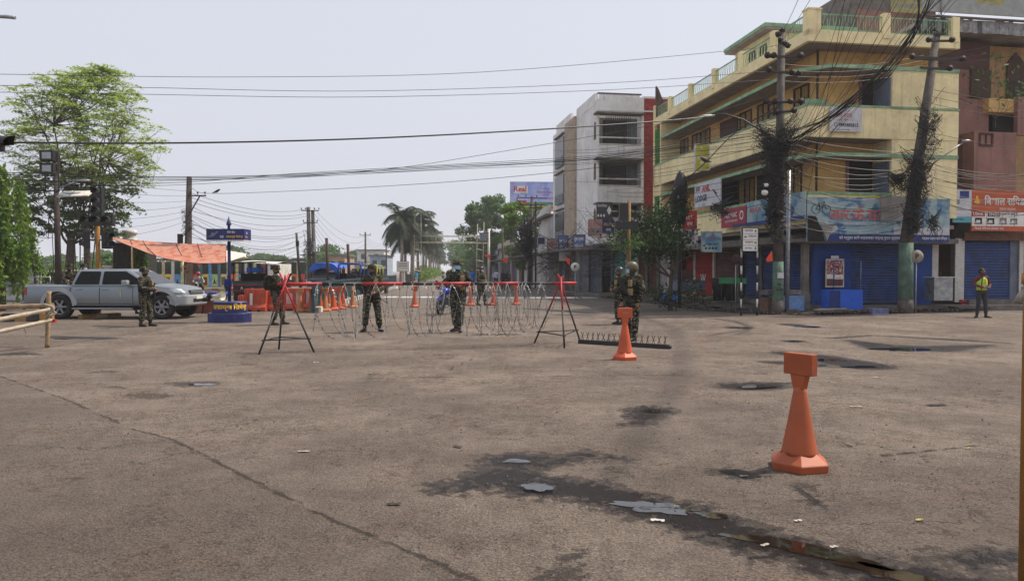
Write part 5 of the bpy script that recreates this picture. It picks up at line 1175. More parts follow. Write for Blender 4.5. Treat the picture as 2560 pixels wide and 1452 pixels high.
pmsh = [palm_mesh(1, 7.0, 3.4), palm_mesh(2, 6.2, 3.1), palm_mesh(3, 5.4, 3.0)]
ly = [(1003, 90, 0), (1030, 96, 1), (1015, 101, 2), (1046, 108, 0), (1058, 122, 1), (1064, 136, 0), (1073, 152, 1), (1078, 170, 0), (1084, 190, 1), (1088, 215, 0), (1092, 240, 2), (1096, 275, 0), (1099, 310, 1), (1101, 350, 0)]
for i, (px, y, v) in enumerate(ly):
    o = thing('palm_tree', ('tall palm nearest the camera at the head of the palm row', 'second palm behind the bamboo gate post', 'shorter palm tucked behind the first tall one')[i] if i < 3 else '%s palm from the camera in the row down the left of the road' % 'fourth fifth sixth seventh eighth ninth tenth eleventh twelfth thirteenth last'.split()[i - 3], 'palm tree', (XY(px, y), y, 0), i * 1.3, 'palms lining the left side of the road')
    s_ = 1.1 if i == 0 else rp.uniform(1.08, 1.3); o.scale = (s_, s_, s_)
    shared('trunk', pmsh[v][0], o, (0, 0, 0)); shared('crown', pmsh[v][1], o, (0, 0, 0))
# low planting under the palms and far tree lines
def belt(name, label, pts, n, h, lm, seed, leaf, kind='stuff', rr_=2.0):
    r = random.Random(seed); lv = Leaves(); cs = []
    for (a, b) in zip(pts, pts[1:]):
        for i in range(int((Vector(b) - Vector(a)).length / (rr_ * 1.2)) + 1): c = Vector(a).lerp(Vector(b), r.random()); cs.append((c.x + r.gauss(0, rr_ * .4), c.y + r.gauss(0, rr_), h * r.uniform(.45, 1)))
    for i in range(n):
        x, y, hh = cs[r.randrange(len(cs))]; t = r.random() ** .6; R_ = rr_ * sqrt(max(0, 1 - (2 * t - 1) ** 2)) * .9 + .2
        lv.add(Vector((x + r.gauss(0, .5) * R_, y + r.gauss(0, .5) * R_, hh * t)), leaf * r.uniform(.6, 1.4), .8)
    o = bpy.data.objects.new(name, lv.mesh(name, lm, seed)); COL.objects.link(o); tag(o, label, None, None, kind)
belt('shrubbery', 'yellow green planting below the row of palms', [(XY(1040, 104), 104), (XY(1100, 260), 260)], 5000, 2.6, L_lime, 61, .2, rr_=1.2)
belt('treeline', 'hazy line of far trees behind the park and vehicles', [(-130, 165), (-60, 190), (-36, 200)], 16000, 8.5, L_mid, 62, .55, rr_=5)
belt('treeline', 'grey hazy trees behind the trucks left of the palms', [(-62, 150), (-30, 140)], 9000, 6.5, L_mid, 63, .45, rr_=4)
belt('treeline', 'green park trees behind the iron fence', [(XY(-200, 62), 62), (XY(300, 66), 66)], 12000, 3.6, L_mid, 64, .3, rr_=2.2)
belt('undergrowth', 'bushes behind the low wall at the far left', [(XY(-150, 47), 46), (XY(150, 50), 50)], 7000, 3.2, L_lime, 65, .17, rr_=1.1)
# far houses left
fh = [(760, 700, 66, 676, 150, 1, 'white flat roofed house behind the striped fence, left of the double pole'), (690, 745, 668, 682, 170, 2, 'low grey house behind the police van roof'), (785, 815, 632, 690, 140, 2, 'grey block just right of the double pole'), (816, 862, 640, 690, 130, 4, 'house with a brown pitched roof between the two rusty posts'),
      (893, 960, 626, 690, 190, 1, 'largest pale block of flats left of the palms'), (925, 968, 640, 700, 165, 3, 'bluish house in front of the largest pale block'), (640, 690, 672, 690, 160, 0, 'low cream house over the police van'), (850, 905, 660, 695, 150, 3, 'low bluish house right of the second rusty post')]
for a, b_, t_, bb2, y, mi, lab in [(735, 765, 648, 690, 140, 1, fh[0][6])] + fh[1:]:
    x0, x1 = XY(a, y), XY(b_, y); H = W(a, t_, y).z
    o = thing('distant_house', lab, 'house', (x0, y, 0), 0); MB().box(0, x1 - x0, 0, 8, 0, H, fm_[mi]).out('wall', o); MB().box(-.3, x1 - x0 + .3, -.4, 8.3, H, H + .25, m_conc).out('roof', o)
    n = max(2, int((x1 - x0) / 2.4)); fl = max(1, int(H / 3))
    for j in range(fl):
        for i in range(n): xx = (i + .3) * (x1 - x0) / n; MB().box(xx, xx + 1.0, -.05, -.001, H - 2.2 - j * 3, H - .9 - j * 3, m_glass).out('window', o)
        MB().box(-.1, x1 - x0 + .1, -.7, -.051, H - 2.75 - j * 3, H - 2.6 - j * 3, m_dwhite).out('ledge', o)
# ------------------------------------------------------------------ poles, lights, insulators
m_pole = mat('concrete_pole', S(88, 82, 77), .9, var=.25, scale=4, dirt=.4, streak=.3)
m_polegreen = mat('green_painted_pole', S(82, 108, 92), .85, var=.25, scale=3, dirt=.65)
m_ins = mat('brown_insulator', S(44, 32, 30), .75, var=.2)
m_rusty = mat('rusty_steel', S(66, 44, 36), .8, var=.3, scale=8)
m_poleyel = mat('ochre_pole_paint', S(164, 116, 52), .7, var=.12, scale=3, dirt=.3)
m_cable = mat('black_cable', S(24, 23, 25), .55, var=.2)
ins_me = MB().lathe([(.03, -.09), (.03, -.06), (.10, -.055), (.11, -.03), (.05, -.02), (.05, 0), (.10, .005), (.11, .03), (.04, .04), (.03, .09)], m_ins, 10).mesh('insulator')
pin_me = MB().lathe([(.015, -.12), (.015, 0), (.055, .0), (.06, .04), (.035, .06), (.05, .08), (.02, .13)], m_ins, 8).mesh('insulator')
def pole(name, label, px, y, ztop, r0, r1, m, top_px=None, n=8, group=None, base_green=0, hole=None, cat='utility pole'):
    x = XY(px, y); o = thing(name, label, cat, (x, y, 0), 0, group); tx = (XY(top_px, y) - x) if top_px is not None else 0
    b = MB()
    if base_green:
        b.tube([(0, 0, base_green), (tx, 0, ztop)], [(r0 * .8 + r1 * .2), r1], m, n); g_ = MB().tube([(0, 0, 0), (0, 0, base_green)], [r0 * 1.06, r0 * .84 + r1 * .2], m_polegreen, n); g_.out('green_base', o)
        MB().tube([(0, 0, -.05), (0, 0, .5)], [r0 * 1.12, r0 * 1.08], m_pole, n).out('footing', o)
    else: b.tube([(0, 0, 0), (tx, 0, ztop)], [r0, r1], m, n)
    b.out('shaft', o); o['_tx'] = tx / ztop; return o
def arm(o, z, L, m=m_iron, ins=(), rz=0.0, pin=True, th=.07):
    tx = o['_tx'] * z; d = Vector((cos(rz), sin(rz), 0)); c = Vector((tx, -.14, z))
    MB().bar(c - d * L, c + d * L, th, th, m).out('cross_arm', o)
    for t in ins:
        q = c + d * L * t
        if pin: shared('insulator', pin_me, o, tuple(q + Vector((0, 0, .12))))
        else: shared('insulator', ins_me, o, tuple(q + Vector((0, -.16, 0))), (pi / 2, 0, rz))
# right main pole
A1 = pole('utility_pole', 'concrete pole wrapped in a thick black cable tangle in front of the yellow corner building', 1945, 26.6, 10.05, .20, .13, m_pole, 1948, base_green=1.9)
arm(A1, 9.15, .62, ins=(-.95, -.6, .95), pin=False); arm(A1, 9.6, .42, ins=(-1, 1, .2), rz=.9, pin=False); arm(A1, 8.6, .7, ins=(-.9, .5, .95), rz=.35, pin=False); arm(A1, 7.55, .62, ins=(-1, -.45, .4, 1), pin=False); arm(A1, 7.2, .5, ins=(-.5, .7), rz=-.4, pin=False)
shared('insulator', ins_me, A1, (.05, -.05, 10.1)); shared('insulator', ins_me, A1, (-.12, -.1, 9.95), (0, 1.2, 0))
text('W-', A1, (-.12, -.232, 1.02), .11, i_black, bold=.03, name='painted_number'); text('F-241', A1, (-.13, -.232, .84), .11, i_black, bold=.03, name='painted_number', wmax=.26)
MB().box(-.1, .12, -.236, -.222, 1.3, 1.5, p_white).out('paper_notice', A1)
A2 = pole('utility_pole', 'leaning concrete pole with a green base in front of the blue shutters', 2264, 27.4, 10.25, .27, .13, m_pole, 2333, base_green=2.6)
arm(A2, 9.3, .95, ins=(-1.1, 1.05), rz=.15, pin=False, th=.11); arm(A2, 9.95, .42, ins=(-1, 1), pin=False); arm(A2, 10.2, .2, ins=(-.8, .8)); arm(A2, 8.95, .6, ins=(.9,), rz=.2, pin=False)
for z in (7.25, 6.75, 6.2): shared('insulator', pin_me, A2, (A2['_tx'] * z + .22, -.05, z), (0, pi / 2, 0))
a3 = MB().tube([(.5, -.1, 5.2), (1.1, -.3, 5.7), (1.75, -.5, 6.2)], .03, m_metal, 6).out('lamp_arm', A2)
MB().ball((1.85, -.52, 6.25), (.2, .08, .05), m_metal, 8, 5).out('lamp_head', a3)
# light steel pole right beside the big pole
pole('steel_pole', 'thin grey pole standing just right of the tangled concrete pole', 1968, 26.9, 5.2, .08, .07, m_metal, 1970)
# far right street poles
B1 = pole('utility_pole', 'dark pole with a double cross arm in front of the billboard', 1322, 60, 7.6, .17, .12, m_pole, 1330); arm(B1, 7.45, 1.3, ins=(-.9, -.4, .3), rz=.3); arm(B1, 6.9, 1.1, ins=(-.9,), rz=.3); MB().bar((-1.0, -.2, 7.4), (.1, -.1, 6.0), .06, .06, m_iron).out('brace', B1)
B2 = pole('utility_pole', 'thin black steel pole just right of the dark pole by the billboard', 1339, 57, 6.9, .07, .06, m_iron, 1339); arm(B2, 6.4, .5, ins=(-.8, .8)); arm(B2, 5.2, .4, ins=(-.8, .8))
B3 = pole('utility_pole', 'pair of pale steel posts in front of the bright green street tree', 1258, 70, 5.6, .1, .09, m_pole, 1256); arm(B3, 5.1, .8, ins=(-.9, .9))
# left poles
C1 = pole('utility_pole', 'tall square concrete pole rising behind the red canopy', 468, 36, 6.1, .22, .13, m_pole, 476, n=4)
arm_ = MB().bar((.1, -.1, 5.2), (1.0, -.1, 5.2), .06, .06, m_iron).bar((.12, -.1, 4.2), (.7, -.1, 5.18), .05, .05, m_iron).out('side_arm', C1)
for x in (.25, .6, .95): shared('insulator', pin_me, C1, (x, -.1, 5.3), scl=(.8, .8, .8))
MB().cbox((-.25, -.15, 3.1), (.2, .18, .5), m_black).out('junction_box', C1); MB().ball((-.18, -.2, 2.45), (.14, .12, .1), m_metal, 8, 5).out('lamp_head', C1)
C2 = pole('utility_pole', 'left pole of the tall double transformer pole behind the blue canopy truck', 775, 62, 6.9, .2, .15, m_pole, 772); C3 = pole('utility_pole', 'right pole of the tall double transformer pole behind the blue canopy truck', 787, 62, 6.6, .2, .15, m_pole, 783)
for o in (C2, C3):
    arm(o, 6.6, .55, ins=(-1, 1)); arm(o, 5.6, .4, ins=(-1, 1))
MB().cbox((.2, -.2, 3.6), (.5, .4, .9), m_metal).out('transformer', C2); MB().cbox((-.1, -.2, 2.9), (1.3, .1, .08), m_iron).out('platform', C2)
C4 = pole('utility_pole', 'short leaning dark pole left of the double transformer pole', 752, 55, 4.4, .12, .09, m_iron, 742); MB().cbox((-.2, -.1, 3.6), (.2, .2, .4), m_black).out('junction_box', C4)
C5 = pole('utility_pole', 'slim concrete pole left of the palms', 914, 92, 6.4, .16, .1, m_pole, 914); arm(C5, 6.0, .7, ins=(-.9, 0, .9))
C6 = pole('utility_pole', 'slim dark pole partly behind the first palm', 966, 110, 5.8, .13, .1, m_pole, 966); arm(C6, 5.5, .5, ins=(-.8, .8))
for px, t_, y, lab in ((822, 595, 44, 'rusty steel post left of the two posts behind the boom'), (875, 610, 45, 'rusty yellowish steel post right of the two posts behind the boom')):
    o = thing('steel_post', lab, 'post', (XY(px, y), y, 0)); MB().cyl((0, 0, 0), (XY(px - 5, y) - XY(px, y), 0, W(px, t_, y).z), .09, m_rusty, 8).out('shaft', o); MB().box(-.02, .3, -.03, .03, 1.5, 1.6, m_metal).out('clamp', o)
# floodlight mast and solar lamp
m_mast = mat('mast_brown', S(66, 56, 52), .85, var=.2, dirt=.3)
F = thing('floodlight_mast', 'dark mast carrying two square floodlights one above the other', 'floodlight', (XY(147, 30), 30, 0)); fz = lambda py: W(147, py, 30).z
MB().cyl((0, 0, 0), (-.05, 0, fz(380)), .13, m_mast, 10, .09).out('mast', F)
m_lens = mat('floodlight_glass', S(150, 158, 158), .2, var=.1, spec=.7)
for py in (392, 424):
    fl = MB().cbox((-.22, -.2, fz(py)), (.56, .3, .44), m_black).out('floodlight', F, bev=.03); MB().cbox((-.2, -.357, fz(py)), (.36, .012, .26), m_lens).out('lens', fl)
MB().bar((.12, -.1, fz(378)), (.12, -.1, fz(480)), .05, .05, m_iron).bar((-.42, -.1, fz(440)), (-.42, -.1, fz(480)), .05, .05, m_iron).out('cage_upright', F); MB().bar((-.45, -.1, fz(478)), (.15, -.1, fz(478)), .05, .05, m_iron).bar((-.45, -.1, fz(455)), (.15, -.1, fz(455)), .04, .04, m_iron).out('cage_rail', F)
MB().bar((.05, 0, fz(470)), (.95, -.1, fz(452)), .04, .04, m_metal).out('lamp_arm', F); MB().ball((1.1, -.1, fz(452)), (.28, .1, .05), m_metal, 10, 5).out('lamp_head', F)
so_ = MB().cbox((.85, -.2, fz(486)), (1.25, .5, .05), m_white, Matrix.Rotation(.5, 3, 'X') @ Matrix.Rotation(-.03, 3, 'Y')).out('solar_panel', F)
pn = MB()
for i in range(9): pn.cbox((.30 + i * .137, -.225, fz(487)), (.115, .42, .05), m_grille, Matrix.Rotation(.5, 3, 'X'))
pn.out('solar_cells', so_)
# traffic lights
m_tl = mat('traffic_light_black', S(30, 31, 33), .55, var=.15); m_tlens = mat('dark_signal_lens', S(44, 46, 46), .25, var=.1, spec=.7)
def head(parent, x, y, z, n, rz=0.0, horiz=False, w_=.34, name='signal_head'):
    o = bpy.data.objects.new(name, MB().box(-(w_ / 2 if not horiz else n * w_ / 2), (w_ / 2 if not horiz else n * w_ / 2), -.1, .1, 0, (n if not horiz else 1) * w_, m_tl).mesh(name)); COL.objects.link(o); o.parent = parent; o.location = (x, y, z); o.rotation_euler = (0, 0, rz)
    for i in range(n):
        cx_, cz_ = (0, (i + .5) * w_) if not horiz else ((i - (n - 1) / 2) * w_, w_ / 2)
        v = MB(); pts = []
        for s_ in (0, 1):
            for j in range(13): a = -.25 + (pi + .5) * j / 12; pts.append((cx_ + w_ * .42 * cos(a), -.1 - s_ * (.24 - .1 * abs(cos(a))), cz_ + w_ * .42 * sin(a)))
        v.add(pts, [(j, j + 1, 14 + j, 13 + j) for j in range(12)], m_tl, True); v.out('visor', o)
        l = MB(); l.lathe([(.001, -.02), (w_ * .25, -.012), (w_ * .36, 0)], m_tlens, 14, top=False); l.out('lens', o, loc=(cx_, -.101, cz_), rot=(-pi / 2, 0, 0))
    return o
T1 = thing('traffic_light', 'unlit traffic light cluster on an ochre pole behind the pickup cab', 'traffic light', (XY(246, 26.5), 26.5, 0)); tz = lambda py: W(246, py, 26.5).z
MB().cyl((0, 0, 0), (0, 0, tz(470)), .075, m_poleyel, 12).out('shaft', T1)
head(T1, .10, -.12, tz(541), 3, w_=.34); head(T1, .12, -.16, tz(566), 3, horiz=True, w_=.37, rz=.0)
head(T1, -.36, -.05, tz(622), 2, rz=-1.1, w_=.30); head(T1, .36, -.05, tz(622), 2, rz=1.1, w_=.30)
MB().bar((-.3, 0, tz(600)), (.3, 0, tz(600)), .05, .05, m_iron).out('bracket', T1)
m_py2 = mat('shaded_ochre_pole', S(124, 92, 48), .75, var=.2, dirt=.4)  # darker copy of the ochre pole paint, shade put into its colour
T2 = thing('traffic_light', 'dark traffic light seen edge on by the small street tree, on an ochre pole', 'traffic light', (XY(1572, 27), 27, 0)); tz = lambda py: W(1572, py, 27).z
MB().cyl((0, 0, 0), (.0, 0, tz(502)), .065, m_py2, 10).out('shaft', T2)
head(T2, -.2, .02, tz(552), 2, rz=pi, w_=.31); head(T2, -.1, .03, tz(573), 3, rz=pi, horiz=True, w_=.28); head(T2, -.25, .0, tz(614), 1, rz=1.8, w_=.3)
T3 = thing('traffic_light', 'near dark signal visor poking in at the left edge of the photograph', 'traffic light', (XY(-16, 9), 9, 0)); tz = lambda py: W(-16, py, 9).z
MB().cyl((-.2, 0, 0), (-.2, 0, tz(240)), .07, m_poleyel, 10).out('shaft', T3); head(T3, -.03, .05, tz(376), 1, rz=1.4, w_=.19, name='signal_head')
MB().tube([W(-60, 40, 12), W(20, 43, 12), W(38, 45, 12)], [.02, .03, .03], m_metal, 6).out('lamp_arm_tip', label='pale lamp arm tip poking in at the top left corner', cat='street lamp')
# near yellow pole at the right edge with a knotted cloth
T4 = thing('yellow_pole', 'ochre pole cut by the right edge with a cloth strip knotted round it', 'pole', (XY(2586, 3.4), 3.4, 0)); MB().cyl((0, 0, -.0), (0, 0, 4.2), .043, m_poleyel, 16).out('shaft', T4)
kz = W(2550, 705, 3.4).z; m_rag = mat('grey_rag', S(150, 142, 128), .9, var=.2, scale=20)
MB().tube(crom([(.0, -.05, kz + .03), (-.05, -.05, kz + .0), (-.08, -.05, kz - .03), (-.05, -.05, kz - .05), (0, -.05, kz - .04)], 5), .008, m_rag, 6).cbox((-.08, -.05, kz - .03), (.02, .02, .02), m_rag, .5).tube([(-.08, -.05, kz - .03), (-.10, -.05, kz - .06), (-.11, -.05, kz - .09)], [.006, .012, .016], m_rag, 6).tube([(-.08, -.05, kz - .04), (-.082, -.05, kz - .08), (-.085, -.05, kz - .10)], [.006, .006, .003], m_rag, 5).out('knotted_rag', T4)
MB().lathe([(.05, kz - .01), (.05, kz + .04)], m_poleyel, 12).out('collar', T4)
# bamboo gate across the road
m_bam = mat('pale_bamboo', S(184, 176, 156), .8, var=.2, scale=3, dirt=.2)
gt = thing('bamboo_gate', 'bamboo frame gate spanning the road under the distant palms', 'gate', (XY(1034, 90), 90, 0)); z = lambda py: W(0, py, 90).z; X = lambda px: XY(px, 90) - XY(1034, 90)
for px, t_ in ((1034, 526), (1049, 530), (1190, 560), (1206, 555)): MB().cyl((X(px), 0 if px != 1049 else 1.5, 0), (X(px) + .2, 0, z(t_)), .05, m_bam, 6).out('upright', gt)
MB().cyl((X(1222), 0, 0), (X(1222), 0, z(572)), .14, m_white, 8).out('white_post', gt)
for a, b_ in ((589, 590), (605, 606)): MB().cyl((X(1032), 0, z(a)), (X(1222), .0, z(b_)), .05, m_bam, 6).cyl((X(1032), .9, z(a + 1)), (X(1222), .9, z(b_ + 2)), .045, m_bam, 6).out('beam', gt)
for px in (1090, 1165): MB().cyl((X(px), 0, z(605)), (X(px), 0, z(591)), .04, m_bam, 5).out('strut', gt)
for px in (1034, 1190):
    for py in (622, 650, 675): MB().cyl((X(px), 0, z(py)), (X(px + 15), .8, z(py + 3)), .05, m_bam, 5).out('rung', gt)
MB().box(X(1199), X(1221), -.3, .1, z(602), z(584), m_grille).box(X(1198), X(1222), -.32, .12, z(584), z(583) + .05, m_dark).out('hanging_box', gt)
P_ = W(993, 678, 72)
sign('notice_board', 'white notice board on a stand by the divider under the first palm', (P_.x, 72, P_.z), 0, XY(1021, 72) - XY(993, 72), W(0, 654, 72).z - P_.z, m_sgn, [('▬▬▬▬▬▬', .1, .72, .1, i_grey, .8), ('▬▬▬▬▬▬▬', .08, .5, .1, i_grey, .84), ('▬▬▬▬▬', .1, .28, .1, i_yel, .8)], fm=m_grille)
MB().box(P_.x + .4, P_.x + .7, 72.1, 72.3, 0, P_.z, m_white).out('board_stand', label='pale stand under the white notice board', cat='stand')
# round parking signs
def pmark(name, label, px, py, y, r, m, tm, body='P', bx=None, mp=m_metal):
    P = W(px, py, y); o = thing(name, label, 'road sign', (P.x, y, 0)); MB().cyl((0, .03, 0), (0, .03, P.z - r * .5), .022, mp, 8).out('pole', o)
    MB().lathe([(.001, 0), (r * .85, 0), (r, .004), (r, .02), (.001, .02)], m, 20).out('sign_disc', o, loc=(0, .0, P.z), rot=(pi / 2, 0, 0))
    if body: text(body, o, (0, -.026, P.z - r * .42), r * .85, tm, align='CENTER', bold=.04)
    return o
pmark('parking_sign', 'round faded parking sign beside the green based leaning pole', 2292, 641, 27.2, .24, m_rag, i_black)
pmark('parking_sign', 'round rusty brown parking sign in front of the dark doorway', 1840, 648, 27.8, .19, m_rusty, i_black)
pmark('parking_sign', 'pale round no parking sign by the far grey shutters', 1438, 667, 40, .24, m_sgn, i_black, 'P')
pmark('parking_sign', 'round sign with a curved arrow in front of the painted park fence', 463, 673, 34, .2, m_rag, i_black, 'P')
# flags
m_flag = mat('orange_flag', S(226, 74, 34), .7, var=.08)
def flag(label, px, py, y, s_, pts, group='small orange flags hung along the street'):
    P = W(px, py, y); n = MB(); n.prism([(a * s_, c * s_) for a, c in pts], -.01, .01, m_flag); n.out('flag', label=label, cat='flag', loc=tuple(P), group=group)
flag('largest orange flag hanging on the tangled concrete pole', 1915, 655, 26.2, .42, [(.1, -.0), (.55, .08), (.5, .95), (.2, .55), (0, .2)])
flag('orange flag over the far grey shutters', 1408, 656, 43, .45, [(0, .55), (.9, .5), (.8, -.4)]); flag('small orange flag on the bamboo gate', 1209, 648, 88, .9, [(0, .6), (1, .6), (.8, -.1), (.6, .2)]); flag('small orange flag beside the pale steel posts', 1252, 658, 68, .7, [(0, .6), (1, .6), (.8, -.1)])
flag('red flag behind the left traffic light', 206, 614, 33, .6, [(0, -.1), (.35, .1), (.4, .9), (.1, .6)]); flag('orange leaf shaped flag on the painted fence', 488, 658, 50, .9, [(.1, 1), (.45, .8), (.5, .2), (.25, -.35), (.0, .3)])
# ------------------------------------------------------------------ overhead cables
ncab = 0
def cable(pts, r, label, group='overhead cables', per=7, m=m_cable, name='overhead_cable'):
    P = crom([W(*p) for p in pts], per); b = MB(); b.tube(P, r, m, 4, cap=False); return b.out(name, label=label, cat='cable', group=group)
def span(p0, p1, sag, r, label, group='overhead cables', n=16, name='overhead_cable'):
    A, B = W(*p0), W(*p1); P = []
    for i in range(n + 1):
        t = i / n; q = A.lerp(B, t); q.z -= sag * 4 * t * (1 - t); P.append(q)
    b = MB(); b.tube(P, r, m_cable, 4, cap=False); return b.out(name, label=label, cat='cable', group=group)
SKY = 'thin wires crossing the whole sky'
cable([(-300, 182, 21), (0, 186, 22), (600, 193, 24), (1200, 181, 25.5), (1850, 125, 26.5), (1945, 113, 26.6)], .008, 'topmost thin wire crossing the whole sky', SKY)
cable([(-300, 206, 21), (0, 214, 22), (345, 219, 23), (900, 228, 24.5), (1500, 209, 26), (1930, 178, 26.6)], .008, 'second thin wire from the top of the sky', SKY)
cable([(-300, 228, 21), (0, 231, 22), (345, 236, 23), (900, 243, 24.5), (1500, 226, 26), (1925, 200, 26.6)], .008, 'third thin wire from the top of the sky', SKY)
cable([(-300, 352, 17), (40, 357, 17.5), (500, 357, 19), (950, 345, 21), (1380, 322, 23.5), (1700, 299, 26), (1790, 288, 26.8)], .022, 'thickest black cable crossing the sky to the lamp arm', None)
for i, (y0, y1, y2, y3, y4, r) in enumerate(((431, 436, 432, 396, 330, .011), (437, 440, 435, 400, 338, .011), (442, 444, 438, 408, 352, .007), (448, 452, 430, 392, 345, .008), (460, 458, 440, 402, 365, .007))):
    cable([(-300, y0 - 4, 22), (0, y0, 22.5), (400, y1 + 6, 24), (740, y2 + 4, 25), (1100, (y2 + y3) / 2 + 2, 25.6), (1500, y3 - 4, 26.2), (1900, y4, 26.5)], r, 'black wire in the middle bundle that crosses low over the canopy', 'middle bundle of wires over the canopy')
cable([(476, 470, 36), (540, 484, 36), (900, 469, 33), (1300, 440, 30), (1900, 372, 26.8)], .010, 'single wire with a bird near the tall square concrete pole', None)
cable([(400, 452, 30), (640, 446, 27), (950, 425, 26), (1250, 380, 26), (1700, 300, 26.5), (1925, 240, 26.6)], .008, 'rising wire that leaves the middle bundle towards the top insulators', None)
rc = random.Random(9)
# wires from the left edge to the tall square pole and on to the double pole
for i in range(7):
    span((-200, 350 + i * 30, 24), (474, 478 + i * 12, 36), .3 + .1 * i, .007, 'thin wire from the left edge to the tall square concrete pole', 'thin wires left of the square pole')
for i in range(11):
    span((476, 482 + i * 11, 36), (776 + (i % 2) * 10, 520 + i * 9, 62), .5 + .28 * rc.random() * (i + 1) * .6, .011, 'sagging wire between the square pole and the double transformer pole', 'sagging wires behind the canopy')
for i in range(6): span((784, 520 + i * 12, 62), (914, 590 + i * 9, 92), 1.0 + .3 * i, .012, 'sagging wire between the double transformer pole and the slim pole', 'sagging wires left of the palms')
for i in range(4): span((914, 590 + i * 6, 92), (966, 602 + i * 6, 110), .7, .012, 'short wire between the two slim poles left of the palms', 'short wires left of the palms')
for i in range(4): span((476, 540 + i * 14, 36), (742, 590 + i * 12, 55), .8, .009, 'sagging wire between the square pole and the short leaning pole', 'sagging wires behind the canopy')
# street side bundle from the transformer lump to the far poles
TP = (1697, 500, 29)
for i in range(16):
    span((1690 + rc.uniform(-14, 14), 500 + rc.uniform(-40, 60), 29.5), (1480 + rc.uniform(-60, 60), 610 + i * 6 - 30 + rc.uniform(-10, 10), 43), .25 + rc.random() * .5, .014, 'slack black cable fanning from the cable lump down to the far shops', 'slack cables over the far shops')
for i in range(14):
    y_ = 585 + i * 6
    cable([(1600, y_ + 20 - i * 2, 38), (1520, y_ + 26 + rc.uniform(-8, 8), 42), (1430, y_ + 34 + rc.uniform(-10, 8), 48), (1336, y_ + 10 + rc.uniform(-20, 10), 58)], .016, 'slack black cable looping along the shop fronts', 'slack cables over the far shops')
for i in range(9): span((1330, 520 + i * 14, 60), (1256, 590 + i * 8, 70), .3 + .4 * rc.random(), .016, 'cable between the billboard pole and the pale steel posts', 'cables by the billboard')
for i in range(8): span((1336, 560 + i * 7, 57), (1250, 640 + rc.uniform(-20, 30), 76), .5, .02, 'cable drooping by the bright green street tree', 'cables by the billboard')
# rising bundle from the tangled pole past the top of the frame
for i in range(13):
    x1 = 2345 + rc.uniform(-60, 70); y1 = -60 + rc.uniform(-30, 10); mx_, my_ = 2200 + rc.uniform(-12, 12), 190 + rc.uniform(-16, 16)
    cable([(1960 + rc.uniform(-10, 20), 345 + rc.uniform(-25, 35), 26.5), (2080, 290 + rc.uniform(-12, 12), 25.6), (mx_, my_, 24), (2290, 70 + rc.uniform(-15, 15), 22), (x1, y1, 20)], .014, 'black cable in the thick bundle climbing from the tangled pole past the roof', 'thick bundle climbing past the roof')
for i in range(17):
    x0, y0 = 1965 + rc.uniform(-20, 60), 330 + rc.uniform(0, 190); x1 = 2110 + i * 22 + rc.uniform(-15, 15)
    span((x0, y0, 26.4), (x1, -70, 20.5), .15 + .3 * rc.random(), .007, 'thin straight wire rising across the yellow front', 'thin wires across the yellow front')
for x0, x1 in ((1948, 1970), (1955, 2010), (2005, 2070)): span((x0, 95 + (x0 - 1948), 26.6), (x1 + 50, -60, 18), .1, .008, 'thin wire from the pole top up out of the frame', 'thin wires from the pole top')
# between the two right poles and on past the right edge
for i in range(20):
    y0 = 330 + i * 12 + rc.uniform(-12, 12); span((1952, y0, 26.5), (2298 - (i // 4), 380 + i * 9 + rc.uniform(-20, 20), 27.3), .12 + .7 * rc.random(), .008, 'slack wire strung between the two concrete poles', 'slack wires between the concrete poles')
for i in range(16):
    y0 = 395 + i * 7; span((2300, y0, 27.3), (2620, y0 + rc.uniform(10, 50), 26), .1 + .5 * rc.random(), .008, 'slack wire from the leaning pole to the right edge', 'slack wires right of the leaning pole')
for y0, y1 in ((222, 262), (240, 285), (258, 300), (330, 380)): span((2322, y0, 27.4), (2640, y1, 25), .1, .008, 'taut wire from the leaning pole insulators to the right edge', 'taut wires right of the leaning pole')
for y0, y1 in ((140, 70), (152, 96), (160, 120)): span((2340, y0, 27.4), (2640, y1, 25), .1, .008, 'taut wire rising from the leaning pole top to the right edge', 'taut wires right of the leaning pole')
for i in range(4): span((1952, 160 + i * 14, 26.6), (2325, 135 + i * 12, 27.4), .25, .008, 'wire between the insulators of the two concrete poles', 'wires between the pole insulators')
# street side: wires along the yellow left face from the tangled pole to the far end
for i in range(15):
    y0 = 280 + i * 16 + rc.uniform(-8, 8); span((1940, y0, 26.5), (1400 + rc.uniform(-25, 110), 365 + i * 13 + rc.uniform(-12, 12), 50), .15 + .5 * rc.random(), .010, 'wire running down the street in front of the yellow building', 'wires along the yellow street face')
cable([(1942, 268, 26.5), (1840, 330, 27.5), (1765, 405, 28.5), (1712, 452, 29.3)], .02, 'thick cable with a crow dropping to the black cable lump', None)
# lamp arm with lamp from the tangled pole
la = thing('street_lamp', 'street lamp on a long arm leaning out from the tangled pole', 'street lamp', tuple(W(1938, 350, 26.5))); o0 = Vector(la.location)
MB().tube([W(1938, 350, 26.5) - o0, W(1860, 300, 26.6) - o0, W(1812, 285, 26.7) - o0, W(1786, 287, 26.8) - o0], .03, m_iron, 6).out('lamp_arm', la); q = W(1768, 290, 26.8) - o0; MB().ball(tuple(q), (.3, .09, .05), m_sgn, 10, 5).out('lamp_head', la)
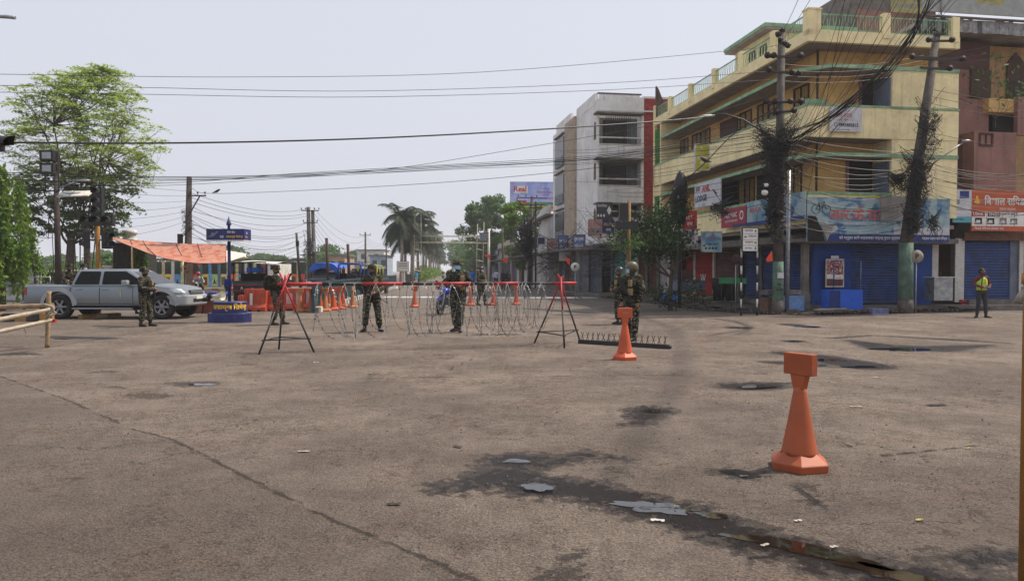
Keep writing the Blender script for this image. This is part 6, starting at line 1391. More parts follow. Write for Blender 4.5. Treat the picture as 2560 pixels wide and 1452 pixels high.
# tangles
def tangle(label, cpx, cpy, y, rx, rz_, n, seed, r=.011, core=None, pt=20):
    r_ = random.Random(seed); C = W(cpx, cpy, y); b = MB()
    for i in range(n):
        a0 = r_.uniform(0, 2 * pi); zc = C.z + r_.gauss(0, rz_ * .5); q0 = rx * r_.uniform(.25, 1.0); el = r_.uniform(.3, 1.3); ph = r_.uniform(0, 6); pts = []
        turn = r_.uniform(.8, 2.2); tilt = r_.uniform(-.6, .6)
        for k_ in range(pt):
            t = k_ / (pt - 1); a = a0 + 2 * pi * turn * t; R_ = q0 * (.8 + .35 * sin(3 * a + ph))
            pts.append((C.x + R_ * cos(a), C.y - .1 + R_ * .55 * sin(a), zc + R_ * tilt * cos(a) + R_ * el * sin(a * .9 + ph) + r_.gauss(0, .012)))
        b.tube(pts, r, m_cable, 3, cap=False)
    if core:
        
        for j in range(34):
            a = r_.uniform(0, 6.28); q = core[0] * r_.uniform(.3, 1.15); z0 = C.z - core[1] / 2 * r_.uniform(.5, 1.1); z1 = C.z + core[1] / 2 * r_.uniform(.5, 1.1)
            b.tube([(C.x + q * cos(a + .5 * sin(i * .9 + j)) + r_.gauss(0, .02), C.y - .05 + q * .7 * sin(a + .2 * i), z0 + (z1 - z0) * i / 9) for i in range(10)], r_.uniform(.012, .028), m_cable, 5)
    return b.out('cable_tangle', label=label, cat='cables', kind='stuff')
tangle('dense ball of looped black cables round the middle of the tangled concrete pole', 1938, 370, 26.5, .85, .5, 80, 1, .009)
tangle('hanging curtain of black cables below the ball on the tangled pole', 1934, 460, 26.4, .5, 1.1, 60, 2, core=(.19, 2.6))
tangle('lower fringe of looped cables over the blue banner on the tangled pole', 1936, 545, 26.4, .38, .7, 40, 3)
tangle('dense black cable mass round the middle of the leaning pole', 2290, 450, 27.0, .62, .95, 80, 4, .009, core=(.20, 1.9))
tangle('cable loops over the banner on the leaning pole', 2282, 545, 27.0, .42, .5, 44, 5, core=(.18, .9))
tangle('loose cable loops high on the leaning pole', 2318, 330, 27.2, .5, 1.0, 34, 6, .009)
tangle('coil of spare cable hanging left of the leaning pole', 2240, 452, 27.3, .36, .2, 26, 7)
tangle('round wire coil hanging far right under the leaning pole', 2330, 560, 27.2, .26, .3, 16, 8)
tangle('tangled cables on the dark pole by the billboard', 1320, 600, 59, 1.0, 1.6, 50, 10, .02, core=(.3, 3.4))
tangle('tangled cables over the furthest shops', 1400, 640, 50, 2.0, .4, 22, 11, .014)
tangle('tangled cables over the teal shutters', 1520, 625, 43, 1.8, .35, 14, 12, .011)
tangle('small tangle on the tall square concrete pole', 470, 560, 35.8, .35, .7, 14, 13, .01)
tangle('small tangle on the double transformer pole', 770, 620, 61.5, .5, .9, 16, 14, .015)
tangle('loose loops by the crimson sign', 1800, 520, 27.6, .5, .3, 14, 16)
# black cable lump with a domed cap and its pole in front of the yellow street face
lp = thing('cable_lump', 'tall black lump of wrapped cables with a domed cap above the small street tree', 'cables', (XY(1700, 31.2), 31.2, 0)); z = lambda py: W(1700, py, 31.2).z
MB().cyl((0, .1, 0), (0, .1, z(480)), .07, m_iron, 8).out('shaft', lp)
MB().lathe([(.24, z(560)), (.24, z(540)), (.20, z(520)), (.16, z(500)), (.24, z(480)), (.30, z(468)), (.26, z(452)), (.24, z(448)), (.14, z(434)), (.03, z(426))], m_cable, 14, (0, 0, 0), 1, .8).out('cable_wrap', lp)
tangle('loose cable ends round the black domed lump', 1697, 515, 31.1, .42, .5, 40, 15, core=(.30, 1.5))
# insulating lamps on the pole
cl_ = MB().ball((0, 0, 0), (.12, .12, .1), m_sgn, 10, 6).cyl((0, .1, .02), (0, .3, .1), .02, m_sgn, 6)
cl_.out('dome_camera', label='white dome camera on the tangled pole above the blue banner', cat='camera', loc=tuple(W(1912, 482, 26.1)))
MB().ball((0, 0, 0), (.08, .08, .07), m_sgn, 8, 6).cyl((0, .1, .02), (0, .3, .1), .02, m_sgn, 6).out('dome_camera', label='smaller white camera just above the white dome camera', cat='camera', loc=tuple(W(1916, 463, 26.1)))
# birds
def bird(label, px, py, y, s_=.16, rz=0):
    P = W(px, py, y); o = thing('crow', label, 'bird', tuple(P), rz); b = MB(); b.tube([(-s_ * 1.5, 0, s_ * .1), (-s_ * .7, 0, s_ * .3), (0, 0, s_ * .6), (s_ * .5, 0, s_ * .9), (s_ * .8, 0, s_ * 1.15), (s_ * 1.2, 0, s_ * 1.1)], [.01, s_ * .25, s_ * .42, s_ * .34, s_ * .26, .008], m_black, 8)
    b.tube([(0, .02, s_ * .3), (0, .02, -.0)], .006, m_black, 4).tube([(.03, -.02, s_ * .3), (.03, -.02, 0)], .006, m_black, 4); b.out('body', o)
bird('black crow perched on the thick cable in front of the yellow green sign', 1762, 407, 28.5, .17, 2.6)
bird('small bird perched on the single wire right of the square pole', 542, 483, 35.9, .15)
# ------------------------------------------------------------------ orange traffic bollards, barrier, wire, spikes, jersey blocks
m_or = mat('orange_plastic', S(160, 76, 36), .55, var=.12, scale=3, dirt=.28, dcol=S(150, 84, 62), bump=.06, bscale=30)
m_or2 = mat('faded_orange_plastic', S(184, 112, 62), .6, var=.12, scale=3, dirt=.3, dcol=S(190, 150, 110))
m_or3 = mat('bright_orange_plastic', S(188, 80, 38), .55, var=.1, scale=3, dirt=.2)
def cone(label, x, y, rz, m, word=None, plate=None, s_=1.0):
    o = thing('traffic_bollard', label, 'traffic cone', (x, y, 0), rz, 'orange cone shaped bollards with rectangular heads'); o.scale = (s_, s_, s_)
    b = MB(); b.lathe([(.232, 0), (.235, .055), (.229, .062)], m, 6, smooth=False, rot=R(10)); b.lathe([(.229, .0625), (.13, .135)], m, 6, smooth=False, rot=R(10), top=False); b.out('base', o, bev=.004)
    c = MB(); pr = []
    c.lathe([(.142, .11), (.135, .135), (.092, .36), (.052, .60), (.042, .64)], m, 28, smooth=True, top=True); c.box(-.004, .004, -.151, -.05, .13, .14, m)
    c.out('cone', o)
    q = MB(); q.add([(x_ * w_, y_ * d_, z_) for (w_, d_, z_) in ((.038, .034, .615), (.07, .032, .735)) for x_, y_ in ((-1, -1), (1, -1), (1, 1), (-1, 1))], [(3, 2, 1, 0), (4, 5, 6, 7), (0, 1, 5, 4), (1, 2, 6, 5), (2, 3, 7, 6), (3, 0, 4, 7)], m); q.out('neck', o, bev=.004)
    MB().box(-.128, .128, -.036, .036, .736, .905, m).out('head_plate', o, bev=.005)
    if word: text(word, o, (0, -.0385, .79), .055, plate or i_grey, align='CENTER', wmax=.2, bold=.01)
    return o
P_ = G(1998, 1168); cone('nearest and largest orange bollard, its head turned away, right of the muddy puddles', P_.x, P_.y, R(-57), m_or)
P_ = G(1562, 898); cone('orange bollard with faint white writing in front of the spike strip', P_.x, P_.y, R(12), m_or3, 'हटिया', m_rag)
for px, py, rz, m, lab in ((1234, 763, -5, m_or3, 'orange bollard behind the boom between the far soldier and the tripod'), (1291, 762, -3, m_or3, 'orange bollard behind the boom nearest the right tripod'), (1036, 768, 20, m_or3, 'lone orange bollard behind the wire, left of the motorcycle'),
                           (1176, 764, 10, m_or3, 'orange bollard half hidden behind the masked soldier'), (882, 769, 80, m_or2, 'weathered orange bollard turned edge on beside the two handed soldier'), (750, 779, 5, m_or2, 'yellowish orange bollard in front of the white streaked red block'),
                           (777, 779, 85, m_or, 'orange bollard with a white streak, right of the yellowish one'), (800, 777, 0, m_or3, 'bright orange bollard behind the brown plated one'), (814, 778, 8, m_or2, 'orange bollard with a pale writing plate in the cluster'),
                           (834, 775, 15, m_or3, 'orange bollard third from the right in the cluster'), (848, 773, 5, m_or3, 'orange bollard second from the right in the cluster'), (764, 776, 12, m_or3, 'orange bollard squeezed behind the yellowish one'), (788, 774, -8, m_or, 'dull orange bollard at the back left of the cluster'), (822, 772, 14, m_or, 'dull orange bollard at the back middle of the cluster'), (857, 767, -10, m_or3, 'rearmost orange bollard of the cluster by the teal railing')):
    P = G(px, py); cone(lab, P.x, P.y, R(rz), m, 'प्रहरी' if px == 814 else None, i_black)
# boom on two tripods
m_bred = mat('boom_red_paint', S(168, 36, 42), .55, var=.15, scale=6, dirt=.3); m_bblk = mat('boom_black_paint', S(34, 34, 36), .55, var=.15, scale=6, dirt=.25)
YL, YR = 14.3, 15.6
def bp_(px): t = (px - 712) / (1405 - 712); y = YL + (YR - YL) * t; return Vector((XY(px, y), y, 1.302 - .005 * t))
bo = thing('barrier_boom', 'long red and black striped steel boom resting on the two tripods', 'barrier', tuple(bp_(693)))
segs = [(693, 805, m_bred), (805, 906, m_bblk), (906, 1006, m_bred), (1006, 1084, m_bblk), (1084, 1177, m_bred), (1177, 1230, m_bblk), (1230, 1296, m_bred), (1296, 1383, m_bblk), (1383, 1440, m_bred)]
for a, c, m in segs:
    r_ = .026 if a != 1296 else .018
    MB().cyl(bp_(a) - bp_(693), bp_(c) - bp_(693), .034 if a < 1290 else (.022 if a == 1296 else .034), m, 10).out('boom_band', bo)
def tripod(label, legs, ring_py, apex_px, ya):
    base = Vector((XY(apex_px, ya), ya, 0)); o = thing('tripod_stand', label, 'tripod', tuple(base)); tops = []
    fl = []
    for fx, fy, tx, tpy in legs:
        F_ = G(fx, fy); T_ = W(tx, tpy, ya); fl.append((F_, T_)); k_ = F_.lerp(T_, .5)
        l = MB(); l.cyl(F_ - base, F_.lerp(T_, .52) - base, .019, m_bblk, 8).cyl(F_.lerp(T_, .52) - base, T_ - base, .0185, m_bred, 8); l.out('leg', o)
    R_ = [F_.lerp(T_, .17) for F_, T_ in fl]
    for i in range(3):
        a, c = R_[i] - base, R_[(i + 1) % 3] - base; d = (c - a) * .06; MB().cyl(a - d, c + d, .013, m_bblk, 6).out('brace', o)
    return o
tripod('left tripod of crossed red and black pipes under the boom, beside the backpack soldier', [(647, 886, 722, 684), (697, 873, 713, 688), (785, 880, 699, 682)], 850, 710, 14.3)
tripod('right tripod of crossed red and black pipes under the boom, beside the spike strip', [(1336, 857, 1408, 690), (1411, 870, 1402, 692), (1450, 852, 1395, 686)], 830, 1402, 15.6)
# razor wire hanging from the boom
m_wire = mat('galvanised_razor_wire', S(128, 128, 128), .45, metal=.5, var=.2, scale=10)
rw = thing('razor_wire', 'long loose coil of galvanised razor wire hanging along the boom', 'razor wire', tuple(bp_(790))); o0 = Vector(rw.location)
rz_ = random.Random(4); x = 790.0; loops = []
while x < 1385: loops.append(x); x += rz_.choice([22, 30, 38, 46, 8, 54, 12])
for hand in (1, -1):
    P = []
    for i in range(len(loops) - 1):
        xa, xb = loops[i], loops[i + 1]; rad = .50 * rz_.uniform(.86, 1.08); sh_ = rz_.uniform(-30, 30)
        if hand < 0: xa, xb = xa + 12, xb + 12
        for k_ in range(20):
            t = k_ / 20; a = 2 * pi * t; px = xa + (xb - xa) * t + 16 * sin(a) * hand + sh_ * (1 - cos(a)) * .5; q = bp_(px)
            P.append((q.x, q.y + .02 - rad * .9 * sin(a) * .9, q.z + .03 - rad + rad * cos(a) - .03 * (1 - cos(a))))
    Pm = [Vector(p) - o0 for p in P]; MB().tube(Pm, .0044, m_wire, 5, cap=False).out('wire_strand', rw)
    bb_ = MB()
    for i in range(0, len(Pm) - 1, 1):
        for h_ in (0, .5):
            p = Pm[i].lerp(Pm[i + 1], h_); d = (Pm[i + 1] - Pm[i]).normalized(); s_ = d.orthogonal().normalized() * .022
            if rz_.random() < .4: bb_.add([p - d * .012 + s_, p + d * .012 + s_ * .8, p + d * .012 - s_, p - d * .012 - s_ * .8], [(0, 1, 2, 3)], m_wire)
    bb_.out('barbs', rw, kind='stuff')
# spike strip
A_, B_ = G(1448, 858), G(1672, 872); A_.z = B_.z = 0; d = B_ - A_; L = d.length
sp = thing('spike_strip', 'black steel strip with rows of crossed upright spikes lying on the road', 'spike strip', tuple(A_), atan2(d.y, d.x))
MB().box(0, L, -.05, .05, .0, .085, m_bblk).box(L, L + .05, -.03, .03, .01, .06, m_bblk).out('beam', sp)
spk = MB().bar((-.036, -.01, .08), (.036, .01, .25), .012, .012, m_bblk).bar((.036, -.01, .08), (-.036, .01, .25), .012, .012, m_bblk).mesh('spike')
n = 16
for i in range(n): shared('spike', spk, sp, (.08 + (L - .16) * i / (n - 1), 0, 0), (0, 0, rz_.uniform(-.5, .5)), (rz_.uniform(.6, 1.1), 1, 1))
# plastic jersey blocks
m_jr = mat('red_plastic_block', S(180, 72, 44), .5, var=.15, scale=3, dirt=.35, dcol=S(150, 90, 74)); m_jw = mat('white_streaked_plastic', S(196, 170, 166), .6, var=.2, scale=3, dirt=.5, dcol=S(186, 60, 58))
def jersey(label, px0, px1, py, hh, rz, m, wm=None):
    P = G(px0, py); w_ = XY(px1, P.y) - P.x; o = thing('plastic_barrier', label, 'barrier', (P.x, P.y, 0), rz, 'red water filled road blocks')
    pr = [(-.28, 0), (.28, 0), (.28, .16), (.18, .3), (.15, hh), (-.15, hh), (-.18, .3), (-.28, .16)]
    b = MB(); b.prism([(y, z) for y, z in pr if True][::1], 0, w_, m, 'yz'); b.out('block_body', o, bev=.015)
    for t in (.1, .38, .66): MB().box(w_ * t, w_ * (t + .07), -.215, -.17, .2, hh - .04, m).out('rib', o)
    if wm:
        for t, ww in ((.19, .18), (.46, .18), (.75, .2)): MB().box(w_ * t, w_ * (t + ww), -.195, -.15, .22, hh - (.12 if t > .3 else .2), wm).out('painted_panel', o)
    for t in (.22, .62): MB().box(w_ * t, w_ * (t + .16), -.285, .285, -.001, .075, m_dark).out('fork_slot', o)
    for t in (.3, .8): MB().cyl((w_ * t, 0, hh), (w_ * t, 0, hh + .03), .05, m, 10).out('filler_cap', o)
    MB().box(.0, w_, -.14, .14, hh + .0005, hh + .012, wm or m).out('top_face', o)
jersey('red water filled block left of the backpack soldier with a torn white sticker', 614, 668, 778, .86, R(1), m_jr, None)
P_ = G(614, 778); MB().box(P_.x + .25, P_.x + .35, P_.y - .24, P_.y - .225, .25, .7, m_sgn).out('paper_sticker', label='torn white paper strip pasted on the left red block', cat='sticker'); 
jersey('red water filled block streaked with white paint, right of the backpack soldier', 702, 790, 776, .88, R(1), m_jr, m_jw)
jersey('smaller red block behind the left one by the round blue base', 598, 616, 772, .55, R(0), m_jr)
P_ = G(838, 772)
jersey('red block behind the backpack soldier, joining the two long blocks', 668, 702, 777, .84, R(1), m_jr)
jersey('red block just behind the orange bollard cluster', 788, 806, 775, .62, R(2), m_jr)
# ---- things before the shops on the right
def crate(label, px, py, w_, d_, h, m, off=0.0):
    P = G(px, py, .0); o = thing('crate', label, 'crate', (P.x, P.y, off), ANG)
    for x0, x1, y0, y1 in ((0, w_, 0, .02), (0, w_, d_ - .02, d_), (0, .02, .021, d_ - .021), (w_ - .02, w_, .021, d_ - .021)): MB().box(x0, x1, y0, y1, 0, h * .28, m).box(x0, x1, y0, y1, h * .42, h * .62, m).box(x0, x1, y0, y1, h * .8, h, m).out('side', o)
    MB().box(.02, w_ - .02, .02, d_ - .02, 0, .02, m).out('floor_panel', o)
    for x in (0, w_ / 2 - .01, w_ - .02): MB().box(x + .001, x + .021, -.004, .018, .0, h - .001, m).out('strut', o)
    return o
crate('red plastic crate standing upright by the step of the pink building', 2404, 775, .38, .35, .42, mat('red_crate', S(176, 58, 56), .6, dirt=.4))
crate('low bluish white plastic crate lying before the large blue shutter', 2182, 786, .62, .35, .2, mat('lilac_crate', S(120, 124, 172), .6, dirt=.4))
# blue vending stall with thin frame
P_ = G(2074, 783); st_ = thing('vending_stall', 'bright blue wooden vending box with a thin blue frame standing up from it', 'stall', (P_.x, P_.y, 0), ANG); sx = 28 / FPX
wdt = (2164 - 2074) * 27.4 / FPX
m_stall = mat('bright_blue_board', S(20, 88, 196), .6, var=.1, dirt=.15)
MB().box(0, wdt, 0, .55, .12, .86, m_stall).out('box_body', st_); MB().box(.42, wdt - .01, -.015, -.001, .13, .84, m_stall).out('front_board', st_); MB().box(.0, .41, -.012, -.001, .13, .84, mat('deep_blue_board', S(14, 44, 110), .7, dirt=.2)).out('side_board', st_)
for x in (.02, wdt - .02): MB().box(x - .02, x + .02, .01, .05, 0, .12, m_iron).out('foot', st_)
MB().cyl((.2, .1, .86), (.2, .1, 1.95), .012, m_bwall, 6).cyl((wdt - .02, .1, .86), (wdt - .02, .1, 1.95), .012, m_metal, 6).cyl((.2, .1, 1.95), (wdt - .02, .1, 1.95), .012, m_bwall, 6).out('frame', st_)
P_ = G(1937, 784); s2 = thing('metal_cabinet', 'chipped pale blue metal box in front of the tangled pole', 'cabinet', (P_.x, P_.y - .2, 0), ANG)
m_chip = mat('chipped_blue_metal', S(92, 130, 182), .6, var=.2, scale=4, dirt=.6, dcol=S(150, 140, 130))
MB().box(0, 1.08, 0, .6, .08, .66, m_chip).out('cabinet_body', s2, bev=.01); MB().box(-.3, 1.0, .1, .7, .70, .86, m_conc).out('concrete_block', s2); MB().box(-.34, -.05, .05, .6, 0, .58, mat('brown_cabinet_side', S(110, 80, 62), .8, dirt=.4)).out('brown_side', s2)
for x in (.04, 1.04): MB().box(x - .03, x + .03, .02, .06, 0, .08, m_iron).out('foot', s2)
# poster
P_ = W(2064, 718, 28.7)
po = sign('poster', 'framed dark poster of red and white pictures on the blue wall', tuple(P_), ANG, XY(2114, 28.7) - XY(2064, 28.7), 1.1, mat('cream_paper', S(196, 186, 168), .8, dirt=.3), [('50% OFF', .55, .30, .05, i_red, .3)],
     [(.06, .94, .35, .95, twotone('poster_print', S(56, 36, 52), S(140, 44, 50), S(210, 196, 190), 9)), (.06, .94, .05, .30, twotone('poster_print_low', S(44, 30, 34), S(110, 40, 40), S(60, 50, 60), 9)), (.06, .40, .30, .46, i_white), (.5, .94, .28, .44, i_white)], t=.03, cat='poster')
MB().box(P_.x + .2, P_.x + .5, P_.y - .0, P_.y + .02, P_.z + 1.11, P_.z + 1.22, p_white).out('paper_note', label='small paper note pasted above the framed poster', cat='note')
# coil of black tyres / tubes
P_ = G(2322, 772); ty = thing('tube_bundle', 'tall pile of black rubber tubes hung beside the blue wall', 'tubes', (P_.x, P_.y + .2, 0))
rr = random.Random(8)
for i in range(9):
    b = MB(); rad = rr.uniform(.2, .34); c = (rr.uniform(-.12, .12), rr.uniform(-.1, .1), rr.uniform(.45, .85)); t_ = rr.uniform(-.5, .5); b.tube([(c[0] + rad * .8 * cos(a), c[1] + .15 * sin(a + t_), c[2] + rad * 1.4 * sin(a)) for a in [2 * pi * k_ / 20 for k_ in range(21)]], .035, m_rub, 7, cap=False); b.out('tube', ty)
P_ = G(2338, 774, .4); sk = thing('steel_counter', 'dented grey steel counter with a tap beside the white tiled pier', 'counter', (XY(2336, 28.3), 28.3, .42), ANG)
MB().box(0, .8, 0, .5, 0, .88, m_metal).out('counter_body', sk, bev=.01); MB().box(-.04, .84, -.04, .54, .881, .92, m_white).out('worktop', sk); MB().cyl((.5, .3, .92), (.5, .3, 1.12), .02, m_iron, 6).out('tap', sk)
# stand and bins before the brown shutter
for px, h, lab in ((1796, 1.0, 'left dark plastic drum before the rusty brown shutter'), (1826, 1.0, 'right dark plastic drum before the rusty brown shutter')):
    P = G(px, 762); o = thing('drum', lab, 'drum', (P.x, P.y, .2)); MB().lathe([(.24, 0), (.27, .5), (.3, .55), (.3, h), (.27, h + .03)], m_rub, 16).out('drum_body', o); MB().lathe([(.31, h + .031), (.31, h + .06)], m_gsh, 16).out('lid', o)
P_ = G(1804, 781); MB().box(0, 1.05, 0, .05, 1.08, 1.30, mat('green_board_paint', S(38, 112, 68), .7, dirt=.3)).box(.08, .1, 0, .02, 0, 1.08, m_iron).box(.9, .92, 0, .02, 0, 1.08, m_iron).box(.48, .5, 0, .02, 0, 1.08, m_iron).out('green_sign_board', label='blank green board on thin legs before the drums', cat='board', loc=(P_.x - .1, P_.y, 0), rot=(0, 0, R(4)))
P_ = G(1660, 766); tl = thing('tarp_heap', 'crumpled bright blue tarpaulin heaped beside the small street tree', 'tarpaulin', (P_.x, P_.y + .6, .15)); MB().grid(lambda a, c: Vector((a * .9, c * .6, .45 * sin(pi * a) * sin(pi * c) + .16 * mnoise.noise(Vector((a * 6, c * 6, 1))) + .05)), 18, 12, mat('blue_tarp', S(64, 116, 190), .6, dirt=.2), smooth=False).out('tarp', tl)
P_ = G(1735, 764); ct = thing('vendor_cart', 'covered dark vendor cart with blue cloth behind the street tree', 'cart', (P_.x - .6, P_.y + .5, .1), R(8)); MB().box(0, 1.3, 0, .8, .55, 1.0, m_gsh).out('cart_body', ct); MB().grid(lambda a, c: Vector((a * 1.34 - .02, c * .84 - .02, 1.02 + .04 * sin(a * 13))), 14, 6, m_bshut).out('cloth_cover', ct)
for x in (.1, 1.2):
    for y in (.05, .72): MB().box(x - .02, x + .02, y - .02, y + .02, 0, .55, m_wood).out('leg', ct)
MB().box(.2, .75, .1, .6, 1.08, 1.5, m_maroon).out('red_box', ct)
# litter and small things on the road
m_paper = mat('white_scrap', S(182, 178, 170), .8, var=.05); m_yl = mat('yellow_leaf', S(150, 146, 60), .7); m_stone = mat('pale_stone', S(150, 142, 132), .9, dirt=.2); m_twig = mat('dark_twig', S(52, 44, 38), .9)
def scrap(px, py, w_, m, lab, rz=0):
    P = G(px, py); b = MB(); b.grid(lambda a, c: Vector(((a - .5) * w_, (c - .5) * w_ * .4, .008 + .012 * mnoise.noise(Vector((a * 4 + px, c * 3, 0))))), 6, 3, m); b.out('scrap', label=lab, cat='litter', loc=(P.x, P.y, .004), rot=(0, 0, rz), group='litter on the road')
scrap(1644, 1303, .085, m_paper, 'white paper scrap below the bright puddle', -.2); scrap(1690, 1268, .03, m_yl, 'yellow leaf at the edge of the bright puddle'); scrap(1913, 1365, .06, m_stone, 'pale leaf floating on the muddy puddle', .6)
scrap(1860, 1192, .06, m_stone, 'pale flat stone in the painted shadow left of the near bollard', 0); scrap(2342, 1013, .24, m_twig, 'dark stick lying on the right side of the road', .15); scrap(2140, 1018, .14, m_rag, 'grey leaf scrap right of the near bollard', 0)
scrap(2190, 944, .09, m_paper, 'white scrap beside the thin dark puddle', .1); scrap(1755, 852, .2, m_or3, 'orange petals crushed on the road', 0); scrap(760, 1130, .1, m_rag, 'pale fleck in the middle of the left road', 0); scrap(790, 907, .1, m_paper, 'white fleck right of the left tripod', 0)
scrap(2298, 1302, .05, m_yl, 'small green leaf at the lower right', .5); scrap(2085, 1370, .05, m_stone, 'pale leaf by the muddy puddle bank', .5); scrap(985, 1262, .09, m_twig, 'black fleck left of the seam', 0); scrap(1144, 1118, .09, m_twig, 'short twig above the wet patch', -.6); scrap(2502, 793, .14, m_paper, 'white fleck right of the man in the vest', 0)
scrap(1995, 1304, .05, m_paper, 'curled leaf in the gravel by the wet streak', .3); scrap(2420, 1122, .05, m_yl, 'leaf far right of the near bollard', .3)
m_grit = mat('dull_grit', S(96, 87, 79), .95, var=.3, scale=30)
rg = random.Random(17); gv = MB()
for i in range(450):                                              # loose grit on the near road
    t = rg.random(); py = 900 + 560 * t ** .8; px = rg.uniform(-40, 2560)
    if px < 1200 and rg.random() < .45: continue
    P = G(px, py); s_ = rg.uniform(.003, .010) * (1 + (1 - t)); c = (P.x, P.y, s_ * .3)
    gv.add([(c[0] - s_, c[1], 0), (c[0], c[1] - s_ * .8, 0), (c[0] + s_, c[1], 0), (c[0], c[1] + s_, 0), (c[0], c[1], s_ * .9)], [(0, 1, 4), (1, 2, 4), (2, 3, 4), (3, 0, 4)], m_grit)
gv.out('gravel', kind='stuff', label='loose pale grit scattered on the near road')
# bamboo barrier at the left edge
bb = thing('bamboo_barrier', 'rough bamboo pole barrier tied to an upright post at the left edge', 'barrier', tuple(G(118, 868)))
o0 = Vector(bb.location); YB_ = o0.y
m_bam2 = mat('old_bamboo', S(150, 126, 96), .75, var=.22, scale=5, dirt=.35); m_bam3 = mat('light_bamboo', S(176, 162, 140), .75, var=.18, scale=5, dirt=.3)
def bamboo(P, r0, r1, m, name, knots=7):
    P = [Vector(p) - o0 for p in P]; n_ = knots * 3; pts = []; rs_ = []
    for i in range(n_ + 1):
        t = i / n_; pts.append(P[0].lerp(P[1], t)); r_ = r0 + (r1 - r0) * t; rs_.append(r_ * (1.13 if i % 3 == 0 else .98))
    MB().tube(pts, rs_, m, 10).out(name, bb)
bamboo([W(118, 868, YB_), W(122, 728, YB_)], .042, .045, m_bam2, 'post', 5)
bamboo([W(-180, 835, YB_ - 1.8), W(128, 773, YB_ - .15)], .052, .038, m_bam3, 'rail', 9)
bamboo([W(-180, 868, YB_ - 1.9), W(130, 800, YB_ - .13)], .05, .035, m_bam3, 'rail', 10)
bamboo([W(-180, 772, YB_ + .6), W(132, 764, YB_ + .2)], .05, .05, m_bam2, 'rail', 6)
bamboo([W(59, 818, YB_ - .4), W(68, 842, YB_ - .4)], .012, .009, m_bam3, 'twig', 2)
MB().tube(crom([W(108, 760, YB_ - .1) - o0, W(135, 770, YB_ - .18) - o0, W(118, 790, YB_ - .2) - o0, W(140, 782, YB_ - .1) - o0, W(112, 775, YB_ - .2) - o0, W(130, 796, YB_ - .1) - o0], 5), .022, m_rag, 7).out('rag_tie', bb)
MB().cbox(W(134, 802, YB_ - .13) - o0, (.09, .06, .06), i_red).out('red_cloth_tie', bb)
# ------------------------------------------------------------------ vehicles
m_sil = mat('silver_car_paint', S(128, 136, 142), .3, metal=.45, var=.05, scale=1.5, dirt=.2, dcol=S(140, 132, 122)); m_trim = mat('silver_plastic', S(146, 150, 154), .45, var=.06, dirt=.2)
m_cg = mat('car_glass', S(8, 9, 11), .25, var=.05, spec=.2); m_lamp = mat('headlamp_glass', S(206, 212, 214), .15, var=.05, spec=.8); m_tail = mat('tail_lamp', S(150, 22, 26), .3, var=.1)
m_tyre = mat('tyre', S(34, 33, 33), .85, var=.15, scale=8, dirt=.4, dcol=S(110, 98, 86)); m_rim = mat('alloy_rim', S(140, 142, 146), .4, metal=.6, dirt=.35)
def wheel(parent, x, y, r, w_, side, rm=None, spokes=6):
    o = MB().lathe([(r * .62, -w_ / 2), (r * .9, -w_ / 2), (r, -w_ * .36), (r, w_ * .36), (r * .9, w_ / 2), (r * .62, w_ / 2), (r * .62, -w_ / 2)], m_tyre, 28, top=False).out('wheel', parent, loc=(x, y, r), rot=(pi / 2, 0, 0))
    q = MB(); z = w_ * .42 * side
    q.lathe([(.001, z - .02 * side), (r * .2, z), (r * .24, z - .03 * side)], rm or m_rim, 12, top=False); q.lathe([(r * .56, z - .02 * side), (r * .66, z + .005 * side)], rm or m_rim, 24, top=False); q.lathe([(.001, z - .09 * side), (r * .6, z - .09 * side)], m_black, 20, top=False)
    for i in range(spokes): a = 2 * pi * i / spokes; q.bar((r * .15 * cos(a), r * .15 * sin(a), z - .02 * side), (r * .6 * cos(a), r * .6 * sin(a), z - .015 * side), r * .16, .03, rm or m_rim)
    q.out('rim', o); return o
def arc(cx_, cz_, r, a0, a1, n=10): return [(cx_ + r * cos(a0 + (a1 - a0) * i / n), cz_ + r * sin(a0 + (a1 - a0) * i / n)) for i in range(n + 1)]
PU = thing('pickup_truck', 'silver grey double cab pickup with people in its open bed, facing right', 'pickup truck', (XY(54, 24.0), 24.0, 0), R(-2))
W_ = 1.8; L0 = 5.36; s_ = 24 / FPX; X = lambda px: (px - 54) * s_; Z = lambda py: 1.55 + (HZ - py) * s_
rw_, fw_ = X(148), X(408); ra = .50
cabx0, cabx1 = X(176), X(385); zl, zr = 1.10, 1.58
bl, fl, bt, ft = X(177), X(385), X(188), X(322)
HC = W_ / 2
ST = [(0.0, 1.06, .80), (.05, 1.11, .875), (.3, 1.12, .895), (1.2, 1.12, .90), (2.4, 1.12, .90), (3.6, 1.12, .90), (4.2, 1.13, .90), (4.45, 1.115, .895), (4.75, 1.08, .885), (5.0, 1.03, .86), (5.17, .97, .82), (5.30, .88, .74), (5.36, .72, .66)]
SX = [q[0] for q in ST]; SEC = [(.0, 0), (.90, 0), (.97, .07), (1, .28), (1.0, .52), (.985, .76), (.955, .92), (.86, .99), (.45, 1.025), (0, 1.03)]
def halfw(x, z):
    zt = float(np.interp(x, SX, [q[1] for q in ST])); w0 = float(np.interp(x, SX, [q[2] for q in ST])); t = (z - .42) / (zt - .42); return w0 * float(np.interp(t, [q[1] for q in SEC[1:8]], [q[0] for q in SEC[1:8]]))
b = MB(); vs = []; full = [(-a, c) for a, c in SEC[::-1]][:-1] + SEC[1:]
ns = len(full)
xs_ = [SX[0]] + [a + (c - a) * t for a, c in zip(SX, SX[1:]) for t in (.5, 1)]
for x in xs_:
    zt = float(np.interp(x, SX, [q[1] for q in ST])); w0 = float(np.interp(x, SX, [q[2] for q in ST]))
    vs += [(x, HC + a * w0, .42 + (zt - .42) * c) for a, c in full]
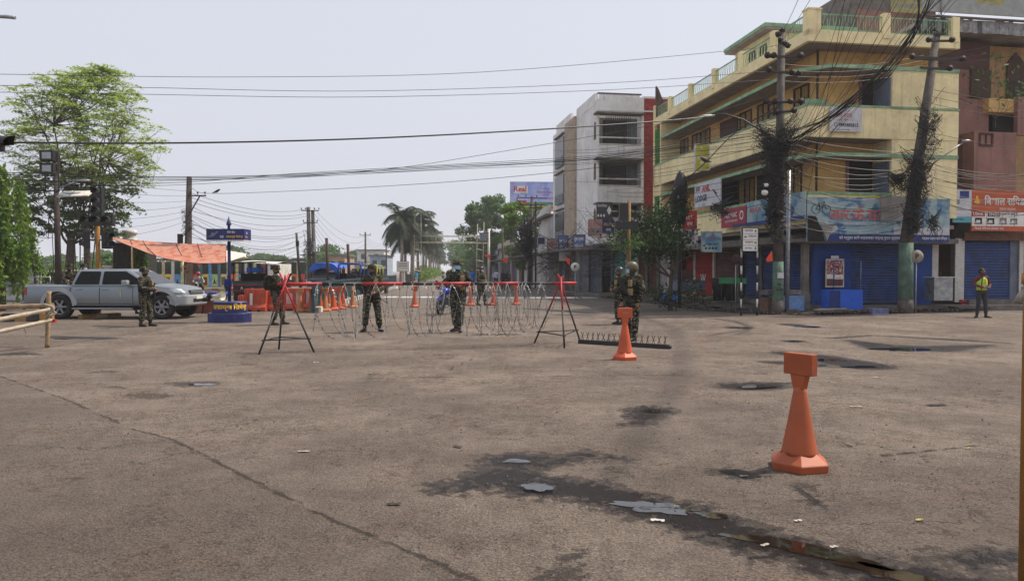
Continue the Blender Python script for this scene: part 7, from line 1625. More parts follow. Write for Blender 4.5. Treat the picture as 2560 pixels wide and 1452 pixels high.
fs = [(i_ * ns + q, i_ * ns + (q + 1) % ns, (i_ + 1) * ns + (q + 1) % ns, (i_ + 1) * ns + q) for i_ in range(len(xs_) - 1) for q in range(ns)] + [tuple(reversed(range(ns))), tuple((len(xs_) - 1) * ns + q for q in range(ns))]
b.add(vs, [f[::-1] for f in fs], m_sil, True); bd = bpy.data.objects.new('tmp', b.mesh('body')); COL.objects.link(bd)
cut = MB(); cut.cyl((rw_, -.3, .42), (rw_, W_ + .3, .42), .49, m_black, 28).cyl((fw_, -.3, .42), (fw_, W_ + .3, .42), .49, m_black, 28).box(.09, cabx0 - .06, .13, W_ - .13, .64, 1.5, m_black)
co = bpy.data.objects.new('tmp2', cut.mesh('cut')); COL.objects.link(co); bo2 = bd.modifiers.new('b', 'BOOLEAN'); bo2.object = co; bo2.operation = 'DIFFERENCE'; bo2.solver = 'EXACT'
me3 = bpy.data.meshes.new_from_object(bd.evaluated_get(bpy.context.evaluated_depsgraph_get())); me3.name = 'body'; bpy.data.objects.remove(bd); bpy.data.objects.remove(co)
me3.materials.clear(); me3.materials.append(m_sil); pb = bpy.data.objects.new('body', me3); COL.objects.link(pb); pb.parent = PU
try: me3.set_sharp_from_angle(angle=R(42))
except Exception: pass
MB().box(.3, L0 - .5, .4, W_ - .4, .28, .419, m_black).out('underbody', PU)
# greenhouse: rounded rings from the belt line to the roof
b = MB(); n_ = 0; vs = []
for t, ex in ((0, 0), (.35, .01), (.7, .01), (.93, 0), (1.0, -.03), (1.06, -.12), (1.10, -.34)):
    tt = min(t, 1); xa, xb_ = bl + (bt - bl) * tt - ex, fl + (ft - fl) * tt + ex; hw_ = .885 + (.715 - .885) * tt + ex * .6; rr_ = .11
    ring_ = []
    for cx_, cy_, a0 in ((xb_ - rr_, hw_ - rr_, 0), (xa + rr_, hw_ - rr_, pi / 2), (xa + rr_, -hw_ + rr_, pi), (xb_ - rr_, -hw_ + rr_, 1.5 * pi)):
        for q in range(5): a = a0 + pi / 2 * q / 4; ring_.append((cx_ + rr_ * cos(a), HC + cy_ + rr_ * sin(a), zl - .02 + (zr - zl + .02) * t))
    vs += ring_; n_ += 1
b.add(vs, [(i_ * 20 + q, i_ * 20 + (q + 1) % 20, (i_ + 1) * 20 + (q + 1) % 20, (i_ + 1) * 20 + q) for i_ in range(n_ - 1) for q in range(20)] + [tuple((n_ - 1) * 20 + q for q in range(20))], m_sil, True); b.out('cab', PU)
def slope(t): return .015 + .17 * t - .012 * sin(pi * min(1, t))
xb = X(255)
for ys in (0, 1):
    f = lambda x, t: Vector((x, slope(t) - .012 if not ys else W_ - slope(t) + .012, zl + (zr - zl) * t))
    for xa, xc, xd, xe in ((bl + .14, xb - .06, bt + .13, xb - .06), (xb + .04, fl - .20, xb + .04, ft - .06)):
        MB().add([f(xa, .10), f(xc, .10), f(xe, .88), f(xd, .88), f(xa + .02, .10) + Vector((0, -.004 if not ys else .004, -.02)), f(xc - .02, .10) + Vector((0, 0, -.02)), f(xe - .03, .93), f(xd + .03, .93)], [(0, 1, 2, 3), (4, 5, 1, 0), (3, 2, 6, 7)], m_cg).out('side_window', PU)
MB().quad(Vector((fl - .012, .16, zl + .05)), Vector((fl - .012, W_ - .16, zl + .05)), Vector((ft + .065, W_ - .27, zr - .04)), Vector((ft + .065, .27, zr - .04)), m_glass).out('windscreen', PU)
MB().quad(Vector((bl - .012, .2, zl + .06)), Vector((bl - .012, W_ - .2, zl + .06)), Vector((bt - .02, W_ - .28, zr - .05)), Vector((bt - .02, .28, zr - .05)), m_cg).out('rear_window', PU)
def patch(nm, x0, x1, z0, z1, m, off=.008, lab=None): return MB().grid(lambda a, c: Vector((x0 + (x1 - x0) * a, HC - halfw(x0 + (x1 - x0) * a, z0 + (z1 - z0) * c) - off, z0 + (z1 - z0) * c)), 10, 8, m).out(nm, PU, lab)
for x0, x1 in ((X(180), X(251)), (X(253), X(336))):
    patch('door_gap', x0 - .012, x1 + .012, .50, 1.085, m_black, .004); d_ = patch('door', x0, x1, .512, 1.078, m_sil, .009)
    hx = x0 + (.14 if x0 < 2 else .06); MB().cbox((hx + .1, -.012, .965), (.2, .03, .03), m_trim).out('door_handle', d_, bev=.008)
patch('cab_gap', X(176.5), X(178), .47, 1.1, m_black, .006); patch('tail_light', .03, .14, .78, 1.03, m_tail, .012); patch('headlight', L0 - .60, L0 - .16, .86, .98, m_lamp, .012); patch('sill_molding', X(180), X(336), .44, .48, m_trim, .02)
MB().box(X(186), X(338), -.12, -.0, .33, .37, m_trim).out('running_board', PU, bev=.01)
for cx_ in (rw_, fw_):                                                 # flared arches
    q = MB(); o1, i1 = arc(cx_, .42, ra + .12, pi * .97, .03 * pi, 16), arc(cx_, .42, ra - .02, pi, 0, 16); vs = [(x, -.05, z) for x, z in i1] + [(x, -.012, z) for x, z in o1]; n_ = 17
    q.add(vs, [(i, i + 1, n_ + i + 1, n_ + i) for i in range(16)], m_trim, True); q.add([(x, -.05, z) for x, z in i1] + [(x, .2, z) for x, z in i1], [(i, n_ + i, n_ + i + 1, i + 1) for i in range(16)], m_black); q.out('wheel_arch', PU)
for x in (rw_, fw_):
    for y, sd_ in ((.13, 1), (W_ - .13, -1)): wheel(PU, x, y, .40, .24, sd_)
b = MB(); b.prism([(L0 - .62, .02), (L0 - .25, -.01), (L0 + .02, .18), (L0 + .08, .45), (L0 + .08, W_ - .45), (L0 + .02, W_ - .18), (L0 - .25, W_ + .01), (L0 - .62, W_ - .02)], .44, .78, m_trim, 'xy'); b.out('front_bumper', PU, bev=.05); MB().box(L0 + .081, L0 + .088, .45, W_ - .45, .54, .66, m_black).out('lower_grille', PU); MB().box(L0 + .089, L0 + .095, .65, 1.1, .64, .74, m_sgn).out('number_plate', PU)
MB().box(L0 - .08, L0 - .01, .45, W_ - .45, .80, .93, m_black).out('grille', PU)
for z in (.84, .89): MB().box(L0 - .009, L0 - .001, .45, W_ - .45, z, z + .018, m_trim).out('grille_bar', PU)
MB().box(-.12, .1, .1, W_ - .1, .44, .58, m_sil).out('rear_bumper', PU, bev=.03)
MB().box(X(318) - .02, X(318) + .17, -.22, -.04, 1.12, 1.26, m_trim).out('wing_mirror', PU, bev=.03); MB().box(X(306), X(306) + .02, -.022, -.013, .72, .96, mat('yellow_ribbon', S(206, 204, 60), .7)).out('ribbon', PU)
for x in (.28, .85): MB().cyl((x, .15, 1.12), (x, .15, 1.36), .018, m_metal, 6).cyl((x, W_ - .15, 1.12), (x, W_ - .15, 1.36), .018, m_metal, 6).out('bed_rail_post', PU)
MB().cyl((.28, .15, 1.36), (.85, .15, 1.36), .018, m_metal, 6).cyl((.28, W_ - .15, 1.36), (.85, W_ - .15, 1.36), .018, m_metal, 6).out('bed_rail', PU)
# trucks facing or backing onto the camera
m_ddark = mat('dark_navy_paint', S(30, 38, 62), .4, var=.12, scale=2, dirt=.3); m_dgrey = mat('dark_grey_paint', S(66, 72, 82), .4, var=.1, scale=2, dirt=.3); m_blkp = mat('black_van_paint', S(32, 34, 40), .45, var=.12, dirt=.35)
def truck(label, px0, px1, y, body, cover=None, cover_m=None, front=True, ztop=2.0, rz=0.0, name='police_pickup'):
    x0, x1 = XY(px0, y), XY(px1, y); w_ = x1 - x0; o = thing(name, label, 'pickup truck', (x0, y, 0), rz, 'police trucks parked behind the divider')
    b = MB(); b.prism([(0, .45), (w_, .45), (w_, .95), (w_ - .06, 1.1), (.06, 1.1), (0, .95)], 0, 4.6, body, 'xz'); b.out('body', o, bev=.03)
    cb = MB(); y0c, y1c = (.9, 2.3) if front else (2.6, 4.0)
    cb.add([(.06, y0c, 1.1), (w_ - .06, y0c, 1.1), (w_ - .06, y1c, 1.1), (.06, y1c, 1.1), (.2, y0c + .45, 1.72), (w_ - .2, y0c + .45, 1.72), (w_ - .2, y1c, 1.72), (.2, y1c, 1.72)], [(4, 5, 6, 7), (0, 1, 5, 4), (1, 2, 6, 5), (2, 3, 7, 6), (3, 0, 4, 7)], body); cb.out('cab', o)
    MB().quad((.17, y0c + .03, 1.16), (w_ - .17, y0c + .03, 1.16), (w_ - .27, y0c + .40, 1.66), (.27, y0c + .40, 1.66), m_glass if front else m_cg).out('windscreen', o)
    if front:
        MB().box(.3, w_ - .3, -.03, -.001, .72, .98, m_black).out('grille', o); MB().box(0, w_, -.12, -.031, .42, .64, m_trim).out('bumper', o)
        for xa in (.05, w_ - .3): MB().box(xa, xa + .25, -.04, -.001, .76, .95, m_lamp).out('headlight', o)
    else:
        MB().box(.1, w_ - .1, -.03, -.001, .6, 1.05, body).out('tailgate', o)
        for xa in (.02, w_ - .1): MB().box(xa, xa + .08, -.035, -.002, .65, .95, m_tail).out('tail_light', o)
    for xa in (.12, w_ - .12):
        for ya in (.8, 3.7): wheel(o, 0, 0, .36, .2, 1).location = (xa, ya, .36)
    for c in [c for c in COL.objects if c.parent == o and c.name.startswith('wheel')]: c.rotation_euler = (0, pi / 2, 0)
    if cover:
        ya, yb = (2.35, 4.7) if front else (-.05, 2.3); zt = ztop
        for xa in (.08, w_ - .08):
            for yy in (ya, (ya + yb) / 2, yb): MB().cyl((xa, yy, 1.1), (xa, yy, zt - .12), .03, m_iron if not cover == 'frame' else cover_m, 6).out('canopy_post', o)
        if cover == 'frame':
            MB().tube(crom([(.06, ya, 1.5), (.06, ya, zt - .15), (.2, ya, zt), (w_ - .2, ya, zt), (w_ - .06, ya, zt - .15), (w_ - .06, ya, 1.45)], 5), .06, cover_m, 6).out('canopy_hoop', o)
            MB().box(.1, w_ - .1, ya + .1, yb, zt - .05, zt, cover_m).out('canopy_roof', o)
        else:
            n_ = 10; MB().grid(lambda a, c: Vector((w_ * (a * 1.06 - .03), (.9 if front else ya - .1) + ((yb + .1) - (.9 if front else ya - .1)) * c, zt - .30 * abs(2 * a - 1) ** 4 + .03 * sin(c * 12) + .02 * mnoise.noise(Vector((a * 8, c * 8, 0))))), 20, 12, cover_m).out('canopy_sheet', o)
            MB().grid(lambda a, c: Vector((w_ * (a * 1.06 - .03), (.9 if front else ya - .1) - .01, zt - .30 * abs(2 * a - 1) ** 4 - .36 * c * (1 + .1 * sin(a * 9)))), 20, 4, cover_m).out('canopy_valance', o)
    return o
m_btarp = mat('bright_blue_tarp', S(28, 96, 200), .5, var=.18, scale=4, dirt=.1); m_bframe = mat('violet_blue_frame', S(64, 84, 170), .5, var=.1)
truck('dark pickup facing the camera under a bright blue tarpaulin hood', 766, 832, 44, m_dgrey, 'sheet', m_btarp, True, 2.05)
truck('dark navy pickup seen from behind with a violet blue hoop frame', 845, 905, 45, m_ddark, 'frame', m_bframe, False, 2.0)
truck('black vehicle with a yellow roof edge right of the violet hoop pickup', 893, 945, 48, m_blkp, 'frame', mat('yellow_edge', S(196, 196, 70), .6), False, 1.95)
# open police van on the left
V = thing('police_van', 'dark open sided police van with a white canvas roof and barred frame', 'van', (XY(582, 33), 33, 0), R(-4)); w_ = XY(694, 33) - XY(582, 33); m_dgreen = mat('dark_green_stripe', S(20, 84, 70), .5); m_vred = mat('van_red_stripe', S(170, 40, 42), .5)
MB().box(0, w_, 0, 1.8, .55, 1.12, m_blkp).out('body', V, bev=.03); MB().box(0, w_, -.012, -.001, .98, 1.05, m_dgreen).out('green_stripe', V); MB().box(0, w_, -.012, -.001, .93, .965, m_vred).box(0, w_, -.012, -.001, .68, .71, m_vred).out('red_stripe', V)
for i in range(5): x = .03 + (w_ * .8) * i / 4; MB().cyl((x, .02, 1.12), (x, .02, 1.92), .022, m_black, 6).cyl((x, 1.75, 1.12), (x, 1.75, 1.92), .022, m_black, 6).out('frame_post', V)
MB().cyl((0, .02, 1.5), (w_ * .8, .02, 1.5), .015, m_black, 5).out('frame_rail', V)
m_canv = mat('white_canvas', S(206, 204, 196), .8, dirt=.2); m_dcanv = mat('dark_canvas_edge', S(44, 44, 48), .8)
MB().grid(lambda a, c: Vector((w_ * (a * 1.0), -.05 + 1.9 * c, 1.92 + .10 * sin(pi * c) + .03 * sin(pi * a) - .05 * (1 - sin(pi * min(1, a * 1.3 + .2))) )), 16, 8, m_canv).out('canvas_roof', V)
MB().tube(crom([(0, -.06, 1.80), (.1, -.06, 1.90), (w_ * .5, -.06, 1.96), (w_ * .78, -.06, 1.94)], 5), .035, m_dcanv, 6).out('roof_hem', V)
MB().box(w_ * .8, w_, .0, 1.8, 1.12, 1.88, m_canv).out('canvas_wall', V); MB().box(.1, w_ * .8, .6, 1.0, 1.12, 1.45, m_dark).out('bench_seat', V); MB().box(.5, 1.2, .3, .5, 1.5, 1.72, m_btarp).out('blue_bundle', V)
for x in (.35, w_ - .35):
    for y, sd_ in ((.12, 1), (1.68, -1)): wheel(V, x, y, .36, .2, sd_, m_black)
text('A', V, (.35, -.014, .75), .12, m_sgn, bold=.03)
# motorcycles
def moto(label, loc, rz, tank, sc=1.0, group=None):
    o = thing('motorcycle', label, 'motorcycle', loc, rz, group); o.scale = (sc, sc, sc)
    for x in (-.62, .66):
        t_ = MB(); N_ = 20; t_.tube([(x + .26 * cos(2 * pi * i / N_), 0, .31 + .26 * sin(2 * pi * i / N_)) for i in range(N_ + 1)], .05, m_tyre, 8, cap=False, upv=(0, 1, 0)); wh = t_.out('wheel', o)
        q = MB()
        for i in range(6): a = 2 * pi * i / 6; q.bar((x, 0, .31), (x + .23 * cos(a), 0, .31 + .23 * sin(a)), .03, .03, m_black)
        q.cyl((x, -.04, .31), (x, .04, .31), .05, m_metal, 8); q.out('rim', wh)
    for y in (-.09, .09): MB().cyl((.66, y, .31), (.42, y, .92), .022, m_metal, 8).out('fork', o)
    MB().tube([(.42, 0, .92), (.30, 0, .70), (-.05, 0, .42), (-.30, 0, .42), (-.35, 0, .70), (.25, 0, .80)], .025, m_black, 6).out('frame', o)
    MB().ball((.13, 0, .84), (.27, .14, .13), tank, 14, 8).out('fuel_tank', o); MB().tube([(-.05, 0, .82), (-.35, 0, .80), (-.68, 0, .88)], [(.09, .04), (.13, .05), (.07, .04)], m_black, 8, upv=(0, 0, 1)).out('seat', o)
    MB().cbox((.06, 0, .47), (.30, .22, .26), m_dgrey).cyl((.1, 0, .5), (.16, 0, .72), .08, m_metal, 8).out('engine', o); MB().tube([(.12, -.12, .4), (-.1, -.16, .24), (-.72, -.17, .34)], [.02, .025, .045], m_metal, 8).out('exhaust', o)
    MB().tube([(.36, -.33, .98), (.40, -.15, 1.0), (.40, .15, 1.0), (.36, .33, .98)], .016, m_black, 6).out('handlebar', o); MB().cbox((.50, 0, .86), (.14, .18, .17), tank).out('headlamp_cowl', o, bev=.03); MB().ball((.57, 0, .84), (.03, .07, .06), m_lamp, 8, 6).out('headlight', o)
    q = MB(); q.tube([(.66 + .33 * cos(a), 0, .33 + .32 * sin(a)) for a in (.35, .8, 1.3, 1.8, 2.3)], [(.06, .01)] * 5, tank, 6, upv=(0, 1, 0)); q.out('front_mudguard', o)
    for y in (-.26, .26): MB().cyl((.37, y, 1.0), (.32, y * 1.15, 1.16), .008, m_black, 5).ball((.32, y * 1.15, 1.19), (.012, .055, .035), m_black, 8, 5).out('mirror', o)
    return o
m_bluem = mat('blue_bike_paint', S(40, 62, 168), .3, var=.08)
P_ = G(1108, 788); MOTO = moto('blue motorcycle with a dark front wheel behind the razor wire', (P_.x + .12, P_.y + .62, 0), R(-110), m_bluem, 1.0)
P_ = G(483, 742); moto('parked motorcycle under the red helmeted rider left of the blue table', (P_.x, P_.y + .3, 0), R(-60), m_blkp)
P_ = G(1108, 697); moto('tiny distant motorcycle coming up the empty road', (P_.x, P_.y, 0), R(-92), m_blkp, 1.1)
# ------------------------------------------------------------------ people
def camo(name, a, b_, c, d, sc=7.5, rough=.9):
    m = bpy.data.materials.new(name); k = NT(m); tc_ = k.n('TexCoord').outputs['Object']
    mp = k.n('Mapping'); mp.inputs['Scale'].default_value = (1, 1, 1.9); k.l(tc_, mp.inputs['Vector']); v = mp.outputs[0]
    off = k.n('Mapping'); off.inputs['Location'].default_value = (5, 3, 8); off.inputs['Scale'].default_value = (1, 1, 2.3); k.l(tc_, off.inputs['Vector'])
    n1 = k.noise(sc, 2, .5, vec=v, dist=.8); n2 = k.noise(sc * 1.3, 2, .5, vec=off.outputs[0], dist=1.0); n3 = k.noise(sc * 2.1, 2, .5, vec=v, dist=1.2)
    q = k.mix(k.ramp(n1, .47, .50), a, b_); q = k.mix(k.ramp(n2, .54, .56), q, c); q = k.mix(k.ramp(n3, .60, .62), q, d)
    k.l(q, k.b.inputs['Base Color']); k.b.inputs['Roughness'].default_value = rough; k.b.inputs['Specular IOR Level'].default_value = .2; k.bump(k.noise(14, 4, .6), .5, .02); return m
c_main = camo('woodland_camouflage', S(30, 32, 28), S(66, 66, 50), S(22, 22, 22), S(142, 132, 112)); c_dk = camo('dark_camouflage_vest', S(26, 28, 24), S(48, 50, 38), S(20, 20, 20), S(84, 82, 62), 6)
c_olive = mat('olive_helmet', S(84, 82, 60), .45, var=.15, scale=8, dirt=.2); c_blkh = mat('black_helmet', S(30, 30, 32), .35, var=.1)
c_pouch = mat('tan_pouch', S(136, 118, 80), .85, var=.2, scale=9); c_boot = mat('black_boot', S(24, 22, 22), .5, var=.1, dirt=.2, dcol=S(80, 70, 60)); c_mask = mat('blue_face_mask', S(150, 190, 214), .8, var=.05)
sk1 = mat('brown_skin', S(142, 98, 76), .55, var=.08, scale=12); sk2 = mat('dark_brown_skin', S(98, 66, 50), .55, var=.08, scale=12); c_hair = mat('black_hair', S(20, 18, 18), .7); c_gun = mat('gun_metal', S(26, 26, 28), .4, metal=.3)
def cloth(n, r, g, b_): return mat('cloth_' + n, S(r, g, b_), .9, var=.15, scale=7, bump=.3, bscale=12)
def rotz(p, a, c=(0, 0)): x, y = p[0] - c[0], p[1] - c[1]; return Vector((c[0] + x * cos(a) - y * sin(a), c[1] + x * sin(a) + y * cos(a), p[2]))
HS = {}
def human(label, loc, rz, pose, fit, h=1.75, vox=.013, group=None, loose=.012, skin=None):
    skin = skin or sk1; top, trou, boot = fit; loose = .026 if top is c_main else loose; K = h / 1.75; o = thing('person', label, 'person', loc, rz, group); o.scale = (K, K, K)
    P = dict(hl=(.10, 0, .92), hr=(-.10, 0, .92), kl=(.12, -.02, .50), kr=(-.12, -.02, .50), al=(.13, .02, .09), ar=(-.13, .02, .09), sl=(.185, 0, 1.42), sr=(-.185, 0, 1.42), el=(.25, .03, 1.14), er=(-.25, .03, 1.14), wl=(.24, -.06, .89), wr=(-.24, -.06, .89), pz=0.0, ly=0.0, head=0.0, nod=0.0, tw=0.0, fl=0.15, fr=-.15, hand_l=None, hand_r=None); P.update(pose)
    V_ = {k: Vector(v) for k, v in P.items() if isinstance(v, tuple)}; dz = P['pz']; ly = P['ly']                   # sitting drop and forward lean
    up = lambda p: Vector((p[0], p[1] - ly * max(0, (p[2] - .92)), p[2] + dz))
    for k in ('hl', 'hr'): V_[k] = V_[k] + Vector((0, 0, dz))
    for k in ('sl', 'sr', 'el', 'er', 'wl', 'wr'): V_[k] = up(rotz(V_[k], P['tw'])) 
    b = MB(); bones = []; m0 = top
    def limb(pts, rs, tagm, n=12):
        pts = [Vector(p) for p in pts]; b.tube(pts, rs, m0, n); q = [r if isinstance(r, (int, float)) else (r[0] + r[1]) / 2 for r in rs]
        for i in range(len(pts) - 1): bones.append((pts[i], pts[i + 1], q[i], q[i + 1], tagm))
    L_ = loose
    tz = [(.84, .165, .115), (.92, .17, .12), (1.02, .155, .11), (1.15, .165, .118), (1.30, .185, .125), (1.40, .185, .11), (1.455, .12, .085)]
    tp = [up(rotz((0, .0, z), 0)) for z, _, _ in tz]; b.tube(tp, [(rx + L_, ry + L_) for _, rx, ry in tz], m0, 16, upv=(0, 1, 0))
    for i in range(len(tp) - 1): bones.append((tp[i], tp[i + 1], .13, .13, 2 if tz[i + 1][0] <= .99 else 1))
    limb([up((0, .01, 1.42)), up((0, -.005, 1.54))], [.062, .055], 0)
    hc = up((0, -.01, 1.625)); a = P['head'] + P['tw'] * .5; hd = lambda x, y, z: hc + rotz((x, y + P['nod'] * z, z), a)
    b.ball(tuple(hc), (.076, .094, .112), m0, 18, 14); b.tube([hd(0, -.055, -.03), hd(0, -.07, -.075), hd(0, -.05, -.10)], [.05, .046, .03], m0, 10); b.tube([hd(0, -.086, .015), hd(0, -.108, -.022), hd(0, -.09, -.034)], [.010, .016, .012], m0, 8)
    for s in (-1, 1): b.tube([hd(s * .074, .0, .02), hd(s * .084, .012, .0), hd(s * .076, .0, -.03)], [.014, .02, .012], m0, 6)
    bones.append((hc + Vector((0, 0, .05)), hc - Vector((0, 0, .07)), .09, .07, 0))
    for s, q in ((1, 'l'), (-1, 'r')):
        H, Kn, A = V_['h' + q], V_['k' + q], V_['a' + q]
        limb([H + Vector((0, 0, .02)), H.lerp(Kn, .45), Kn, Kn.lerp(A, .35), A.lerp(Kn, .22)], [.098 + L_, .082 + L_, .062 + L_, .062 + L_, .052 + L_ * 1.3], 2)
        fa = P['f' + q]; fd = Vector((sin(fa), -cos(fa), 0)); limb([A.lerp(Kn, .38), A + Vector((0, 0, -.0))], [.056, .048], 3)
        limb([A + fd * -.05 + Vector((0, 0, -.045)), A + fd * .06 + Vector((0, 0, -.042)), A + fd * .15 + Vector((0, 0, -.055)), A + fd * .20 + Vector((0, 0, -.06))], [(.042, .046), (.046, .046), (.048, .034), (.036, .024)], 3)
        S_, E_, Wr = V_['s' + q], V_['e' + q], V_['w' + q]
        limb([S_ + Vector((-s * .05, 0, .0)), S_, S_.lerp(E_, .5), E_, E_.lerp(Wr, .5), Wr], [.062 + L_, .060 + L_, .050 + L_, .042 + L_, .040 + L_, .030 + L_ * .6], 1)
        hdv = P['hand_' + q]; d = (Vector(hdv) if hdv else (Wr - E_)).normalized(); side = d.cross(Vector((0, 1, 0))); side = side.normalized() if side.length > .2 else Vector((1, 0, 0)); nrm = d.cross(side)
        palm = Wr + d * .05; limb([Wr - d * .01, palm, palm + d * .035], [.026, (.036, .018), (.036, .016)], 0)
        for i in range(4):
            rt = palm + d * .03 + side * (.027 - .018 * i); ln = (.06, .07, .066, .052)[i]; limb([rt, rt + d * ln * .5 - nrm * .004 * s, rt + d * ln * .85 - nrm * .022 * s], [.0095, .0088, .008], 0, 6)
        ts = 1 if (side.x * s) < 0 else -1; limb([palm - d * .02 + side * .022 * ts, palm + d * .015 + side * .05 * ts, palm + d * .045 + side * .058 * ts], [.013, .0115, .0095], 0, 6)
    me = b.mesh('body_tmp'); t_ = bpy.data.objects.new('body_tmp', me); COL.objects.link(t_); r_ = t_.modifiers.new('r', 'REMESH'); r_.mode = 'VOXEL'; r_.voxel_size = vox; s_ = t_.modifiers.new('s', 'SMOOTH'); s_.factor = .5; s_.iterations = 2
    me2 = bpy.data.meshes.new_from_object(t_.evaluated_get(bpy.context.evaluated_depsgraph_get())); bpy.data.objects.remove(t_)
    n = len(me2.polygons); C = np.empty(n * 3, np.float32); me2.polygons.foreach_get('center', C); C = C.reshape(-1, 3); best = np.full(n, 9.0); idx = np.zeros(n, np.int32)
    for A, B, ra, rb, tg in bones:
        A_, d_ = np.array(A), np.array(B - A); t = np.clip(((C - A_) @ d_) / (d_ @ d_ + 1e-9), 0, 1); D = np.linalg.norm(C - A_ - t[:, None] * d_, axis=1) - (ra + (rb - ra) * t); u = D < best; best[u] = D[u]; idx[u] = tg
    me2.materials.clear()
    for m in (skin, top, trou, boot): me2.materials.append(m)
    me2.polygons.foreach_set('material_index', idx); me2.polygons.foreach_set('use_smooth', np.ones(n, bool)); me2.name = 'body'
    bo_ = bpy.data.objects.new('body', me2); COL.objects.link(bo_); bo_.parent = o
    f = MB()
    for s in (-1, 1): f.ball(tuple(hd(s * .031, -.083, .012)), (.013, .008, .007), i_white, 8, 6).ball(tuple(hd(s * .031, -.0905, .012)), (.006, .003, .006), m_black, 6, 4).cbox(hd(s * .031, -.092, .034), (.034, .008, .007), c_hair, a)
    f.cbox(hd(0, -.098, -.062), (.042, .008, .006), mat('lips', S(110, 60, 54), .6), a); f.out('face_features', o)
    HS[o.name] = (hd, a, V_, up, hc); return o
def hair(o, m=c_hair): hd, a, *_ , hc = HS[o.name]; b = MB(); b.X = Matrix.Translation(hc) @ Matrix.Rotation(a, 4, 'Z'); b.ball((0, .012, .018), (.084, .098, .108), m, 14, 8, z0=.12).ball((0, .04, -.01), (.082, .075, .085), m, 12, 8); b.out('hair', o)
def helmet(o, m, big=1.0, rim=True, cover=0, nm='helmet'):
    hd, a, *_ , hc = HS[o.name]; b = MB(); b.X = Matrix.Translation(hc) @ Matrix.Rotation(a, 4, 'Z')
    b.ball((0, .012, .022), (.118 * big, .138 * big, .128 * big), m, 20, 9, z0=-.12)
    if rim: b.lathe([(.118 * big, -.012), (.127 * big, -.026), (.127 * big, -.016), (.117 * big, .004)], m, 20, (0, .006, .02), 1, 1.16, top=False)
    else: b.lathe([(.119 * big, -.035), (.119 * big, .01)], m, 20, (0, .012, .02), 1, 1.16, top=False).ball((0, .06, -.01), (.112 * big, .085 * big, .085 * big), m, 14, 8)
    if cover:
        for i in range(5): b.ball((random.uniform(-.08, .08), random.uniform(-.1, .1), .11), (.05, .05, .03), m, 8, 5)
    b.tube([(-.09, -.03, -.02), (-.07, -.06, -.09), (0, -.07, -.118), (.07, -.06, -.09), (.09, -.03, -.02)], .006, m_black, 5); b.out(nm, o)
def mask(o, m=c_mask):
    hd, a, *_ , hc = HS[o.name]; b = MB(); b.X = Matrix.Translation(hc) @ Matrix.Rotation(a, 4, 'Z')
    b.grid(lambda u, v: Vector((.078 * sin((u - .5) * 2.5), -.055 - .056 * cos((u - .5) * 2.5) - .012 * sin(pi * v), -.105 + .098 * v)), 12, 6, m); b.out('face_mask', o)
def vest(o, m=c_dk, pouches=True, pack=False, tw=0.0):
    up = HS[o.name][3]; b = MB(); z_ = [(1.0, .195, .155), (1.1, .205, .165), (1.25, .222, .172), (1.36, .21, .155), (1.44, .14, .12)]; b.tube([up((0, 0, z)) for z, _, _ in z_], [(rx, ry) for _, rx, ry in z_], m, 16, upv=(0, 1, 0))
    v = b.out('vest', o)
    if pouches:
        for x, z, w_, h_, mm in ((-.10, 1.10, .11, .13, m), (.11, 1.10, .12, .15, c_pouch), (.0, 1.09, .09, .12, m), (.10, 1.29, .09, .15, c_pouch), (-.10, 1.29, .10, .13, c_dk)): p = up((x, -.175 - (.01 if z > 1.2 else .02), z)); MB().cbox(p, (w_, .06, h_), mm).out('pouch', o, bev=.012)
    if pack: p = up((0, .21, 1.24)); MB().cbox(p, (.30, .17, .44), m).cbox(p + Vector((0, .10, -.08)), (.2, .06, .2), m).out('backpack', o, bev=.04)
    MB().lathe([(.20, 0), (.203, .05)], m_black, 18, (0, 0, .93), 1, .75, top=False).out('belt', o)
def rifle(label, p0, p1, roll=0.0, s=1.0):
    """from butt p0 to muzzle p1 in the world"""
    A, B = Vector(p0), Vector(p1); d = (B - A); L = d.length; o = thing('rifle', label, 'rifle', tuple(A)); o.rotation_mode = 'QUATERNION'; o.rotation_quaternion = d.to_track_quat('X', 'Z') @ Matrix.Rotation(roll, 3, 'X').to_quaternion()
    MB().cyl((L * .5, 0, .01), (L, 0, .01), .009, c_gun, 8).box(L - .06, L - .05, -.004, .004, .01, .05, c_gun).out('barrel', o); MB().box(L * .28, L * .55, -.02, .02, -.03, .045, c_gun).box(L * .34, L * .46, -.012, .012, .05, .085, c_gun).out('receiver', o, bev=.005)
    MB().box(L * .55, L * .78, -.022, .022, -.02, .035, c_gun).out('handguard', o, bev=.006); MB().prism([(0, -.10), (0, .03), (L * .28, .03), (L * .28, -.02), (.06, -.09)], -.016, .016, c_gun).out('stock', o); MB().prism([(L * .42, -.03), (L * .49, -.03), (L * .53, -.17), (L * .47, -.18)], -.012, .012, c_gun).prism([(L * .31, -.03), (L * .35, -.03), (L * .32, -.13), (L * .28, -.12)], -.014, .014, c_gun).out('magazine', o)
    return o
SOL = (c_main, c_main, c_boot)
def at(o, p):  # local point on a person in the world
    return Matrix.Translation(o.location) @ Matrix.Rotation(o.rotation_euler[2], 4, 'Z') @ Matrix.Scale(o.scale[0], 4) @ Vector(p)
g_s = 'soldiers in camouflage at the road block'
fist = dict(wl=(.06, -.27, 1.06), el=(.27, -.05, 1.14), wr=(-.05, -.28, 1.08), er=(-.27, -.05, 1.14), hand_l=(-1, -.2, 0), hand_r=(1, -.2, 0))
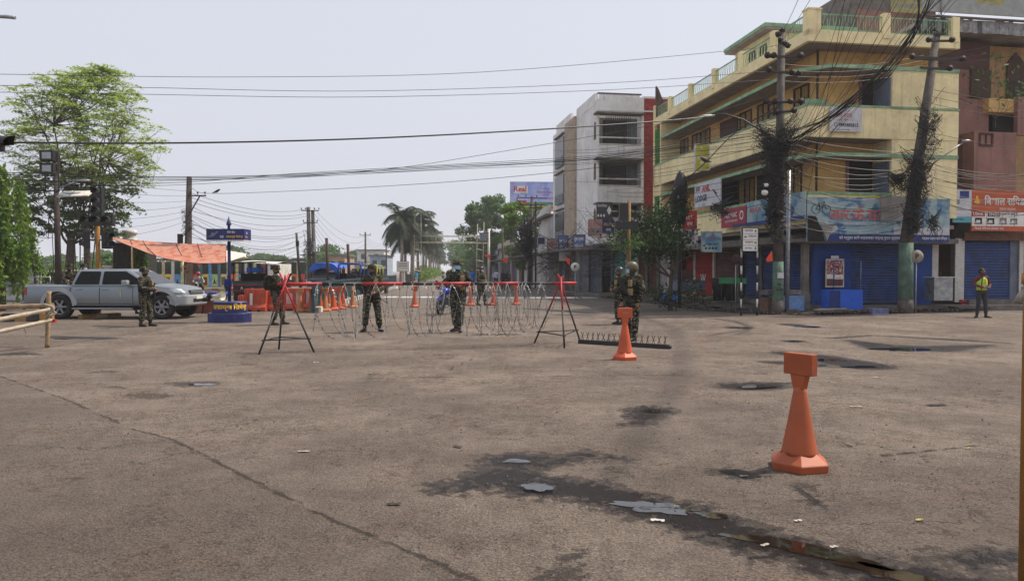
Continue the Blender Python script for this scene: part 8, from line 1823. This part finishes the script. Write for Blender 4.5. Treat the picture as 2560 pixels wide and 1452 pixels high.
P_ = G(362, 816); s1 = human('camouflaged soldier in profile with a cloth covered helmet in front of the silver pickup', (P_.x, P_.y, 0), R(88), dict(fist, wl=(.08, -.30, 1.12), wr=(-.02, -.31, 1.10), al=(.09, -.12, .09), ar=(-.11, .06, .09), kl=(.10, -.10, .50)), SOL, 1.66, group=g_s); helmet(s1, c_main, 1.0, True, 1); vest(s1)
rifle('black rifle hung down in front of the profile soldier by the pickup', at(s1, (.16, -.18, 1.30)), at(s1, (.14, -.26, .68)), 1.2)
P_ = G(686, 812); s2 = human('camouflaged soldier with a big backpack looking away behind the left tripod', (P_.x + .04, P_.y, 0), R(112), dict(el=(.27, -.10, 1.18), wl=(.16, -.34, 1.22), er=(-.26, -.12, 1.16), wr=(-.10, -.34, 1.15), al=(.14, -.22, .09), kl=(.12, -.16, .52), ar=(-.12, .10, .09), head=.2), SOL, 1.72, group=g_s); helmet(s2, c_main, 1.04, True, 1); vest(s2, c_dk, True, True)
rifle('black rifle held up by the backpack soldier, muzzle above the boom', at(s2, (.05, -.22, 1.10)), at(s2, (-.05, -.52, 1.62)), 0)
P_ = G(930, 829); s3 = human('soldier without a mask standing square behind the wire with a rifle across his waist', (P_.x, P_.y, 0), R(8), dict(al=(.20, .02, .09), ar=(-.19, .02, .09), kl=(.16, -.03, .50), kr=(-.15, -.03, .50), el=(.30, .02, 1.16), wl=(.13, -.26, 1.02), er=(-.29, .04, 1.14), wr=(-.16, -.22, .98), hand_l=(-1, -.3, -.2), hand_r=(1, -.3, -.1), nod=-.15, fl=.5, fr=-.45), SOL, 1.72, group=g_s); helmet(s3, c_dk); vest(s3)
rifle('long black rifle slanting across the waist of the unmasked soldier', at(s3, (-.34, -.24, 1.22)), at(s3, (.42, -.27, .74)), 0)
P_ = G(1145, 830); s4 = human('tall soldier in a light blue mask standing behind the boom beside the motorcycle', (P_.x, P_.y, 0), R(4), dict(al=(.03, -.10, .09), kl=(.07, -.10, .50), ar=(-.05, .08, .10), kr=(-.08, .0, .50), el=(.33, .0, 1.18), wl=(.08, -.24, 1.14), er=(-.28, -.02, 1.16), wr=(-.03, -.25, 1.13), hand_l=(-1, -.1, 0), hand_r=(1, -.2, 0), fl=.2, fr=-.7, head=-.08), SOL, 1.84, group=g_s); helmet(s4, c_main, 1.05); mask(s4); vest(s4)
P_ = G(1202, 763); s5 = human('farther soldier in a dark helmet and mask standing right of the tall one', (P_.x, P_.y, 0), R(55), dict(fist, al=(.12, -.14, .09), kl=(.12, -.12, .5), ar=(-.12, .10, .09)), SOL, 1.76, .016, group=g_s); helmet(s5, c_blkh); mask(s5, p_white); vest(s5)
P_ = G(1577, 851); s6 = human('soldier in an olive helmet turned left with a rifle slung, beside the spike strip', (P_.x + .02, P_.y, 0), R(-48), dict(el=(.28, .03, 1.15), wl=(.25, -.07, .88), er=(-.27, .02, 1.14), wr=(-.24, -.07, .88), al=(.10, -.06, .09), ar=(-.13, .08, .09), head=-.55), SOL, 1.74, group=g_s); helmet(s6, c_olive, 1.06, False); mask(s6); vest(s6)
rifle('black rifle slung across the chest of the olive helmet soldier', at(s6, (-.18, -.19, 1.42)), at(s6, (.22, -.22, .80)), 0)
P_ = W(1549, 690, 21.5); s7 = human('darker soldier mostly hidden behind the olive helmet soldier', (P_.x, 21.5, 0), R(-70), dict(fist), SOL, 1.66, .016, group=g_s); helmet(s7, c_blkh, 1.0); vest(s7)
P_ = G(2453, 794); m1 = human('man in a lime safety vest over a maroon shirt standing before the right blue shutter', (P_.x, P_.y, 0), R(6), dict(al=(.16, -.02, .08), ar=(-.17, .0, .08), kl=(.13, -.03, .5), kr=(-.13, -.02, .5), el=(.34, .04, 1.16), wl=(.12, -.22, 1.06), er=(-.34, .03, 1.17), wr=(-.12, -.22, 1.08), hand_l=(-1, -.3, 0), hand_r=(1, -.3, -.1), fl=.35, fr=-.9, head=.5), (cloth('maroon', 96, 40, 44), cloth('dark_trousers', 46, 46, 54), c_boot), 1.66, group=None, skin=sk2, loose=.006); hair(m1)
vv_ = mat('lime_vest', S(186, 214, 70), .7, var=.08); b = MB(); up = HS[m1.name][3]
b.tube([up((0, 0, z)) for z in (.97, 1.1, 1.25, 1.36, 1.42)], [(.172, .133), (.182, .14), (.196, .146), (.17, .135), (.12, .11)], vv_, 18, upv=(0, 1, 0)); b.out('safety_vest', m1)
MB().bar((-.10, -.150, 1.40), (-.13, -.150, .99), .03, .012, m_black, up=(0, 1, 0)).bar((.03, -.149, 1.38), (-.01, -.158, 1.1), .008, .008, i_red, up=(0, 1, 0)).cbox((-.01, -.160, 1.12), (.05, .008, .07), i_white).out('strap_and_badge', m1); MB().cbox((.0, -.30, 1.075), (.15, .07, .012), m_black, .3).out('phone', label='dark phone held by the man in the lime vest', cat='phone', loc=tuple(at(m1, (0, 0, 0))), rot=(0, 0, R(6)))
# riders and bystanders
sit = dict(pz=-.12, kl=(.26, -.40, .62), kr=(-.26, -.40, .62), al=(.24, -.18, .24), ar=(-.24, -.18, .24), el=(.34, -.22, 1.12), er=(-.34, -.22, 1.12), wl=(.30, -.52, 1.10), wr=(-.30, -.52, 1.10), ly=.18)
c_blk = cloth('black', 26, 26, 30)
q = Vector(MOTO.location) + Vector((-.22 * cos(R(-110)), -.22 * sin(R(-110)), 0)); r1 = human('rider in black clothes and a black helmet sitting on the blue motorcycle', (q.x, q.y, 0), R(-110) + pi / 2, sit, (c_blk, c_blk, c_boot), 1.66, .014); helmet(r1, c_blkh, 1.12, False)
q = G(486, 742) + Vector((.1, .35, 0)); r2 = human('rider in a red helmet and pale shirt behind the blue cloth table', (q.x, q.y, 0), R(25), sit, (cloth('pale_grey', 160, 156, 150), c_blk, c_boot), 1.6, .018); helmet(r2, mat('red_helmet', S(170, 34, 48), .3), 1.12, False)
def by(label, px, py, rz, top, tr, h=1.68, pose=None, hr=True, y=None, z=0.0, sk=None, grp=None):
    P = G(px, py) if y is None else Vector((XY(px, y), y, 0)); o = human(label, (P.x, P.y, z), R(rz), pose or {}, (top, tr, c_boot), h, .022, skin=sk or sk2, group=grp)
    if hr: hair(o)
    return o
by('woman in a bright blue top and pale skirt walking by the bamboo gate', 1041, 717, 100, cloth('bright_blue', 40, 140, 210), cloth('pale_skirt', 196, 190, 180), 1.62); by('man in a white shirt and dark trousers under the fence posts behind the soldier', 424, 721, 60, cloth('white', 190, 188, 184), c_blk)
by('man in a pale lilac vest with hands on hips by the far shops', 1240, 719, 10, cloth('lilac', 178, 176, 206), c_blk, 1.68, dict(el=(.36, .08, 1.14), wl=(.18, -.02, 1.0), er=(-.36, .08, 1.14), wr=(-.18, -.02, 1.0)))
by('officer in a blue shirt and white cap behind the tall masked soldier', 1178, 735, 20, cloth('royal_blue', 36, 96, 190), c_blk, 1.74); by('man in dark clothes at the left of the group by the far shops', 1258, 724, -30, c_blk, c_blk, 1.66); by('man in dark clothes at the right of the group by the far shops', 1270, 722, 30, cloth('charcoal', 40, 42, 50), c_blk, 1.7)
by('person in dark clothes on the tiny distant motorcycle', 1108, 696.5, 0, c_blk, c_blk, 1.7, dict(sit, pz=-.1)); by('officer in navy clothes seated before the bright blue hood pickup', 858, 740, 10, c_blk, c_blk, 1.7); by('second officer in navy standing left of the dark bonnet', 882, 742, -10, c_blk, c_blk, 1.66)
o = by('small person in a blue shirt standing behind the blue advertising post', 571, 748, 0, cloth('deep_blue', 30, 52, 140), c_blk, 1.35)
lie = dict(pz=-.46, kl=(.2, -.42, .50), kr=(-.2, -.42, .50), al=(.2, -.6, .12), ar=(-.2, -.6, .12), el=(.3, -.16, 1.16), er=(-.3, -.16, 1.16), wl=(.12, -.38, 1.06), wr=(-.12, -.38, 1.06), ly=.3)
for dx, lab, rz in ((1.02, 'soldier slumped low in the rear of the pickup bed', 60), (1.45, 'soldier in a white mask sitting in the pickup bed against the cab', 70)):
    q = Vector(PU.location) + Vector((dx, .75, 0)); o = human(lab, (q.x, q.y, .74), R(rz), dict(lie, pz=-.52), SOL, 1.5, .018, group='soldiers riding in the pickup bed'); helmet(o, c_dk)
    if dx > 1.4: mask(o, p_white)
q = Vector(PU.location) + Vector((3.1, .55, .0)); o = human('driver seen dimly through the front window of the pickup', (q.x, q.y, .12), R(80), dict(lie, pz=-.50), (c_blk, c_blk, c_boot), 1.45, .022, skin=sk2); hair(o)
